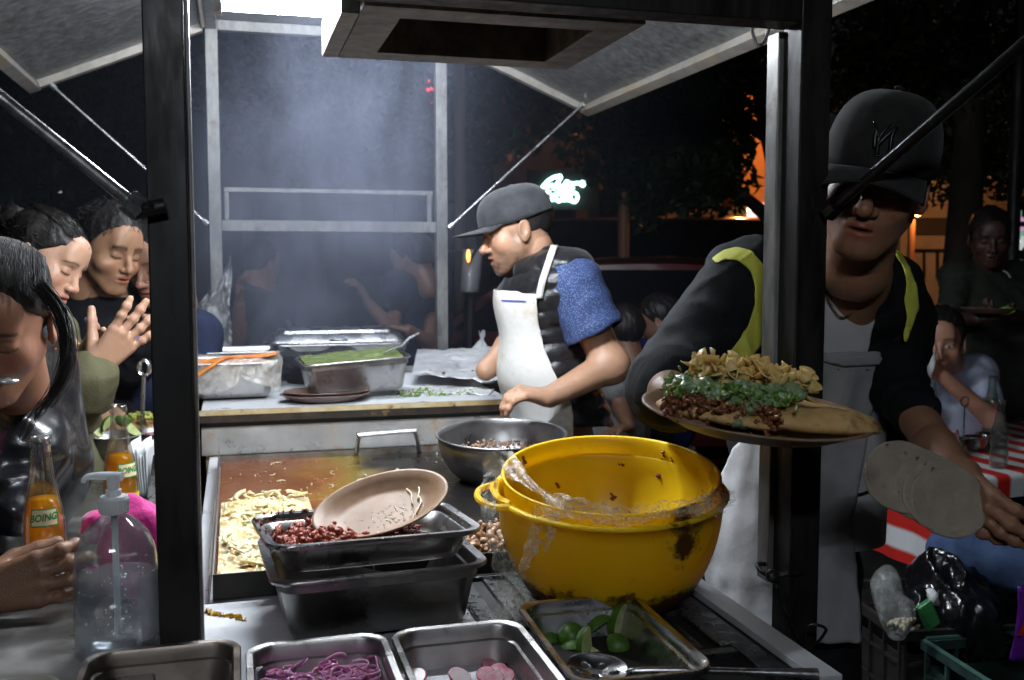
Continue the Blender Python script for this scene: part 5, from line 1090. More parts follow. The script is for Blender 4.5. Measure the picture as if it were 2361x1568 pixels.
# ---------------------------------------------------------------- the man handing over the plate
sv = person('man in black cap and black jacket with yellow stripes handing over a plate of tacos', (1.18, 1.72, 0))
SC = 1.02; fr = hframe(at(2018, 418, 1.60), dr(-.44, -.17, -1), dr(.17, 1, -.15)); sk2 = (.34, .17, .10); parts = []
add_head(parts, fr, dict(skin=sk2, nose=1.05, eye='down', brow=1.0, w=.95, jaw=.95), SC, .0024)
A_ = at(1735, 668, 1.78); B_ = at(1556, 885, 1.68); Cw = at(1542, 912, 1.43); D_ = at(2034, 682, 1.86); E_ = at(2076, 905, 1.76); Fw = at(2195, 1085, 1.52)
nk = at(1975, 640, 1.74); ch = at(1930, 820, 1.84); pel = at(1800, 1240, 1.90)
s = S(); s.cap(toW(fr, np.array([[0, -.03, -.06]]), SC)[0], nk+FWH*.02, .048, .052); s.cap(nk+FWH*.02, ch+FWH*.03, .055, .07, .05); s.cap(ch+FWH*.03, pel+FWH*.06, .07, .08, .06); s.cap(A_, B_, .045, .04, .03); s.cap(B_, Cw, .042, .031, .02); s.cap(D_, E_, .040, .034, .03); s.cap(E_, Fw, .036, .028, .02)
parts.append(sdfpart(s, .006, sk2))
s = S(); s.cap(B_*.25+Cw*.75, Cw, .036, .031, .01)
pc_ = at(1745, 975, 1.30)
hd = at(1640, 965, 1.345)-Cw; hand(s, Cw, hd, dr(.3, .9, .1), dr(.3, .6, -.3), [(.15, .3, .2), (.15, .3, .2), (.2, .3, .2), (.2, .3, .2)], 1.08, thumb=(dr(.60, .45, -.66), dr(.80, -.12, -.58)))
parts.append(sdfpart(s, .0028, sk2))
s = S(); s.cap(E_*.3+Fw*.7, Fw, .033, .030, .01)
hand(s, Fw, at(2248, 1150, 1.47)-Fw, dr(-.5, -.3, -1)*-1, dr(-.9, .2, -.5), [(.5, .5, .3), (.4, .5, .3), (.4, .5, .3), (.5, .5, .3)], 1.0, thumb=(dr(-.15, -.85, -.6), dr(.1, -1, -.35)))
parts.append(sdfpart(s, .0028, sk2)); bodyobj(parts, sv)
hair_sdf(fr, SC, 'sides', 'hair', sv, .005)
co = cap(fr, SC, CAPD, sv, tilt=.10, bill=.066, flat=1.06, curve=.030)
# raised monogram on the front of the cap: interlocked N and Y
g = G(); q0 = np.array([0.012, 0, 0])
def cappt(x_, z_): # point on the crown front
    zz = min(1, max(0, (z_-.034)/(.106))); rr = math.sqrt(max(.05, 1-zz**(2/.85)))**.7; y_ = -.010+.121*rr*math.sqrt(max(0, 1-(x_/(.0865*rr))**2)); return (x_, y_+.0012, z_)
def stroke(pts, r_): 
    P = spline(pts, 6); g.tube(toW(fr, np.array([cappt(x_+.0, z_) for x_, z_ in P]), SC), r_, 6, sx=1.)
stroke([(-.016, .054), (-.014, .066), (-.013, .080), (-.016, .090)], .0034); stroke([(-.015, .090), (-.004, .074), (.006, .058)], .0038); stroke([(.006, .056), (.009, .070), (.010, .084)], .0034)
stroke([(-.006, .094), (.001, .080), (.004, .070)], .0024); stroke([(.016, .094), (.009, .082), (.004, .072)], .0024); stroke([(.004, .074), (.003, .060), (.001, .048)], .0034); stroke([(-.019, .052), (-.012, .053)], .0016); stroke([(-.004, .047), (.005, .047)], .0016)
obj('cap_emblem', g, mat('emblem_thread', (.004, .004, .005), rough=.35), co, auto=0)
# jacket: torso shell open at the front, sleeves
JK = mat('black_jacket', (.006, .0065, .008), (.011, .012, .014), rough=.8, ns=25, bump=.0012, bs=300, spec=.16)
def wrink(P, a=.005): return a*nz(P*(1, 1, .8), 6, 12, 3)+.0055*(1-2*np.abs(np.sin(2.6*nz(P*(.9, .9, 1.3), 3.4, 31, 2))))**3
tj = S(); tj.cap(A_+(0, 0, -.01), D_+(0, 0, -.01), .080, .062, .05); tj.cap(at(1890, 760, 1.86), at(1945, 760, 1.88), .118, k=.09, flat=FWH, fs=.85); tj.cap(at(1850, 980, 1.92), at(1960, 980, 1.94), .135, k=.1, flat=FWH, fs=.85)
tor = S(); tor.o = list(tj.o); tor.cap(at(1790, 1240, 1.97), at(1880, 1240, 1.99), .135, k=.1, flat=FWH, fs=.9); tor.cap(at(1790, 1450, 1.98), at(1880, 1450, 2.0), .13, k=.1)
sj = S(); sj.cap(A_, A_*.45+B_*.55, .082, .072, .03, fold=(.0045, 9, 3)); sj.cap(A_*.45+B_*.55, B_, .072, .060, .02, fold=(.009, 17, 5)); sj.cap(B_, B_*.45+Cw*.55, .059, .047, .03, fold=(.006, 13, 8)); sj.cap(B_*.42+Cw*.58, B_*.34+Cw*.66, .048, .043, .01)
sj2 = S(); sj2.cap(D_, E_, .060, .040, .03, fold=(.004, 12, 6)); sj2.cap(E_, E_*.66+Fw*.34, .042, .038, .02, fold=(.006, 22, 6))
full = S(); full.o = list(tj.o)+list(sj.o)
opening = [(1898, 560), (1990, 560), (2012, 640), (2018, 700), (2005, 760), (1985, 815), (2040, 815), (2046, 850), (2030, 1100), (1740, 1100), (1755, 960), (1800, 870), (1898, 800)]
op2 = [(1890, 540), (2010, 570), (2016, 640), (2020, 700), (2003, 790), (1990, 830), (2040, 830), (2040, 1200), (1690, 1200), (1700, 1050), (1745, 960), (1795, 880), (1830, 780), (1890, 700)]
sob('jacket', full, .006, JK, sv, off=.010, disp=wrink, mask=lambda V: ~(poly(V, op2) & (PR(V)[2] < 1.86)) & (V[:, 2] > 1.02), thick=.004)
sob('jacket_sleeve', sj2, .006, JK, sv, off=.004, disp=wrink)
YS = mat('yellow_stripe', (.55, .56, .06), (.62, .62, .10), rough=.7, ns=20, bump=.0006, bs=200)
sob('yellow_stripe', full, .0032, YS, sv, off=.0165, disp=wrink, mask=lambda V: poly(V, [(1640, 598), (1668, 578), (1700, 570), (1735, 578), (1762, 610), (1779, 650), (1785, 700), (1778, 745), (1760, 790), (1730, 830), (1700, 852), (1655, 860), (1655, 835), (1690, 800), (1722, 750), (1738, 700), (1738, 655), (1725, 622), (1700, 602), (1670, 600), (1652, 612)]) & (PR(V)[2] < 1.85) & (facing(full, V) > -.2), thick=.002)
fj2 = S(); fj2.o = list(tj.o)+list(sj2.o)
sob('yellow_stripe', fj2, .0036, YS, sv, off=.0185, disp=wrink, mask=lambda V: poly(V, [(2052, 560), (2078, 585), (2100, 620), (2116, 665), (2120, 710), (2108, 745), (2092, 790), (2080, 800), (2082, 760), (2090, 730), (2082, 690), (2088, 650), (2078, 610), (2055, 580)]) & (facing(fj2, V) > -.1), thick=.002)
TS = mat('white_tshirt', (.50, .49, .50), (.58, .57, .58), rough=.85, ns=10, bump=.0015, bs=30)
sob('tshirt', tor, .007, TS, sv, off=-.002, disp=lambda P: .004*nz(P*(1, 1, .4), 4, 5, 2), mask=lambda V: (PR(V)[1] > 628-((PR(V)[0]-1950)/70.)**2*14) & (V[:, 2] > .95))
AP2 = mat('apron_plain', (.30, .30, .31), (.38, .38, .39), rough=.85, ns=9, bump=.0025, bs=24, c3=((.33, .24, .14), 8, .62, .78))
def apm(V):
    u, v, z = PR(V); l_ = np.interp(v, [800, 880, 960, 1030, 1150, 1300, 1480], [1830, 1790, 1745, 1690, 1640, 1615, 1600]); r_ = np.interp(v, [800, 860, 1000, 1200, 1480], [2038, 2032, 2002, 1968, 1990]); return (u > l_) & (u < r_) & (v > 806+np.abs(u-1960)*.10*(u < 1960)) & (v < 1486) & (z < 2.02)
sob('apron', tor, .006, AP2, sv, off=.016, disp=lambda P: .009*nz(P*(1, 1, .25), 4.5, 6, 3)+.0012*nz(P, 11, 3, 2), mask=apm, thick=.003)
sob('apron_trim', tor, .0045, mat('navy_trim', (.015, .018, .07), rough=.7), sv, off=.0215, disp=lambda P: .009*nz(P*(1, 1, .25), 4.5, 6, 3)+.0012*nz(P, 11, 3, 2), mask=lambda V: poly(V, [(1885, 838), (1950, 851), (2034, 846), (2034, 853), (1950, 859), (1885, 846)]) & (PR(V)[2] < 1.95), thick=.001)
sob('apron_hem', tor, .0045, AP2, sv, off=.0225, disp=lambda P: .009*nz(P*(1, 1, .25), 4.5, 6, 3)+.0012*nz(P, 11, 3, 2), mask=lambda V: poly(V, [(1885, 803), (1950, 822), (2037, 814), (2037, 842), (1950, 849), (1885, 834)]) & (PR(V)[2] < 1.95), thick=.001)
def trace(sf, u, v, off, t0=1.2, t1=2.4):
    r0 = ray(u, v); t = t0
    for _ in range(80):
        d_ = sf((CAM+r0*t)[None])[0]-off
        if d_ < .0006 or t > t1: break
        t += d_*.75
    return CAM+r0*t
g = G(); P = [trace(tor, u, v, .012) for u, v in ((1700, 1172), (1740, 1205), (1790, 1222), (1850, 1225), (1968, 1212))]
g.tube(spline(P, 6), .0016, 6); obj('apron_string', g, AP2, sv)
g = G(); P = [trace(tor, u, v, .006) for u, v in ((1899, 660), (1908, 690), (1925, 718), (1938, 731), (1958, 726), (1978, 705), (1990, 680), (1996, 655))]; P = spline(P, 9)
for i in range(0, len(P)-1): g.chunk(P[i], (.0016, .0011, .0022), i, rough=.1)
obj('necklace', g, mat('gold', (.35, .24, .10), rough=.3, metal=1), sv, auto=0, kind='stuff')
trousers(pel+(0, 0, -.05)+FWH*.09, dr(-.2, 0, -1), sv, TX('black_trousers', (.012, .012, .013)), r=.085)
# plate of tacos in his hand
tc_ = at(1742, 978, 1.30); px_ = nrm(at(2000, 1000, 1.27)-at(1488, 935, 1.34)); pn = nrm(np.cross(px_, nrm(at(1742, 930, 1.40)-at(1742, 1030, 1.22)))); 
if pn[2] < 0: pn = -pn
_, PF = oval_plate(tc_-pn*.004, pn, px_, .150, .108, label='brown oval plate of tacos held out by the man in the black cap', cat='plate'); c, x, y, z = PF
if np.dot(y, FWH) < 0: y = -y
def pp(a, b, h): return c+x*a+y*b+z*h
def fold(name, lb, a0, a1, b0, b1, op, hh, seed, m=None):
    # a folded tortilla lying along the plate: long axis from a0 to a1, opening towards -y
    P = []; n = 26
    for i in range(n+1):
        t = -1+2*i/n; rr = math.sqrt(max(.02, 1-abs(t)**2.3)); A0 = pp(a0+(a1-a0)*(t+1)/2, b0+(b1-b0)*(t+1)/2, 0); row = []
        for j in range(15):
            s_ = -1+2*j/14; th = s_*(math.pi/2)*op; w_ = .056*rr; row.append(A0+y*(.018-w_*math.cos(th*.9)*1.0+.01)*1.0+z*(.012+hh*(.5+.5*math.sin(s_*1.57))*rr+.004*(1-rr))+z*.002*nz(np.array([t, s_, seed]), 1., seed, 2)+y*.0015*math.sin(t*11+seed))
        P.append(row)
    return obj(name, G().grid(np.array(P), thick=.0026), m or TORT, None, auto=0, label=lb, cat='tortilla')
fold('tortilla', 'folded tortilla with dark meat at the front left of the held plate', -.130, .035, -.030, -.062, 1.0, .026, 3)
fold('tortilla', 'plain folded tortilla lying at the front right of the held plate', -.005, .155, -.045, -.025, .95, .032, 6)
fold('tortilla', 'folded tortilla under green sauce at the back left of the held plate', -.125, .05, .032, .020, 1.0, .040, 8)
fold('tortilla', 'pale tortilla at the back right edge of the held plate', .02, .13, .045, .030, .9, .018, 12)
g = G()
for i in range(520):
    a_ = rg.uniform(-.115, .03); b_ = -.048+rg.normal()*.012-.1*(a_+.11)*.2; s = rg.uniform(.0016, .0048); g.chunk(pp(a_, b_, .022+rg.rand()*.022), (s*1.4, s*.8, s*.6), i, rough=.4)
for i in range(30):
    a_ = rg.uniform(-.02, .05); s = rg.uniform(.002, .004); g.chunk(pp(a_, -.074+rg.normal()*.004, .006+rg.rand()*.006), (s*1.4, s*.8, s*.6), i, rough=.4)
obj('taco_meat', g, mat('taco_meat', (.10, .025, .010), (.26, .09, .03), rough=.4, ns=70, bump=.001), None, label='dark shredded meat filling the tacos on the held plate', cat='meat', kind='stuff', auto=0)
def blob(name, lb, pts, m, seed, cat, n=1):
    s = S(); r1 = np.random.RandomState(seed)
    for a_, b_, h_, r_ in pts: s.ell(pp(a_, b_, h_), (r_, r_, r_*.6), .010)
    lo, hi = s.bounds(); V, Q = mesh_sdf(lambda P: s(P)-.0034*nz(P, 34, seed, 3), lo, hi, .0024); return obj(name, (V, Q), m, None, auto=0, label=lb, cat=cat, kind='stuff')
GS2 = mat('green_sauce', (.09, .16, .07), (.26, .34, .19), rough=.16, ns=60, bump=.0006, bs=200, coat=.6)
r9 = np.random.RandomState(21); pts = [(-.110+.165*r9.rand(), -.008+r9.normal()*.020, .050+r9.normal()*.003, r9.uniform(.006, .0125)) for i in range(40)]+[(-.035+.02*r9.normal(), -.045+.010*r9.normal(), .040, .008) for i in range(8)]+[(-.015+.008*r9.normal(), -.066+.01*r9.normal(), .024, .006) for i in range(4)]
blob('green_sauce', 'glossy green sauce poured over the tacos on the held plate', pts, GS2, 3, 'sauce')
g = G()
for i in range(260): a_ = rg.uniform(-.12, .05); s = rg.uniform(.0015, .0045); g.chunk(pp(a_, rg.normal()*.028-.016, .050+rg.rand()*.008-.25*abs(a_+.05)*.1), (s*1.3, s, s*.4), i, rough=.5)
obj('chopped_coriander', g, MATS['herb'], None, label='chopped green coriander over the tacos on the held plate', cat='herbs', kind='stuff', auto=0)
g = G()
for i in range(230):
    a_ = rg.uniform(-.090, .060); b_ = .036+rg.normal()*.012; hh = .050-.12*max(0, a_)+rg.rand()*.020; r_ = rg.uniform(.005, .010); a0 = rg.rand()*6.28; q = nrm(rg.normal(size=3)+(0, 0, 1.)); u_ = nrm(np.cross(q, (1, 0, .3))); w_ = np.cross(q, u_)
    g.grid(np.array([[pp(a_, b_, hh)+(u_*math.cos(a0+t)+w_*math.sin(a0+t))*(r_+k_) +q*k_*.8 for k_ in (0, .004, .010)] for t in np.linspace(0, 1.3, 6)]), thick=.0013)
obj('fried_onions', g, mat('golden_onion', (.66, .40, .11), (.76, .58, .26), rough=.22, ns=30, sss=.2, coat=.3), None, label='golden fried onion pieces along the back of the held plate', cat='onions', kind='stuff', auto=0)
# stack of tortillas in his other hand
tc2 = at(2150, 1138, 1.455); n2 = nrm(-ray(2150, 1138)+np.array([0, 0, .25])); TOR2 = mat('tortilla_grey', (.30, .25, .20), (.38, .33, .26), rough=.75, ns=22, bump=.001, bs=90, c3=((.09, .06, .04), 45, .60, .68))
for k_, (dx_, dy_) in enumerate(((-.052, .028), (-.024, .014), (-.006, .004), (.006, -.006), (.018, -.014))):
    shell(tc2+rt*(dx_+.006)+np.array([0, 0, dy_])+n2*(.0075*k_-.018), n2, rt, .055, .30, TOR2, 22, k_, label=['dark lowest tortilla at the left of the hand held stack', 'second lowest tortilla of the hand held stack', 'middle tortilla of the hand held stack', 'tortilla just under the top one in the hand held stack', 'top tortilla of the hand held stack, gripped by the thumb'][k_], cat='tortilla', group='tortillas held in the lowered hand')
# cable tied round the front right post
g = G(); zc = ony(1860, 1305, YF)[2]
g.tube([(XR-.028+.002*math.cos(t)*0+(.035*math.cos(t)), YF+.035*math.sin(t), zc+.003*math.sin(3*t)) for t in np.linspace(0, 6.28, 22)], .004, 6)
g.tube(spline([(XR-.055, YF-.02, zc), (XR-.035, YF-.034, zc-.06), (XR, YF-.036, zc-.12), at(1905, 1452, 1.52), at(1860, 1450, 1.52), (XR-.0, YF-.034, zc-.165)], 8), .0025, 6)
g.chunk((XR-.058, YF-.03, zc), (.012, .01, .016), 2); obj('black_cable', g, BLACKI, cart, auto=0)
# ---------------------------------------------------------------- customers on the left
# man in black sweatshirt with a full cheek
mn = person('man in plain black sweatshirt chewing with a full cheek at the shelf', (-.95, 2.9, 0))
fr = hframe(at(250, 572, 3.04), dr(.78, -.30, -.50), dr(.10, 1, .05)); SC = 1.04; sk = (.38, .205, .12); parts = []
add_head(parts, fr, dict(skin=sk, puff=1., nose=1.02, eye='down', brow=1.7, w=1.04, jaw=1.02), SC, .0026)
nk = at(238, 690, 3.12); sl_ = at(165, 745, 3.10); sr_ = at(345, 728, 3.25); pel = at(270, 1180, 3.25); el_r = at(300, 838, 3.02); wr_r = at(352, 748, 2.92)
s = S(); s.cap(toW(fr, np.array([[0, -.03, -.06]]), SC)[0], nk, .056, .062); s.cap(nk, pel, .07, .08, .05); s.cap(el_r, wr_r, .042, .032, .02)
s.cap(at(190, 900, 3.00), at(232, 935, 2.92), .045, .034, .02); parts.append(sdfpart(s, .006, sk))
s = S(); hand(s, at(222, 925, 2.92), at(262, 965, 2.90)-at(222, 925, 2.92), dr(.3, -1, .2), dr(-.2, .3, -1), [(.5, .6, .4)]*4, 1.0); parts.append(sdfpart(s, .0036, sk))
s = S(); hand(s, wr_r, at(405, 722, 2.88)-wr_r, dr(-1, 0, .3), dr(-.3, .3, -1), [(.5, .7, .5)]*4, 1.0); parts.append(sdfpart(s, .0036, sk)); bodyobj(parts, mn)
hair_sdf(fr, SC, 'short', 'hair', mn, .0036, 3, 1100, (.3, .8, -.3), .020)
SW = mat('black_sweatshirt', (.007, .007, .009), (.013, .013, .015), rough=.85, ns=20, bump=.001, bs=300, spec=.12)
s = S(); s.cap(sl_, sr_, .085, .080, .05); s.cap(at(215, 820, 3.12), at(315, 820, 3.25), .135, k=.09, flat=FWH, fs=.9); s.cap(at(225, 1000, 3.15), at(320, 1000, 3.27), .14, k=.09); s.cap(at(240, 1180, 3.18), at(320, 1180, 3.28), .13, k=.09); s.cap(nk+(0, 0, -.012), nk+(0, 0, .028), .080, .070, .02)
s.cap(sr_, el_r, .075, .060, .03, fold=(.005, 14, 3)); s.cap(el_r, el_r*.45+wr_r*.55, .060, .048, .02, fold=(.005, 20, 3)); s.cap(sl_, at(165, 900, 3.02), .078, .064, .03, fold=(.005, 12, 4)); s.cap(at(165, 900, 3.02), at(205, 915, 2.94), .060, .046, .02)
sob('sweatshirt', s, .007, SW, mn, off=.006, disp=lambda P: .005*nz(P*(1, 1, .7), 5, 9, 3)); mtor = s
g = G(); p = trace(s, 203, 738, .012, 2.2, 3.6); g.ell(p, rt*.012, UPV*.010, fw*.002, 14, 8); g.ell(p+rt*.002-UPV*.017, rt*.009, UPV*.003, fw*.002, 12, 6); obj('chest_logo', g, mat('blue_logo', (.06, .10, .45), (.35, .40, .60), rough=.5, ns=90), mn, auto=0)
trousers(pel+(0, 0, -.0), dr(.6, 0, .5), mn, TX('dark_jeans', (.015, .017, .025)), h=.014)
# girl with a bun, olive jacket, holding a phone
gb = person('girl with black hair in a bun and olive green jacket holding up her hands', (-1.0, 2.2, 0))
fr = hframe(at(100, 598, 2.36), dr(.86, -.42, -.10), dr(.42, .85, .15)); SC = .93; sk3 = (.50, .285, .19); parts = []
add_head(parts, fr, dict(skin=sk3, nose=.92, eye='down', w=.95, jaw=.95, lip=(.45, .13, .12), brow=.8), SC, .0026)
nk = at(62, 712, 2.42); s1 = at(-5, 790, 2.36); s2 = at(100, 785, 2.56); e1 = at(105, 1015, 2.22); w1 = at(216, 852, 2.14); e2 = at(160, 940, 2.50); w2 = at(188, 836, 2.30); pel = at(20, 1330, 2.45)
s = S(); s.cap(toW(fr, np.array([[0, -.03, -.06]]), SC)[0], nk, .050, .055); s.cap(nk, pel, .06, .07, .05); s.cap(e1, w1, .036, .027, .02); s.cap(e2, w2, .035, .026, .02); parts.append(sdfpart(s, .006, sk3))
s = S(); s.cap(e1*.2+w1*.8, w1, .029, .026, .01)
hand(s, w1, at(274, 790, 2.15)-w1, dr(-.45, .5, .9), dr(-.6, .8, .1), [(.02, .1, .1), (.0, .1, .05), (-.05, .1, .05), (-.1, .1, .1)], 1.06, thumb=(dr(-.15, .95, .35), dr(-.1, 1, .25)), spread=.15); parts.append(sdfpart(s, .0028, sk3))
s = S(); hand(s, w2, at(240, 784, 2.24)-w2, dr(.3, .2, -.9), dr(-.3, .9, .1), [(.2, .2, .1)]*4, .96, thumb=(dr(-.5, .75, .1), dr(-.1, 1, 0))); parts.append(sdfpart(s, .0032, sk3)); bodyobj(parts, gb)
hair_sdf(fr, SC, 'tied', 'hair', gb, .0036, 5, 260, (0, -1, .1), .022)
def bunflow(r0, i):
    a = r0.rand()*6.28; e_ = r0.uniform(.2, 1.5); st = r0.rand(); P = []
    for t in np.linspace(0, 1, 9):
        # from the hairline back to the bun along the skull
        y = .075*math.cos(e_)*(1-t)+(-.085)*t if e_ < 1.6 else 0; x = .076*math.sin(a)*math.sin(math.pi*(.15+.75*t))**.7*(1-.55*t); zz = .085*math.sqrt(max(.02, 1-((y+.014)/.12)**2-(x/.092)**2)); P.append((x, y-.01, .036+zz*1.07+.003*math.sin(t*7+i)))
    return P
strands(fr, SC, 260, 2, None, bunflow and gb, bunflow, r=.0007)
PH = mat('phone', (.02, .02, .025), rough=.2); g = G(); pc2 = at(290, 800, 2.19); g.obox(pc2, dr(.8, .55, .1)*.035, dr(-.5, .8, .0)*.005, FWH*.03); ph = obj('phone', g, mat('phone_case', (.35, .30, .70), rough=.35), None, bevel=.003, smooth=False, label='phone with a lilac case held between the fingers of the girl with the bun', cat='phone')
OL = mat('olive_cloth', (.085, .080, .045), (.13, .12, .070), rough=.9, ns=14, bump=.0014, bs=260, spec=.15)
s = S(); s.cap(s1, s2, .085, .08, .05); s.cap(at(15, 920, 2.40), at(110, 920, 2.54), .125, k=.08); s.cap(at(30, 1120, 2.38), at(125, 1120, 2.5), .125, k=.08); s.cap(at(20, 1300, 2.40), at(80, 1300, 2.5), .125, k=.08)
s.cap(s1, e1, .078, .070, .02, fold=(.0065, 15, 3)); s.cap(e1, e1*.25+w1*.75, .070, .063, .02, fold=(.009, 17, 5)); s.cap(e1*.28+w1*.72, e1*.12+w1*.88, .061, .058, .01); s.cap(s2, e2, .07, .055, .03, fold=(.005, 14, 6)); s.cap(e2, e2*.3+w2*.7, .052, .042, .02, fold=(.005, 18, 7))
s.cap(at(45, 735, 2.42), at(95, 745, 2.46), .05, .05, .03)
sob('jacket', s, .0062, OL, gb, off=.006, disp=lambda P: .007*nz(P*(1, 1, .6), 4.5, 15, 3)+.003*(1-2*np.abs(np.sin(nz(P, 3.2, 4, 2)*4)))); ol = s
trousers(pel, dr(.7, 0, .3), gb, TX('dark_trousers', (.014, .014, .016)), h=.014)
# girl in front, head bent, black hair falling forward
gf = person('girl in shiny black jacket bending her head low over the shelf', (-.85, 1.35, 0))
fr = hframe(at(-2, 742, 1.66), dr(.16, -.42, -.88), dr(.14, .88, -.42)); SC = 1.0; sk4 = (.27, .125, .078); parts = []
add_head(parts, fr, dict(skin=sk4, nose=1.06, eye='down', w=1.0, lip=(.22, .07, .06)), SC, .0024)
nk = at(-50, 850, 1.84); pel = at(-420, 1300, 1.85); s = S(); s.cap(toW(fr, np.array([[0, -.03, -.06]]), SC)[0], nk, .046, .052); s.cap(nk, pel, .06, .07, .05); parts.append(sdfpart(s, .007, sk4))
# her hand round the bottle
wr = at(-62, 1376, 1.47); s = S(); s.cap(at(-330, 1450, 1.46), wr, .038, .030, .02)
hand(s, wr, at(52, 1346, 1.478)-wr, dr(.25, -.1, 1), dr(.1, 1, 0), [(.15, .75, .75), (.12, .8, .75), (.15, .85, .7), (.2, .9, .7)], 1.12, thumb=(dr(.6, .55, .9), dr(.9, .25, .5)), spread=.06)
parts.append(sdfpart(s, .0030, (.22, .115, .07))); bodyobj(parts, gf)
LJ = mat('shiny_black_jacket', (.010, .010, .012), (.016, .016, .018), rough=.26, ns=12, bump=.004, bs=14, coat=.3)
s = S(); s.cap(at(-170, 850, 1.74), at(30, 850, 1.90), .11, k=.06); s.cap(at(-200, 1050, 1.78), at(15, 1080, 1.94), .15, k=.1); s.cap(at(-300, 1300, 1.72), at(-130, 1300, 1.86), .14, k=.1); s.cap(at(-200, 880, 1.68), at(-330, 1230, 1.48), .08, .07, .04, fold=(.006, 10, 3)); s.cap(at(-330, 1230, 1.48), at(-170, 1400, 1.50), .068, .052, .03, fold=(.006, 14, 4))
s.cap(at(-90, 790, 1.72), at(10, 800, 1.82), .075, .07, .04); s.cap(at(30, 850, 1.90), at(70, 1040, 1.84), .07, .06, .04, fold=(.006, 12, 5)); s.cap(at(70, 1040, 1.84), at(40, 1180, 1.78), .06, .052, .03, fold=(.005, 14, 2))
sob('jacket', s, .0075, LJ, gf, off=.006, disp=lambda P: .010*nz(P*(1, 1, .7), 3.2, 21, 3))
trousers(pel, dr(.6, 0, .5), gf, MATS['dark_trousers'], h=.016)
hair_sdf(fr, SC, 'long', 'hair', gf, .0036, 7)
def fringe(r0, i): # strands combed from the crown forward and to the sides
    x0 = r0.uniform(-.07, .07); P = []; w_ = r0.normal()*.003
    for t in np.linspace(0, 1, 12):
        ang = (1.85-1.12*t*r0.uniform(.95, 1.03)); y = -.016+.108*math.cos(ang); z_ = .036+.101*math.sin(ang)*math.sqrt(max(.1, 1-(x0*(1+.35*t)/.092)**2)); P.append((x0*(1+.40*t)+w_*t, y+r0.normal()*.0004, z_+.0015+r0.normal()*.0004))
    return P
strands(fr, SC, 700, 11, None, gf, fringe, r=.0008)
g = G(); r0 = np.random.RandomState(5)
for i in range(110):
    k_ = r0.normal(size=3)*.004; q = [at(96, 660, 1.56), at(138, 720, 1.54), at(158, 790, 1.52), at(148, 860, 1.50), at(118, 920, 1.49), at(75, 965, 1.48), at(50, 1010, 1.48)]
    n_ = r0.randint(4, 8); q = [p+k_*(1.2-.08*j)+rt*.006*math.sin(j*1.1+i) for j, p in enumerate(q)][:n_]; g.tube(spline(q, 5), np.linspace(.0010, .0003, (len(q)-1)*5+1), 4, caps=False)
obj('hair_lock', g, HAIRM, gf, auto=0, recalc=False)
sp_ = thing('spoon', at(12, 895, 1.28), 'steel spoon at the mouth of the girl bending over the shelf', 'spoon'); g = G(); c = at(2, 878, 1.42); g.ell(c, rt*.026, UPV*.006, FWH*.017, 18, 8); obj('spoon_bowl', g, STEEL, sp_); obj('spoon_handle', G().tube([c-rt*.02, at(-150, 880, 1.36)], [.004, .006], 8), STEEL, sp_)
# man behind, mostly hidden by the post
mb = person('man half hidden behind the front left post with his head lowered', (-.9, 3.5, 0))
fr = hframe(at(368, 605, 3.15), dr(-.25, -.3, -.85), UPV); parts = []; add_head(parts, fr, dict(skin=(.30, .16, .11), eye='down'), 1.05, .004); s = S(); s.cap(fr[0]+(0, 0, -.08), at(380, 730, 3.25), .055, .06); parts.append(sdfpart(s, .01, sk)); bodyobj(parts, mb); hair_sdf(fr, 1.05, 'short', 'hair', mb, .005, 8)
s = S(); s.cap(at(320, 770, 3.25), at(450, 770, 3.3), .09, k=.05); s.cap(at(340, 900, 3.25), at(430, 900, 3.3), .14, k=.08); s.cap(at(345, 1100, 3.25), at(420, 1100, 3.3), .13, k=.08); s.cap(at(455, 780, 3.3), at(475, 930, 3.2), .06, .05, .03); sob('shirt', s, .010, TX('navy_shirt', (.015, .02, .045)), mb, disp=lambda P: .005*nz(P, 4, 9, 2))
trousers(at(385, 1130, 3.27), dr(0, 0, -1), mb, MATS['dark_trousers'], h=.018)
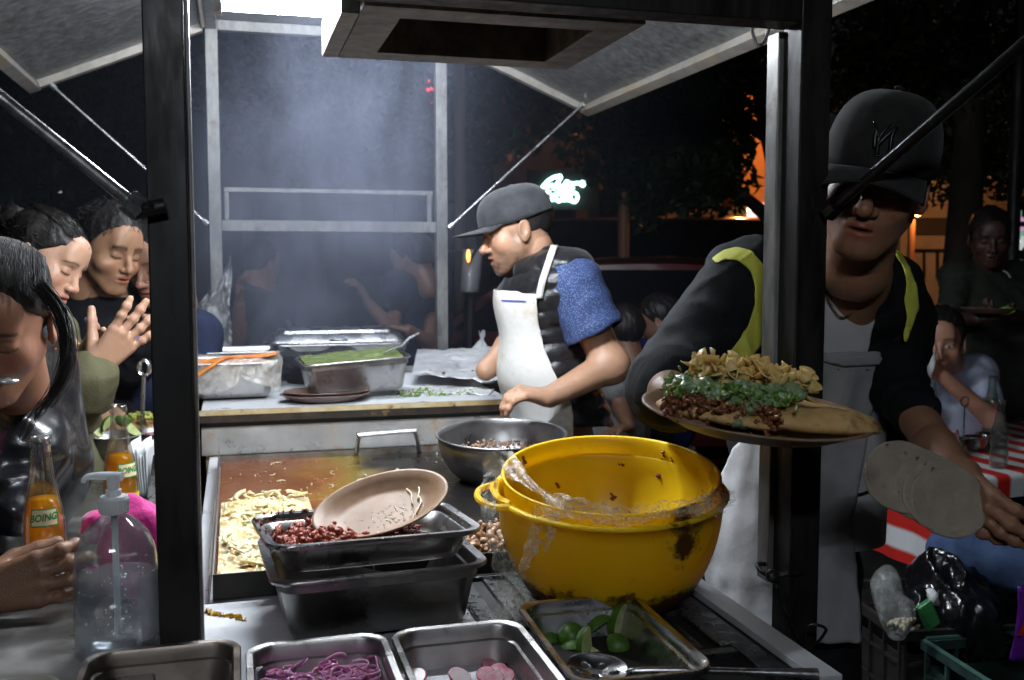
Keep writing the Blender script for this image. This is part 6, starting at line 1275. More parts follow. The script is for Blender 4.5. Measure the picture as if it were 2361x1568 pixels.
# ---------------------------------------------------------------- people and things beyond the cart
def figure(label, head, f, sh, el, wr, pel, skin, shirt, hair='short', group=None, sc_=1.04, hh=.0045, sleeves=.55, open_=0., eye='down', legs=True, res=.010, cap_=None, trous=None, seat=False, hands=True, hp=None, u=None, tor=.12):
    r = person(label, (pel[0], pel[1], 0), group); fr_ = hframe(head, f, UPV if u is None else u); parts = []
    p = dict(skin=skin, eye=eye); p.update(hp or {}); add_head(parts, fr_, p, sc_, hh)
    nk_ = (np.asarray(sh[0])+sh[1])/2+np.array([0, 0, .04]); s = S(); s.cap(toW(fr_, np.array([[0, -.03, -.06]]), sc_)[0], nk_, .054, .058); s.cap(nk_, pel, .06, .08, .05)
    for q in (0, 1): s.cap(sh[q], el[q], .040, .038, .03); s.cap(el[q], wr[q][0], .038, .027, .02)
    parts.append(sdfpart(s, .007, skin))
    if hands:
        s = S()
        for q in (0, 1): hand(s, wr[q][0], wr[q][1], wr[q][2], np.cross(wr[q][2], wr[q][1]), [(.4, .6, .4)]*4, 1.0)
        parts.append(sdfpart(s, .0045, skin))
    bodyobj(parts, r); hair_sdf(fr_, sc_, hair, 'hair', r, .005, 3)
    if cap_: cap(fr_, sc_, cap_, r, tilt=.1)
    s = S(); s.cap(sh[0], sh[1], .075, .075, .05); m_ = (np.asarray(sh[0])+sh[1])/2; ax = nrm(np.asarray(sh[1])-sh[0]); d_ = np.asarray(pel)-m_
    for t in (.35, .7, 1.): c_ = m_+d_*t; s.cap(c_-ax*.055, c_+ax*.055, tor, k=.08)
    for q in (0, 1): s.cap(sh[q], np.asarray(sh[q])*(1-sleeves)+np.asarray(el[q])*sleeves, .064, .060, .03, fold=(.004, 12, 3))
    if sleeves >= 1:
        for q in (0, 1): s.cap(el[q], np.asarray(el[q])*.25+wr[q][0]*.75, .052, .042, .02, fold=(.004, 14, 3))
    sob('shirt', s, res*.85, shirt, r, off=.004, disp=lambda P: .005*nz(P*(1, 1, .6), 5, 9, 3))
    if legs and not seat: trousers(pel, f, r, trous or MATS['dark_trousers'], h=.018)
    if legs and seat:
        s = S(); fd = nrm(np.array([f[0], f[1], 0])); sd = nrm(np.cross(fd, UPV)); P0 = np.asarray(pel)
        for q in (-1, 1): a_ = P0+sd*q*.09; k_ = a_+fd*.40+(0, 0, .02); s.cap(a_, k_, .085, .062, .03, fold=(.004, 10, 2)); s.cap(k_, k_*(1, 1, 0)+(0, 0, .09)+fd*.03, .06, .05, .02, fold=(.004, 12, 4))
        sob('trousers', s, .014, trous or MATS['dark_trousers'], r)
        st = thing('stool', (P0[0], P0[1], 0), 'plastic stool under the '+' '.join(label.split()[:8]), 'stool'); st_m = mat('stool_plastic', (.30, .30, .32), rough=.5)
        obj('seat', G().lathe([(.001, 0), (.16, 0), (.165, -.02), (.15, -.03), (.001, -.03)], (P0[0], P0[1], max(.3, P0[2]-.10)), (0, 0, 1), 20), st_m, st)
        for i in range(4): a_ = i*math.pi/2+.7; obj('leg', G().tube([(P0[0]+.12*math.cos(a_), P0[1]+.12*math.sin(a_), max(.3, P0[2]-.10)-.031), (P0[0]+.16*math.cos(a_), P0[1]+.16*math.sin(a_), 0)], .014, 8), st_m, st)
    return r, fr_
W3 = lambda p, d, n: (np.asarray(p, float), d, n)
LB = mat('light_blue_shirt', (.42, .46, .62), (.50, .54, .68), rough=.8, ns=14, bump=.001, bs=40)
figure('man in light blue shirt wiping his mouth with a napkin at the striped table', at(2166, 790, 3.98), dr(-.42, -.10, -1), [at(2114, 880, 4.06), at(2254, 862, 4.11)], [at(2101, 985, 3.91), at(2288, 968, 3.81)], [W3(at(2146, 1010, 3.76), dr(.6, 0, -.6), dr(0, -1, 0)), W3(at(2168, 862, 3.78), dr(-.65, .35, -.3), dr(-.3, .2, .9))], at(2206, 1130, 4.18), (.50, .26, .175), LB, eye='open', seat=True, trous=TX('denim_dark', (.02, .03, .06)), hh=.0035, sc_=1.12, hp=dict(brow=1.2), tor=.135)
g = G(); A = at(2134, 842, 3.70); P = np.array([[A+rt*(.065*(i/11-.5))+UPV*(.10*(j/11-.5))+rt*.012*(j/11-.5)+FWH*(.008*math.sin(i*.7+j*.5)) for j in range(12)] for i in range(12)])
obj('napkin', G().grid(P, thick=.003), NAP, None, label='white paper napkin pressed to the mouth by the man in light blue', cat='napkin', auto=0)
OT = TX('olive_tshirt', (.022, .026, .020))
figure('standing man in dark olive T-shirt behind the table, holding a plate', at(2282, 548, 4.5), dr(-.3, -.25, -1), [at(2205, 640, 4.6), at(2370, 640, 4.65)], [at(2185, 740, 4.5), at(2400, 750, 4.5)], [W3(at(2255, 735, 4.25), dr(1, .1, -.2), dr(0, 1, 0)), W3(at(2335, 725, 4.2), dr(-1, .1, -.2), dr(0, 1, 0))], at(2285, 905, 4.65), (.07, .035, .025), OT, sc_=1.05, tor=.16)
oval_plate(at(2282, 722, 4.15), (0, 0, 1), rt, .12, .08, m=MATS['melamine_dark'], label='plate of food held by the standing man in the olive T-shirt', cat='plate')
g = G(); p = at(2322, 628, 4.44); g.tube(spline([at(2313, 624, 4.43), at(2322, 629, 4.43), at(2330, 640, 4.43)], 4), [.003]*4+[.006]*5 if False else .004, 5); obj('shirt_logo', g, mat('logo_grey', (.35, .40, .40), rough=.6), bpy.data.objects['person.006'] if 'person.006' in bpy.data.objects else None)
obj('olives', G().chunk(at(2322, 716, 4.12), (.03, .02, .01), 3), mat('salad', (.15, .32, .05), rough=.5), None, label='green salad on the plate of the standing man', cat='salad', kind='stuff')
GRY = TX('grey_tshirt', (.18, .18, .18)); BLU = TX('dark_blue_shirt', (.012, .02, .075))
figure('seated man in grey T-shirt seen behind the elbow of the cook', at(1432, 772, 4.5), dr(-.6, -.2, .7), [at(1405, 850, 4.4), at(1450, 850, 4.75)], [at(1435, 945, 4.3), at(1480, 930, 4.7)], [W3(at(1450, 985, 4.1), dr(-.5, 0, -.5), dr(0, -1, 0)), W3(at(1400, 985, 4.6), dr(-1, 0, 0), dr(0, -1, 0))], at(1425, 1005, 4.6), (.22, .11, .07), GRY, seat=True, trous=TX('grey_trousers', (.16, .16, .15)), tor=.125)
figure('seated person in dark blue shirt between the cook and the black jacket', at(1522, 742, 4.9), dr(-.8, -.4, .3), [at(1495, 815, 4.9), at(1560, 815, 5.0)], [at(1480, 900, 4.8), at(1570, 900, 4.9)], [W3(at(1440, 930, 4.7), dr(-1, 0, 0), dr(0, -1, 0)), W3(at(1460, 930, 4.9), dr(-1, 0, 0), dr(0, -1, 0))], at(1530, 985, 5.0), (.24, .12, .08), BLU, seat=True)
figure('dark figure with bent bare arms standing in the smoke beyond the cart', at(952, 600, 4.95), dr(-.8, -.25, .3), [at(915, 660, 4.9), at(1010, 650, 5.1)], [at(905, 760, 4.75), at(990, 790, 4.8)], [W3(at(850, 700, 4.7), dr(-.4, .8, 0), dr(-1, 0, 0)), W3(at(940, 760, 4.6), dr(-1, .2, 0), dr(0, -1, 0))], at(975, 930, 5.1), (.24, .13, .09), TX('navy_top', (.012, .014, .03)), sleeves=.5, tor=.13)
figure('second dark figure with a bare forearm beside the rear left post', at(600, 610, 5.2), dr(.5, -.15, .8), [at(560, 690, 5.1), at(650, 680, 5.3)], [at(548, 780, 5.0), at(660, 790, 5.2)], [W3(at(552, 700, 4.85), dr(0, 1, 0), dr(1, 0, 0)), W3(at(620, 800, 5.0), dr(-1, 0, 0), dr(0, -1, 0))], at(610, 940, 5.3), (.34, .15, .09), TX('black_top', (.010, .010, .012)), sleeves=.35, tor=.13)
# table with striped cloth
tb = thing('folding_table', (2.75, 3.2, 0), 'folding table under the red and white striped cloth', 'table')
TK = onz(2200, 1106, .80); TAY = nrm(onz(1975, 1045, .80)-TK); TAX = np.array([TAY[1], -TAY[0], 0])
if TAX@rt < 0: TAX = -TAX
TA = TK
def tp(a, b, h): return TA+TAX*a+TAY*b+np.array([0, 0, h-.80])
# striped cloth: top sheet and hanging skirt, stripes run across the table
n = 110; WT, LT = 1.25, .78
RW = mat('striped_cloth', (.8, .8, .8), rough=.75, attr=True, base2=(.8, .8, .8), ns=18, bump=.0008, bs=200)
P = []; Cc = []
def clothpt(a, b): # b < 0 hangs in front, a < 0 hangs at the left end
    h = .802; aa, bb = min(max(a, 0), WT), min(max(b, 0), LT); dz = max(-a, -b, a-WT, b-LT, 0.)
    fx = (.014*math.sin(b*13+1)+.008*math.sin(b*31))*min(1, dz*4); fy = .010*math.sin(a*17)*min(1, dz*5)
    return tp(aa-(min(.02, -a)+fx if a < 0 else 0)+(.02 if a > WT else 0), bb-(min(.02, -b)+fy if b < 0 else 0)+(.02 if b > LT else 0), h-max(0, dz-.010))
av = np.linspace(-.34, WT+.2, 150); bv = np.linspace(-.085, LT+.2, 120)
P = np.array([[clothpt(a, b) for b in bv] for a in av]); 
AA, BB = np.meshgrid(av, bv, indexing='ij')
st_ = ((np.floor((AA+2.02)/.064).astype(int) % 2) == 0); Cc = np.where(st_[..., None], np.array([.70, .022, .014]), np.array([.88, .90, .92]))
g = G().grid(P); obj('striped_tablecloth', (np.concatenate(g.V), np.array(g.F)), RW, None, auto=0, col=Cc.reshape(-1, 3), label='red and white striped cloth draped over the folding table', cat='tablecloth', recalc=False)
obj('tabletop', G().obox(tp(WT/2, LT/2, .785), TAX*(WT/2-.01), TAY*(LT/2-.01), (0, 0, .012)), mat('table_plastic', (.3, .3, .3), rough=.5), tb, smooth=False)
for a_ in (.12, WT-.12):
    for b_ in (.1, LT-.1): obj('leg', G().tube([tp(a_, b_, .772), tp(a_, b_, .0)], .015, 8), DARK, tb)
# things on the table
SODA = thin('pale_glass', (.86, .93, .90), body=.02)
def glassbottle(u, v, zz, lab, fill=None, band=None, sc_=1., writing=None):
    c = np.array(onz(u, v, .804)); r = thing('glass_bottle', c, lab, 'bottle')
    pr_ = [(.001, 0), (.027, 0), (.029, .01), (.029, .05), (.026, .075), (.029, .10), (.028, .125), (.020, .155), (.0135, .19), (.0125, .215), (.0145, .22), (.0145, .228), (.012, .23), (.011, .215), (.0118, .19), (.0185, .155), (.0262, .125), (.027, .10), (.024, .075), (.027, .05), (.027, .012), (.001, .006)]
    obj('bottle_glass', G().lathe([(a*sc_, b*sc_) for a, b in pr_], c, (0, 0, 1), 26), SODA, r, auto=0)
    if fill: obj('drink', G().lathe([(.001, .007*sc_), (.0265*sc_, .012*sc_), (.0262*sc_, fill*.8), (.022*sc_, fill), (.001, fill)], c, (0, 0, 1), 20), mat('clear_drink', (.5, .6, .55), rough=.1, alpha=.5), r, auto=0)
    if band:
        obj('band', G().lathe([(.0293*sc_, .088*sc_), (.0296*sc_, .10*sc_), (.0288*sc_, .126*sc_)], c, (0, 0, 1), 26), band, r, auto=0)
        if writing:
            V, Fc = textmesh(writing, .014*sc_, .0002, .2); d = nrm((CAM-c)*(1, 1, 0)); an0 = math.atan2(d[1], d[0]); an = an0+V[:, 0]/(.0295*sc_); W_ = np.stack([c[0]+np.cos(an)*.0302*sc_, c[1]+np.sin(an)*.0302*sc_, c[2]+.107*sc_+V[:, 1]], 1); obj('band_writing', G().add(W_, Fc), mat('white_ink', (.75, .78, .75), rough=.5) if writing != 'Topo' else mat('green_ink', (.02, .30, .12), rough=.5), r, auto=0, recalc=False)
    return r
glassbottle(2147, 1010, 3.3, 'clear soda bottle with green and white label on the striped table', band=mat('white_band', (.55, .62, .60), rough=.5), fill=.06, sc_=1.05, writing='Sidral' if False else None)
glassbottle(2283, 1020, 3.4, 'glass bottle with red label behind the empty glasses', band=mat('red_band', (.50, .02, .015), rough=.5), sc_=1.12, writing='Coca')
glassbottle(2302, 1078, 3.2, 'empty contour bottle standing at the front of the striped table', sc_=1.0)
c = onz(2195, 1052, .804); tbm = thing('squeeze_bottle', c, 'lime green squeeze bottle with a red lid on the striped table', 'bottle')
obj('bottle_body', G().lathe([(.001, 0), (.027, 0), (.030, .01), (.030, .05), (.024, .062), (.001, .064)], c, (0, 0, 1), 24), mat('lime_plastic', (.25, .60, .02), rough=.3), tbm); obj('bottle_lid', G().lathe([(.020, .0645), (.022, .066), (.022, .082), (.001, .084)], c, (0, 0, 1), 24, cap0=True), mat('red_lid', (.55, .02, .02), rough=.35), tbm)
c = onz(2235, 1040, .804); cd2 = thing('condiment_caddy', c, 'steel caddy with three small salsa bowls on the striped table', 'caddy')
for dx_, dy_ in ((-.075, .0), (.02, -.01), (.11, .02)): bowl2(c+TAX*dx_+TAY*dy_+(0, 0, .052), .042, .045, STEEL, cd2)
for dx_, dy_, cl in ((-.075, .0, (.30, .04, .02)), (.02, -.01, (.45, .05, .03)), (.11, .02, (.08, .12, .03))): obj('salsa', G().lathe([(.001, 0), (.036, 0)], c+TAX*dx_+TAY*dy_+(0, 0, .044), (0, 0, 1), 20, cap0=True), mat('salsa_%d' % int(cl[0]*100), cl, rough=.3), cd2)
g = G().tube([c+(0, 0, .03)+TAY*.03, c+TAY*.03+(0, 0, .16)], .003, 6); g.tube([c+TAY*.03+TAX*.018*math.cos(t)+(0, 0, .178+.018*math.sin(t)) for t in np.linspace(0, 6.28, 16)], .003, 6); obj('ring_handle', g, STEEL, cd2)
for i_, (u, v) in enumerate(((2170, 1035), (2212, 1030))):
    c2 = onz(u, v, .85); obj('spoon', G().tube([c2, c2+(rt*-.03 if i_ == 0 else rt*-.01)+(0, 0, .06)], .004, 6), STEEL, None, label=['spoon in the left salsa bowl of the table caddy', 'spoon in the middle salsa bowl of the table caddy'][i_], cat='spoon', group='spoons in the table caddy')
pc3 = onz(2020, 1040, .806); oval_plate(pc3, (0, 0, 1), TAX, .12, .09, label='brown plate with leftovers at the near end of the striped table', cat='plate')
g = G()
for i in range(60): g.chunk(pc3+TAX*rg.normal()*.045+TAY*rg.normal()*.03+(0, 0, .012+.02*rg.rand()), (.014, .010, .007), i)
obj('leftover_food', g, mat('leftover', (.62, .55, .42), (.55, .30, .30), rough=.5, ns=40), None, label='pale crumpled leftovers on the plate of the striped table', cat='food scraps', kind='stuff', auto=0)
g = G()
for i in range(14): g.chunk(onz(2100, 1062, .807)+TAX*rg.normal()*.02+TAY*rg.normal()*.012, (.009, .007, .004), i)
obj('lime_rinds', g, LFL, None, label='squeezed lime pieces lying on the striped cloth', cat='limes', kind='stuff', auto=0)
# denim leg of a customer at the right edge
jm = person('seated customer in blue jeans at the right edge, only the leg in view', (3.1, 2.3, 0)); DEN = mat('denim', (.025, .05, .12), (.06, .10, .20), rough=.85, ns=16, bump=.0012, bs=400, stretch=(1, 1, 1))
kn_ = at(2200, 1275, 2.72); hp_ = at(2640, 1340, 2.6); an_ = np.array([kn_[0]-.03, kn_[1]-.02, .1])
s = S(); s.cap(hp_, kn_, .105, .068, .03, fold=(.004, 9, 3)); s.cap(kn_, an_, .066, .055, .03, fold=(.004, 12, 3)); s.cap(hp_, hp_+rt*.15, .13, .13, .05); sob('jeans', s, .008, DEN, jm, disp=lambda P: .003*nz(P, 8, 2, 2))
fr_ = hframe(hp_+np.array([.12, 0, .72]), dr(-1, 0, .2), UPV); parts = []; add_head(parts, fr_, dict(skin=(.40, .22, .14)), 1.04, .006); s = S(); s.cap(fr_[0]+(0, 0, -.06), hp_+(.08, 0, .5), .055, .06); s.cap(hp_+(.08, 0, .5), hp_, .08, .09, .05); s.cap(hp_+(.05, .15, .48), hp_+(.12, .2, .22), .04, .035, .03); s.cap(hp_+(.12, .2, .22), hp_+(.0, .15, .05), .035, .028, .03)
parts.append(sdfpart(s, .010, (.40, .22, .14))); bodyobj(parts, jm); hair_sdf(fr_, 1.04, 'short', 'hair', jm, .007)
s = S(); s.cap(hp_+(.08, -.15, .46), hp_+(.08, .17, .46), .08, k=.05); s.cap(hp_+(.07, -.05, .25), hp_+(.07, .07, .25), .14, k=.08); s.cap(hp_+(.05, -.05, .0), hp_+(.05, .07, .0), .14, k=.08); sob('shirt', s, .012, GRY, jm)
# crates
CR1 = mat('dark_crate', (.016, .014, .014), (.030, .026, .025), rough=.55, ns=20, bump=.001); CR2 = mat('green_crate', (.018, .035, .030), (.040, .085, .070), rough=.5, ns=24, bump=.001)
def crate(c, yw, W_, L_, H_, m, lab, rimm=None):
    r = thing('plastic_crate', c, lab, 'crate'); x, y, z = axes(yw); c = np.asarray(c, float)
    for sx, sy in ((1, 0), (-1, 0), (0, 1), (0, -1)):
        n_ = x*sx+y*sy; t_ = y if sx else x; hw = (L_ if sx else W_)/2; off = (W_ if sx else L_)/2; g = G()
        o2 = .0 if sx else -.0065
        g.obox(c+n_*(off-.004+(-.0065 if False else 0))+z*(H_-.012), n_*.008, t_*(hw-(.0085 if not sx else -.0042)), z*.012); g.obox(c+n_*(off-.004)+z*.02, n_*.006, t_*(hw-(.0065 if not sx else 0)), z*.02)
        k_ = max(4, int(hw*2/.075))
        for i in range(k_+1): g.obox(c+n_*(off-.004)+t_*(-hw+.012+(2*hw-.024)*i/k_)+z*(H_/2+.008), n_*.004, t_*.004, z*(H_/2-.032))
        for h_ in (.36, .68): g.obox(c+n_*(off-.0045)+z*H_*h_, n_*.0025, t_*(hw-.008), z*.005)
        g.obox(c+n_*(off-.012)+z*H_*.40, n_*.002, t_*(hw-.016), z*H_*.36)
        obj('crate_side', g, m, r, smooth=False)
        if rimm is not None: obj('crate_rim', G().tube([c+n_*(off+.001)-t_*(hw-.01)+z*(H_+.002), c+n_*(off+.001)+t_*(hw-.01)+z*(H_+.002)], .006, 8), rimm, r)
    obj('crate_floor', G().obox(c+z*.006, x*(W_/2-.02), y*(L_/2-.02), z*.004), m, r, smooth=False); return r
def crate_at(cu, cv, h, du, dv, l1, l2, H_, m, lab, rimm=None, side=1):
    K_ = onz(cu, cv, h); e1 = nrm(onz(du, dv, h)-K_); e2 = np.array([-e1[1], e1[0], 0])*side; yw = math.degrees(math.atan2(e1[1], e1[0])); c_ = K_+e1*l1/2+e2*l2/2; c_[2] = h-H_; return crate(c_, yw, l1, l2, H_, m, lab, rimm)
crate_at(2078, 1457, .56, 2361, 1441, .60, .40, .28, CR1, 'dark plastic crate holding the black bags, upper one of its stack')
crate_at(2078, 1457, .56, 2361, 1441, .60, .40, .28, CR1, 'dark plastic crate under the crate with the black bags')
for o_ in (bpy.data.objects['plastic_crate.001'],): o_.location.z = 0
crate_at(2128, 1476, .54, 2361, 1458, .5, .36, .27, CR2, 'green rimmed plastic crate at the lower right corner', mat('teal_rim', (.05, .12, .10), rough=.5), side=-1)
crate_at(2128, 1476, .54, 2361, 1458, .5, .36, .268, CR1, 'dark crate supporting the green rimmed crate', side=-1)
bpy.data.objects['plastic_crate.003'].location.z = 0
crate_at(1840, 1470, .45, 2078, 1500, .5, .40, .30, CR1, 'low dark crate between the cart post and the bagged crate', side=-1)
bpy.data.objects['plastic_crate.004'].location.z = .0
# black bags
BAG = mat('black_bag', (.006, .006, .007), rough=.16, ns=6, bump=.012, bs=11, coat=.5)
def baglump(name, lab, cs, m, seed, amp=.016, h=.0075, **kw):
    s = S()
    for c_, r_ in cs: s.ell(c_, r_, .03)
    lo, hi = s.bounds(); V, Q = mesh_sdf(lambda P: s(P)-amp*(1-2*np.abs(np.sin(2.2*nz(P*(1, 1, .45), 3.2, seed, 3)))), lo, hi, h); return obj(name, (V, Q), m, None, auto=0, label=lb_(lab), **kw)
lb_ = lambda x: x
baglump('black_bag', 'tall shiny black plastic bag standing in the dark crate below the jeans', [(at(2160, 1350, 2.70), (.09, .10, .11)), (at(2210, 1430, 2.66), (.13, .13, .12)), (at(2125, 1440, 2.62), (.05, .06, .08))], BAG, 3, cat='bag')
baglump('black_bag', 'second shiny black bag behind the green rimmed crate', [(at(2320, 1440, 2.80), (.16, .15, .12))], BAG, 8, cat='bag')
baglump('food_bag', 'clear plastic bag with pale food leftovers hanging in the dark crate', [(at(2050, 1360, 2.46), (.032, .035, .05)), (at(2066, 1420, 2.45), (.038, .035, .05))], film('grey_film', (.50, .52, .50), a=.33, rough=.2, bump=.006, bs=40, ns=14), 5, amp=.012, h=.0045, cat='bag')
g = G()
for i in range(70): g.chunk(at(2082+rg.normal()*14, 1440+rg.normal()*6, 2.43+.03*rg.rand()), (.008, .007, .005), i)
obj('food_scraps', g, mat('scrap', (.50, .42, .24), (.62, .60, .5), rough=.5, ns=40), None, label='pale yellow food scraps inside the clear bag in the crate', cat='food scraps', kind='stuff', auto=0)
g = G().obox(at(2140, 1418, 2.46), rt*.016+UPV*.012, UPV*.030-rt*.014, FWH*.01); obj('food_packet', g, mat('green_packet', (.03, .16, .05), (.05, .22, .07), rough=.3, ns=30), None, smooth=False, bevel=.004, label='green plastic packet sticking out between the black bags', cat='packet')
obj('crumpled_napkin', G().chunk(at(2152, 1378, 2.47), (.014, .012, .024), 4, rough=.5), NAP, None, label='crumpled white napkin on top of the green packet', cat='napkin', auto=0)
pb = thing('snack_bag', at(2395, 1435, 2.05), 'purple snack bag with red letters at the right edge', 'snack bag'); q = at(2398, 1440, 2.05)
P = np.array([[q+rt*((i/13-.5)*.10+.012*(j/13-.5))+UPV*((j/13-.5)*.155)-FWH*(.022*math.sin(math.pi*i/13)*math.sin(math.pi*j/13)) for j in range(14)] for i in range(14)]); obj('bag_front', G().grid(P, thick=.012), mat('purple_foil', (.16, .02, .36), rough=.3, bump=.003, ns=20), pb, auto=0)
V, Fc = textmesh('CHIPS', .035, .001) if False else textmesh('A', .05, .003); W_ = q-FWH*.028+rt*(V[:, :1]-.040)+UPV*(V[:, 1:2]+.005); obj('bag_writing', G().add(W_, Fc), mat('red_print', (.6, .05, .03), rough=.4), pb, smooth=False, recalc=False)
# paper under the rack at the bottom
# ---------------------------------------------------------------- the street behind
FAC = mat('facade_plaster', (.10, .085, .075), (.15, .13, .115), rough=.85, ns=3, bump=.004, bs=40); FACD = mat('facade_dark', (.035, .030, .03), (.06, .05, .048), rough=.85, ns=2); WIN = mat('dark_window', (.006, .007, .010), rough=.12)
def building(lab, u0, u1, zz, h_, m, rows=2, cols=4, dep=5.):
    A = at(u0, 600, zz)*(1, 1, 0); B = at(u1, 600, zz)*(1, 1, 0); x = nrm(B-A); y = np.array([-x[1], x[0], 0]); 
    if y@FWH < 0: y = -y
    L = np.linalg.norm(B-A); r = thing('building', (A+B)/2, lab, 'building'); c = (A+B)/2+y*dep/2+(0, 0, h_/2)
    obj('wall', G().obox(c, x*L/2, y*dep/2, (0, 0, h_/2)), m, r, smooth=False); obj('cornice', G().obox((A+B)/2-y*.06+(0, 0, h_-.15), x*L/2, y*.06, (0, 0, .12)), m, r, smooth=False)
    for i in range(cols):
        for j in range(rows):
            p = A+x*L*(i+.5)/cols+(0, 0, 1.9+j*2.9); f = obj('window', G().obox(p-y*.02, x*.55, y*.018, (0, 0, .68)), DARK, r, smooth=False); obj('pane', G().obox(p-y*.042, x*.49, y*.003, (0, 0, .62)), WIN, f, smooth=False)
    return r, A, x, y
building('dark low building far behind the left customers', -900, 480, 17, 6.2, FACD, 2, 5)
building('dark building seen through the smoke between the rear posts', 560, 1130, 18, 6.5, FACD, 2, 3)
building('plastered brown building behind the glowing cyan sign', 1140, 1560, 15.5, 5.8, FAC, 1, 2)
# cyan neon sign: handwritten word above a round lettered word
ns_ = thing('neon_sign', at(1298, 436, 15.1), 'glowing cyan handwritten neon sign on the brown building behind the cook', 'neon sign'); NEO = mat('neon_cyan', (.5, 1, .9), emis=(.50, 1., .88), es=2.6)
def Z(x, y): return at((2080+x/5.9)*.5764, (640+y/5.9)*.5764, 15.1)
R_ = .026
st1 = [[(520, 770), (500, 700), (570, 590), (680, 480), (800, 410), (930, 380), (975, 385)], [(975, 385), (930, 470), (880, 560), (820, 650), (790, 710)], [(600, 670), (700, 610), (800, 590)], [(900, 560), (940, 620), (930, 690), (990, 705), (1040, 650)], [(1040, 600), (1110, 500), (1130, 560), (1050, 640), (1090, 700), (1170, 680)], [(1170, 560), (1230, 550), (1190, 620), (1200, 690), (1270, 650)], [(1270, 560), (1350, 545), (1430, 560)], [(1430, 560), (1470, 520), (1520, 560), (1480, 605), (1430, 570)]]
st2 = [[(720, 760), (640, 760), (585, 840), (610, 940), (690, 970), (750, 930)], [(760, 800), (775, 900), (770, 970)], [(930, 760), (860, 800), (850, 900), (900, 970), (970, 950), (1000, 880), (960, 790), (900, 770)], [(1050, 780), (1045, 880), (1050, 980)], [(1160, 780), (1100, 860), (1050, 900)], [(1140, 980), (1160, 880), (1170, 780)], [(1280, 770), (1200, 800), (1190, 900), (1240, 980), (1320, 970), (1360, 880), (1330, 800), (1270, 770)]]
for st, nm in ((st1, 'upper_word'), (st2, 'lower_word')):
    g = G()
    for s_ in st: g.tube(spline([Z(a, b) for a, b in s_], 5), R_, 6)
    obj(nm, g, NEO, ns_, auto=0, recalc=False)
obj('sign_board', G().obox(at(1298, 438, 15.2), rt*.55, FWH*.02, UPV*.30), DARK, ns_, smooth=False)
rs = thing('neon_sign', at(1000, 215, 15), 'small red neon shape high behind the rear right post', 'neon sign'); g = G()
q = lambda u, v: at(u, v, 15.0)
g.loft([np.array([q(988+i*7, 192+i*13)-rt*w_*1.4, q(989+i*7, 190+i*13)+UPV*.04, q(991+i*7, 194+i*13)+rt*w_*1.4]) for i, w_ in enumerate((.01, .05, .06, .03))], True, True); g.loft([np.array([q(988, 236)-UPV*.02, q(998, 231), q(1003, 235), q(990, 240)])+FWH*k_ for k_ in (0, .03)], True, True)
obj('red_tube', g, mat('neon_red', (1, .1, .15), emis=(1., .03, .07), es=3.), rs, auto=0); obj('bracket', G().obox(at(1002, 215, 15.1), rt*.02, FWH*.02, UPV*.35), DARK, rs, smooth=False)
# shop with orange lit wall and pink room, seen past the tree
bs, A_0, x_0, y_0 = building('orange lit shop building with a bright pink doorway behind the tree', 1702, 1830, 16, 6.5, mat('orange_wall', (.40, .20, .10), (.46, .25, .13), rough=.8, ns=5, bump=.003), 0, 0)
def fpt(u, v, off): # point on that facade
    r0 = ray(u, v); t = ((A_0-CAM)@y_0-off)/(r0@y_0); return CAM+r0*t
P = [fpt(1722, 462, .03), fpt(1782, 470, .03), fpt(1782, 575, .03), fpt(1722, 575, .03)]
obj('lit_doorway', G().add(P+[p+y_0*.02 for p in P], [(0, 1, 2, 3), (7, 6, 5, 4), (0, 4, 5, 1), (1, 5, 6, 2), (2, 6, 7, 3), (3, 7, 4, 0)]), mat('pink_room', (1, .6, .5), (1., .8, .8), emis=(1., .50, .44), es=.38), bs, smooth=False)
P = [fpt(1723, 490, .06), fpt(1742, 490, .06), fpt(1742, 535, .06), fpt(1723, 535, .06)]
obj('lit_poster', G().add(P+[p+y_0*.01 for p in P], [(0, 1, 2, 3), (7, 6, 5, 4), (0, 4, 5, 1), (1, 5, 6, 2), (2, 6, 7, 3), (3, 7, 4, 0)]), mat('poster_light', (1, .7, .9), emis=(1., .62, .85), es=.55), bs, smooth=False)
P = [fpt(1590, 478, .03), fpt(1721, 478, .03), fpt(1721, 575, .03), fpt(1590, 575, .03)]
obj('roller_shutter', G().add(P+[p+y_0*.02 for p in P], [(0, 1, 2, 3), (7, 6, 5, 4), (0, 4, 5, 1), (1, 5, 6, 2), (2, 6, 7, 3), (3, 7, 4, 0)]), FAC, bs, smooth=False)
for k_, u in enumerate((1727, 1741, 1756, 1768)):
    r = thing('string_bulb', fpt(u, 484+k_*1.2, .35), ['leftmost warm bulb of the string before the pink doorway', 'second warm bulb from the left before the pink doorway', 'third warm bulb from the left before the pink doorway', 'rightmost warm bulb of the string before the pink doorway'][k_], 'bulb', 'warm bulbs strung before the doorway'); c = ORG[r.name]
    obj('bulb_glass', G().ell(c, (.030, 0, 0), (0, .030, 0), (0, 0, .035), 10, 8), mat('warm_bulb', (1, .7, .3), emis=(1., .66, .25), es=5), r); obj('socket', G().tube([c+(0, 0, .035), c+(0, 0, .07)], .014, 8), DARK, r)
pf = person('small distant person in red standing in the bright pink doorway', fpt(1757, 560, .8)*(1, 1, 0)); c = fpt(1754, 525, .8)
s = S(); s.ell(c+(0, 0, .02), (.09, .10, .12)); s.cap(c-(0, 0, .10), c-(0, 0, .2), .05, .06); parts = [sdfpart(s, .02, (.2, .08, .05))]; bodyobj(parts, pf); s = S(); s.cap(c-(.14, 0, .30), c+(.14, 0, -.30), .09, k=.05); s.cap(c-(0, 0, .3), c-(0, 0, .9), .17, .16); s.cap(c-(0, 0, .9), c-(0, 0, 1.5), .16, .12); sob('clothes', s, .03, TX('red_clothes', (.25, .02, .01)), pf)
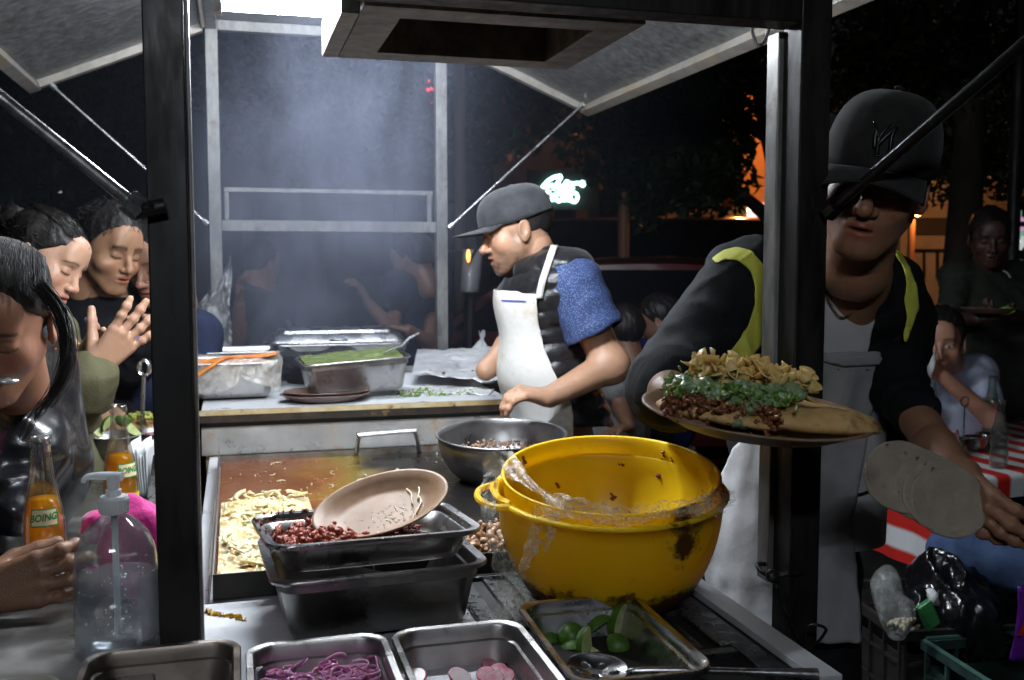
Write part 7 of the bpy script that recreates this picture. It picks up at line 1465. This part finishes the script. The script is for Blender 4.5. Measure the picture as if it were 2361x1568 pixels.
def light(nm, loc, col, pw_, rad=.05, spot=None):
    d = bpy.data.lights.new(nm, 'SPOT' if spot else 'POINT'); d.energy = pw_; d.color = col; d.shadow_soft_size = rad; o = bpy.data.objects.new(nm, d); sc.collection.objects.link(o); o.location = loc
    if spot: d.spot_size = math.radians(spot[1]); d.spot_blend = .6; o.rotation_euler = Vector(np.array(spot[0])-loc).to_track_quat('-Z', 'Y').to_euler()
    return o
light('facade_lamp', fpt(1735, 250, 1.2), (1., .36, .10), 55, .1)
# street lamp glowing orange at the right and the storefront it lights
sl_ = thing('street_lamp', at(2115, 485, 9.5), 'glowing orange lamp on a post at the right behind the man in black', 'street lamp'); c = ORG[sl_.name]
obj('lamp_globe', G().ell(c, (.05, 0, 0), (0, .05, 0), (0, 0, .06), 14, 10), mat('orange_globe', (1, .5, .2), emis=(1., .42, .10), es=9), sl_); obj('lamp_post', G().tube([(c[0]-.02, c[1]+.05, 0), (c[0]-.02, c[1]+.05, c[2]-.07)], .035, 10), mat('post_orange', (.25, .12, .06), rough=.5), sl_)
obj('lamp_arm', G().tube([c+(-.02, .05, -.07), c+(0, 0, -.055)], .02, 8), DARK, sl_)
light('lamp_light', c+(0, -.12, .02), (1., .40, .12), 9, .06)
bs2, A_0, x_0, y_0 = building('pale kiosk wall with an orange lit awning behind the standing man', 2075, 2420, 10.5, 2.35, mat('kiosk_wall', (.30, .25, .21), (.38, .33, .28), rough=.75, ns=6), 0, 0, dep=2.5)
for (u0, v0, u1, v1), m_, nm in (((2096, 502, 2240, 540), FACD, 'awning'), ((2098, 576, 2104, 640), DARK, 'gate_post'), ((2104, 574, 2190, 578), DARK, 'gate_rail'), ((2130, 579, 2134, 640), DARK, 'gate_bar'), ((2160, 579, 2164, 640), DARK, 'gate_bar'), ((2206, 522, 2224, 534), mat('sticker', (.22, .05, .02), rough=.6), 'wall_sticker')):
    a_, b_, c_, d_ = fpt(u0, v0, .06), fpt(u1, v0, .06), fpt(u1, v1, .06), fpt(u0, v1, .06); P = [a_, b_, c_, d_]; obj(nm, G().add(P+[p+y_0*.03 for p in P], [(0, 1, 2, 3), (7, 6, 5, 4), (0, 4, 5, 1), (1, 5, 6, 2), (2, 6, 7, 3), (3, 7, 4, 0)]), m_, bs2, smooth=False)
ws = thing('shop_window', at(2352, 560, 9.0), 'bright cluttered shop window at the right edge', 'shop window'); r1 = np.random.RandomState(4)
obj('window_frame', G().obox(at(2375, 555, 9.06), rt*.16, FWH*.04, UPV*.36), DARK, ws, smooth=False)
for k_ in range(16):
    u, v = r1.uniform(2338, 2362), r1.uniform(478, 618); p = at(u, v, 8.98); cl = [(.8, .9, .85), (.85, .45, .8), (.3, .5, .35)][k_ % 3]
    obj('lit_item', G().obox(p, rt*r1.uniform(.012, .035), FWH*.01, UPV*r1.uniform(.008, .05)), mat('lit_item_%d' % (k_ % 3), cl, emis=cl, es=.22), ws, smooth=False)
# poles
for (u, zz, r_, h_, lab, m_) in ((1061, 6.5, .035, 5.5, 'thin brown pole just right of the rear right post', mat('brown_pole', (.10, .075, .05), rough=.7)), (2333, 5.4, .035, 5.0, 'dark slim pole beside the lit shop window', DARK), (1437, 8.5, .05, 2.1, 'short orange lit bollard post behind the dark red car', mat('post_orange', (.25, .12, .06), rough=.5))):
    c = at(u, 600, zz); r = thing('pole', (c[0], c[1], 0), lab, 'pole'); obj('shaft', G().lathe([(r_*1.4, 0), (r_*1.2, .1), (r_, .3), (r_, h_), (.001, h_+.01)], (c[0], c[1], 0), (0, 0, 1), 14, cap0=True), m_, r); obj('base_plate', G().box((c[0]-.1, c[1]-.1, 0), (c[0]+.1, c[1]+.1, .012)), DARK, r, smooth=False)
for (u, v, zz, cl, lb) in ((138, 443, 16, (.8, .9, 1.), 'tiny white lamp far away behind the left flap'), (985, 552, 12, (.75, 1., .95), 'small pale lamp far away beside the rear right post'), (1385, 567, 13, (.8, .95, 1.), 'pale lamp glinting far behind the shoulder of the cook')):
    r = thing('street_lamp', at(u, v, zz), lb, 'street lamp'); c = ORG[r.name]; obj('lamp_head', G().ell(c, rt*.03, FWH*.03, UPV*.018, 10, 6), mat('far_lamp', cl, emis=cl, es=2.2), r); obj('lamp_post', G().tube([(c[0], c[1], 0), (c[0], c[1], c[2]-.02)], .03, 6), DARK, r)
# trees
BARK = mat('bark', (.022, .017, .013), (.05, .04, .03), rough=.9, ns=12, bump=.01, bs=20, stretch=(1, 1, .3)); LEAF = mat('leaf', (.012, .030, .008), (.04, .075, .02), rough=.5, ns=3, transl=.3)
def tree(lab, base, path, rr, limbs, clumps, n_leaf, seed, lsz=.05):
    r = thing('tree', (base[0], base[1], 0), lab, 'tree'); g = G().tube(spline([np.array([base[0], base[1], 0])]+list(path), 6), np.linspace(rr, rr*.45, 6*len(path)+1), 14)
    for L_, r0 in limbs: q = spline(L_, 6); g.tube(q, np.linspace(r0, r0*.35, len(q)), 8)
    obj('trunk', g, BARK, r, auto=0); r1 = np.random.RandomState(seed); Vs = []; cs = [np.array(c) for c, _ in clumps]; rs_ = [q for _, q in clumps]; w_ = np.array([q**2 for q in rs_]); w_ = w_/w_.sum()
    idx = r1.choice(len(cs), n_leaf, p=w_); d = r1.normal(size=(n_leaf, 3)); d /= np.linalg.norm(d, axis=1, keepdims=True); rad = np.array(rs_)[idx]*(r1.rand(n_leaf)**.45)*(1+.35*nz(d*1.0+idx[:, None], .5, seed, 2)); c = np.array(cs)[idx]+d*rad[:, None]*(1, 1, .8)
    a = r1.normal(size=(n_leaf, 3)); a /= np.linalg.norm(a, axis=1, keepdims=True); b = np.cross(a, r1.normal(size=(n_leaf, 3))); b /= np.linalg.norm(b, axis=1, keepdims=True); s_ = lsz*r1.uniform(.6, 1.4, (n_leaf, 1))
    V = np.stack([c-a*s_, c+b*s_*.4, c+a*s_, c-b*s_*.4], 1).reshape(-1, 3); obj('crown', (V, np.arange(len(V)).reshape(-1, 4)), LEAF, r, smooth=False, auto=0); return r
b1_ = at(1850, 600, 8.5)
tree('dark tree with a forked trunk before the orange lit shop', b1_, [at(1842, 760, 8.5), at(1832, 560, 8.5), at(1815, 420, 8.5), at(1775, 250, 8.5), at(1740, 60, 8.5)], .23,
     [([at(1835, 560, 8.5), at(1770, 500, 8.45), at(1715, 452, 8.4), at(1685, 425, 8.4), at(1620, 380, 8.4)], .075), ([at(1790, 330, 8.5), at(1680, 250, 8.6), at(1560, 150, 8.7)], .07), ([at(1800, 380, 8.5), at(1950, 200, 8.7), at(2080, 60, 8.8)], .09)],
     [(at(1610, 400, 8.5), .48), (at(1560, 290, 8.7), .65), (at(1480, 420, 8.6), .42), (at(1640, 180, 8.7), .65), (at(1420, 330, 8.9), .45), (at(1500, 180, 9), .6), (at(1700, 60, 9), .8), (at(1690, 330, 8.8), .22)], 15000, 3, .06)
tree('dark leafy tree overhead at the upper right', at(2200, 600, 6.5), [at(2210, 700, 6.5), at(2230, 400, 6.5), at(2240, 100, 6.5), at(2240, -100, 6.5)], .14, [([at(2230, 300, 6.5), at(2130, 120, 6.3), at(2080, 20, 6.2)], .05)],
     [(at(2100, 60, 5.6), .26), (at(2115, 150, 5.8), .16), (at(2190, 50, 6.4), .7), (at(2010, 60, 6.2), .35), (at(2330, 200, 6.8), .7), (at(2060, 240, 6.8), .45), (at(2200, 330, 7), .6), (at(1980, 180, 7.), .35), (at(2360, 380, 7.2), .4)], 13000, 8, .035)
tree('dark tree far behind the left flap', at(-60, 600, 12), [at(-60, 500, 12), at(-40, 200, 12), at(0, -100, 12)], .2, [([at(-40, 250, 12), at(80, 100, 12)], .08)], [(at(60, 300, 12), 1.2), (at(-100, 200, 12), 1.4), (at(240, 200, 12), .9), (at(150, 60, 12), 1.1)], 9000, 12, .09)
tree('dark tree standing behind the smoke', at(720, 600, 13), [at(720, 500, 13), at(725, 250, 13), at(730, -60, 13)], .2, [([at(725, 300, 13), at(800, 120, 13)], .08)], [(at(700, 250, 13), 1.2), (at(820, 150, 13), 1.1), (at(600, 100, 13), 1.2), (at(930, 300, 13), .8), (at(1120, 250, 13), 1.0), (at(1250, 180, 13), 1.1)], 9000, 15, .09)
# cars
def car(lab, u, zz, ang, m, hs=1.0, L=4.3, van=False):
    c = at(u, 600, zz)*(1, 1, 0); r = thing('parked_car', c, lab, 'car'); x = np.array([math.cos(ang), math.sin(ang), 0]); y = np.array([-x[1], x[0], 0]); HW = .86
    if van: prof = [(-2.1, .35), (-2.12, .9), (-2.05, 1.75), (-1.9, 1.9), (.9, 1.92), (1.35, 1.5), (1.95, 1.1), (2.12, .9), (2.15, .35)]
    else: prof = [(-2.15, .35), (-2.18, .80), (-2.05, .95), (-1.55, 1.0), (-1.05, 1.34), (-.6, 1.45), (.25, 1.46), (.65, 1.36), (1.25, 1.0), (1.95, .88), (2.12, .75), (2.15, .35)]
    prof = [(a, b*hs) for a, b in prof]; q = spline([(a, b, 0) for a, b in prof], 4)[:, :2]
    def ringy(w_, sh_): return np.array([c+x*a+y*(w_*(1-.20*max(0, b/hs-.92)/.5))+(0, 0, b) for a, b in q])
    ws_ = [-HW, -HW*.96, -HW*.6, 0, HW*.6, HW*.96, HW]; rings = []
    for i_, w_ in enumerate(ws_):
        R1 = ringy(w_, 0); edge = (abs(w_)/HW)**6; R1 = R1-np.array([0, 0, 1.])*(.05*edge*((R1[:, 2] > .6*hs)[:, None])); rings.append(R1)
    obj('body', G().loft(rings, True, True), m, r, auto=30)
    g = G(); 
    for sg in (-1, 1):
        W_ = [(-1.35, 1.02), (-.95, 1.31), (-.55, 1.385), (.25, 1.385), (.62, 1.28), (1.05, 1.02)] if not van else [(-1.9, 1.15), (-1.85, 1.7), (.75, 1.72), (1.2, 1.4), (1.4, 1.15)]
        P = np.array([c+x*a+y*sg*(HW*(1-.20*max(0, b-.92)/.5)+.006)+(0, 0, b*hs) for a, b in W_]); g.add(P, [tuple(range(len(P)))])
    obj('side_window', g, WIN, r, smooth=False)
    fw0, fw1 = ((.72, 1.33), (1.2, 1.03)) if not van else ((.98, 1.82), (1.33, 1.5)); P = [c+x*(a+.012)+y*w_*HW*(.80 if b > 1.2 else .90)+(0, 0, b*hs+.012) for (a, b) in (fw0, fw1) for w_ in (-1, 1)]; obj('windscreen', G().add(P, [(0, 1, 3, 2)]), WIN, r, smooth=False)
    for a in (-1.35, 1.35):
        for sg in (-1, 1):
            wc = c+x*a+y*sg*(HW-.08)+(0, 0, .31); wr_ = obj('wheel', G().lathe([(.001, -.1), (.22, -.1), (.30, -.09), (.315, -.06), (.315, .06), (.30, .09), (.22, .1), (.001, .1)], wc, y, 24), mat('tyre', (.012, .012, .012), rough=.8), r); obj('rim', G().lathe([(.001, .0), (.19, 0), (.20, .012)], wc+y*sg*.102, y*sg, 20, cap0=True), STEEL, wr_)
    for sg in (-1, 1):
        obj('headlight', G().ell(c+x*2.10+y*sg*.62+(0, 0, .68*hs), x*.05, y*.14, UPV*.06, 12, 8), WIN, r); obj('tail_light', G().ell(c-x*2.12+y*sg*.66+(0, 0, .78*hs), x*.05, y*.10, UPV*.08, 12, 8), mat('tail_red', (.3, .01, .01), rough=.2), r)
    obj('door_handle', G().beam(c+x*.1+y*(-HW-.012)+(0, 0, .85*hs), c+x*.26+y*(-HW-.012)+(0, 0, .85*hs), .02, .02), STEEL, r); return r
car('dark red parked car behind the cook and the elbow', 1530, 6.9, math.radians(-22), mat('dark_red_paint', (.09, .008, .008), rough=.18, coat=.8, ns=4), 1.04)
car('black van parked farther back behind the dark red car', 1600, 10.5, math.radians(-12), mat('black_paint', (.006, .006, .007), rough=.2, coat=.6, ns=4), 1.0, van=True)
# motorcycle behind the cook
mo = thing('motorcycle', at(1085, 640, 5.9)*(1, 1, 0), 'motorcycle with white fairing and an orange indicator lamp behind the rear right post', 'motorcycle'); c = ORG[mo.name]; mx_ = rt; 
for q in (-.65, .65): obj('wheel', G().lathe([(.27, -.05), (.31, -.045), (.325, 0), (.31, .045), (.27, .05), (.26, 0), (.27, -.05)], c+mx_*q*0+FWH*q+(0, 0, .325), rt, 30), MATS['tyre'], mo, auto=0)
obj('frame', G().tube(spline([c+FWH*.65+(0, 0, .4), c+FWH*.2+(0, 0, .75), c-FWH*.3+(0, 0, .85), c-FWH*.65+(0, 0, .35)], 5), .05, 8), DARK, mo); obj('seat', G().ell(c+FWH*.35+(0, 0, .88), rt*.13, FWH*.38, UPV*.07, 16, 10), BLACKI, mo); obj('tank', G().ell(c-FWH*.1+(0, 0, .92), rt*.14, FWH*.25, UPV*.12, 16, 10), BLACKI, mo)
f0 = at(1082, 620, 5.25); P = np.array([[f0+rt*(.05*math.sin(a))+UPV*(-.12+.22*t)-FWH*(.10*math.cos(a)*(1-.6*t*t)) + rt*.02*t for a in np.linspace(-1.3, 1.3, 13)] for t in np.linspace(0, 1, 12)]); obj('fairing', G().grid(P, thick=.006), mat('white_fairing', (.35, .35, .37), rough=.25, coat=.5), mo, auto=0)
obj('handlebar', G().tube(spline([f0+rt*-.3+UPV*.12+FWH*.25, f0+UPV*.08+FWH*.2, f0+rt*.3+UPV*.12+FWH*.25], 5), .014, 8), DARK, mo); obj('fork', G().tube([c-FWH*.65+(0, 0, .325), f0+FWH*.12+(0, 0, .05)], .03, 8), DARK, mo)
ip = at(1080, 590, 5.1); obj('indicator', G().ell(ip, rt*.011, FWH*.015, UPV*.034, 12, 8), mat('indicator_orange', (1, .5, .2), emis=(1., .33, .06), es=2.0), mo); obj('mirror_stem', G().tube([f0+rt*.05+UPV*.12, ip-UPV*.03], .008, 6), DARK, mo)
# smoke rising over the counter
g = G().box((-1.0, 2.75, 1.12), (1.45, 5.2, 3.6)); sm = obj('smoke', g, None, None, smooth=False, kind='stuff', label='bluish smoke rising over the raised counter between the rear posts', cat='smoke'); sm.data.materials.clear()
m = bpy.data.materials.new('smoke'); m.use_nodes = True; n = m.node_tree.nodes; l = m.node_tree.links; n.remove(n['Principled BSDF']); pv = n.new('ShaderNodeVolumePrincipled'); pv.inputs['Color'].default_value = (.66, .72, .95, 1); pv.inputs['Anisotropy'].default_value = .1; l.new(pv.outputs[0], n['Material Output'].inputs['Volume'])
ge = n.new('ShaderNodeNewGeometry'); sx_ = n.new('ShaderNodeSeparateXYZ'); l.new(ge.outputs['Position'], sx_.inputs[0])
def M(op, a, b=None, c=None, clamp=False):
    q = n.new('ShaderNodeMath'); q.operation = op; q.use_clamp = clamp
    for i, v in enumerate((a, b, c)):
        if v is None: continue
        if isinstance(v, (int, float)): q.inputs[i].default_value = v
        else: l.new(v, q.inputs[i])
    return q.outputs[0]
mp = n.new('ShaderNodeMapping'); mp.inputs['Scale'].default_value = (1, 1, .55); l.new(ge.outputs['Position'], mp.inputs[0])
nt = n.new('ShaderNodeTexNoise'); nt.inputs['Scale'].default_value = 2.9; nt.inputs['Detail'].default_value = 5; nt.inputs['Distortion'].default_value = 1.6; l.new(mp.outputs[0], nt.inputs['Vector'])
dx = M('ABSOLUTE', M('SUBTRACT', sx_.outputs[0], M('MULTIPLY_ADD', sx_.outputs[2], .12, .10))); col_ = M('SUBTRACT', 1., M('DIVIDE', dx, .56), clamp=True)
dy = M('ABSOLUTE', M('SUBTRACT', sx_.outputs[1], 3.9)); cy_ = M('SUBTRACT', 1., M('DIVIDE', dy, 1.2), clamp=True)
rm = n.new('ShaderNodeMapRange'); rm.inputs['From Min'].default_value = .45; rm.inputs['From Max'].default_value = .60; l.new(nt.outputs['Fac'], rm.inputs['Value'])
zr = M('SUBTRACT', 1., M('MULTIPLY', M('ABSOLUTE', M('SUBTRACT', sx_.outputs[2], 1.68)), 1.35), clamp=True)
den = M('ADD', .014, M('MULTIPLY', M('MULTIPLY', M('MULTIPLY', col_, cy_), M('MULTIPLY_ADD', rm.outputs[0], 1.0, .18)), M('MULTIPLY', zr, SMOKE_D := 2.0)))
l.new(den, pv.inputs['Density']); sm.data.materials.append(m)
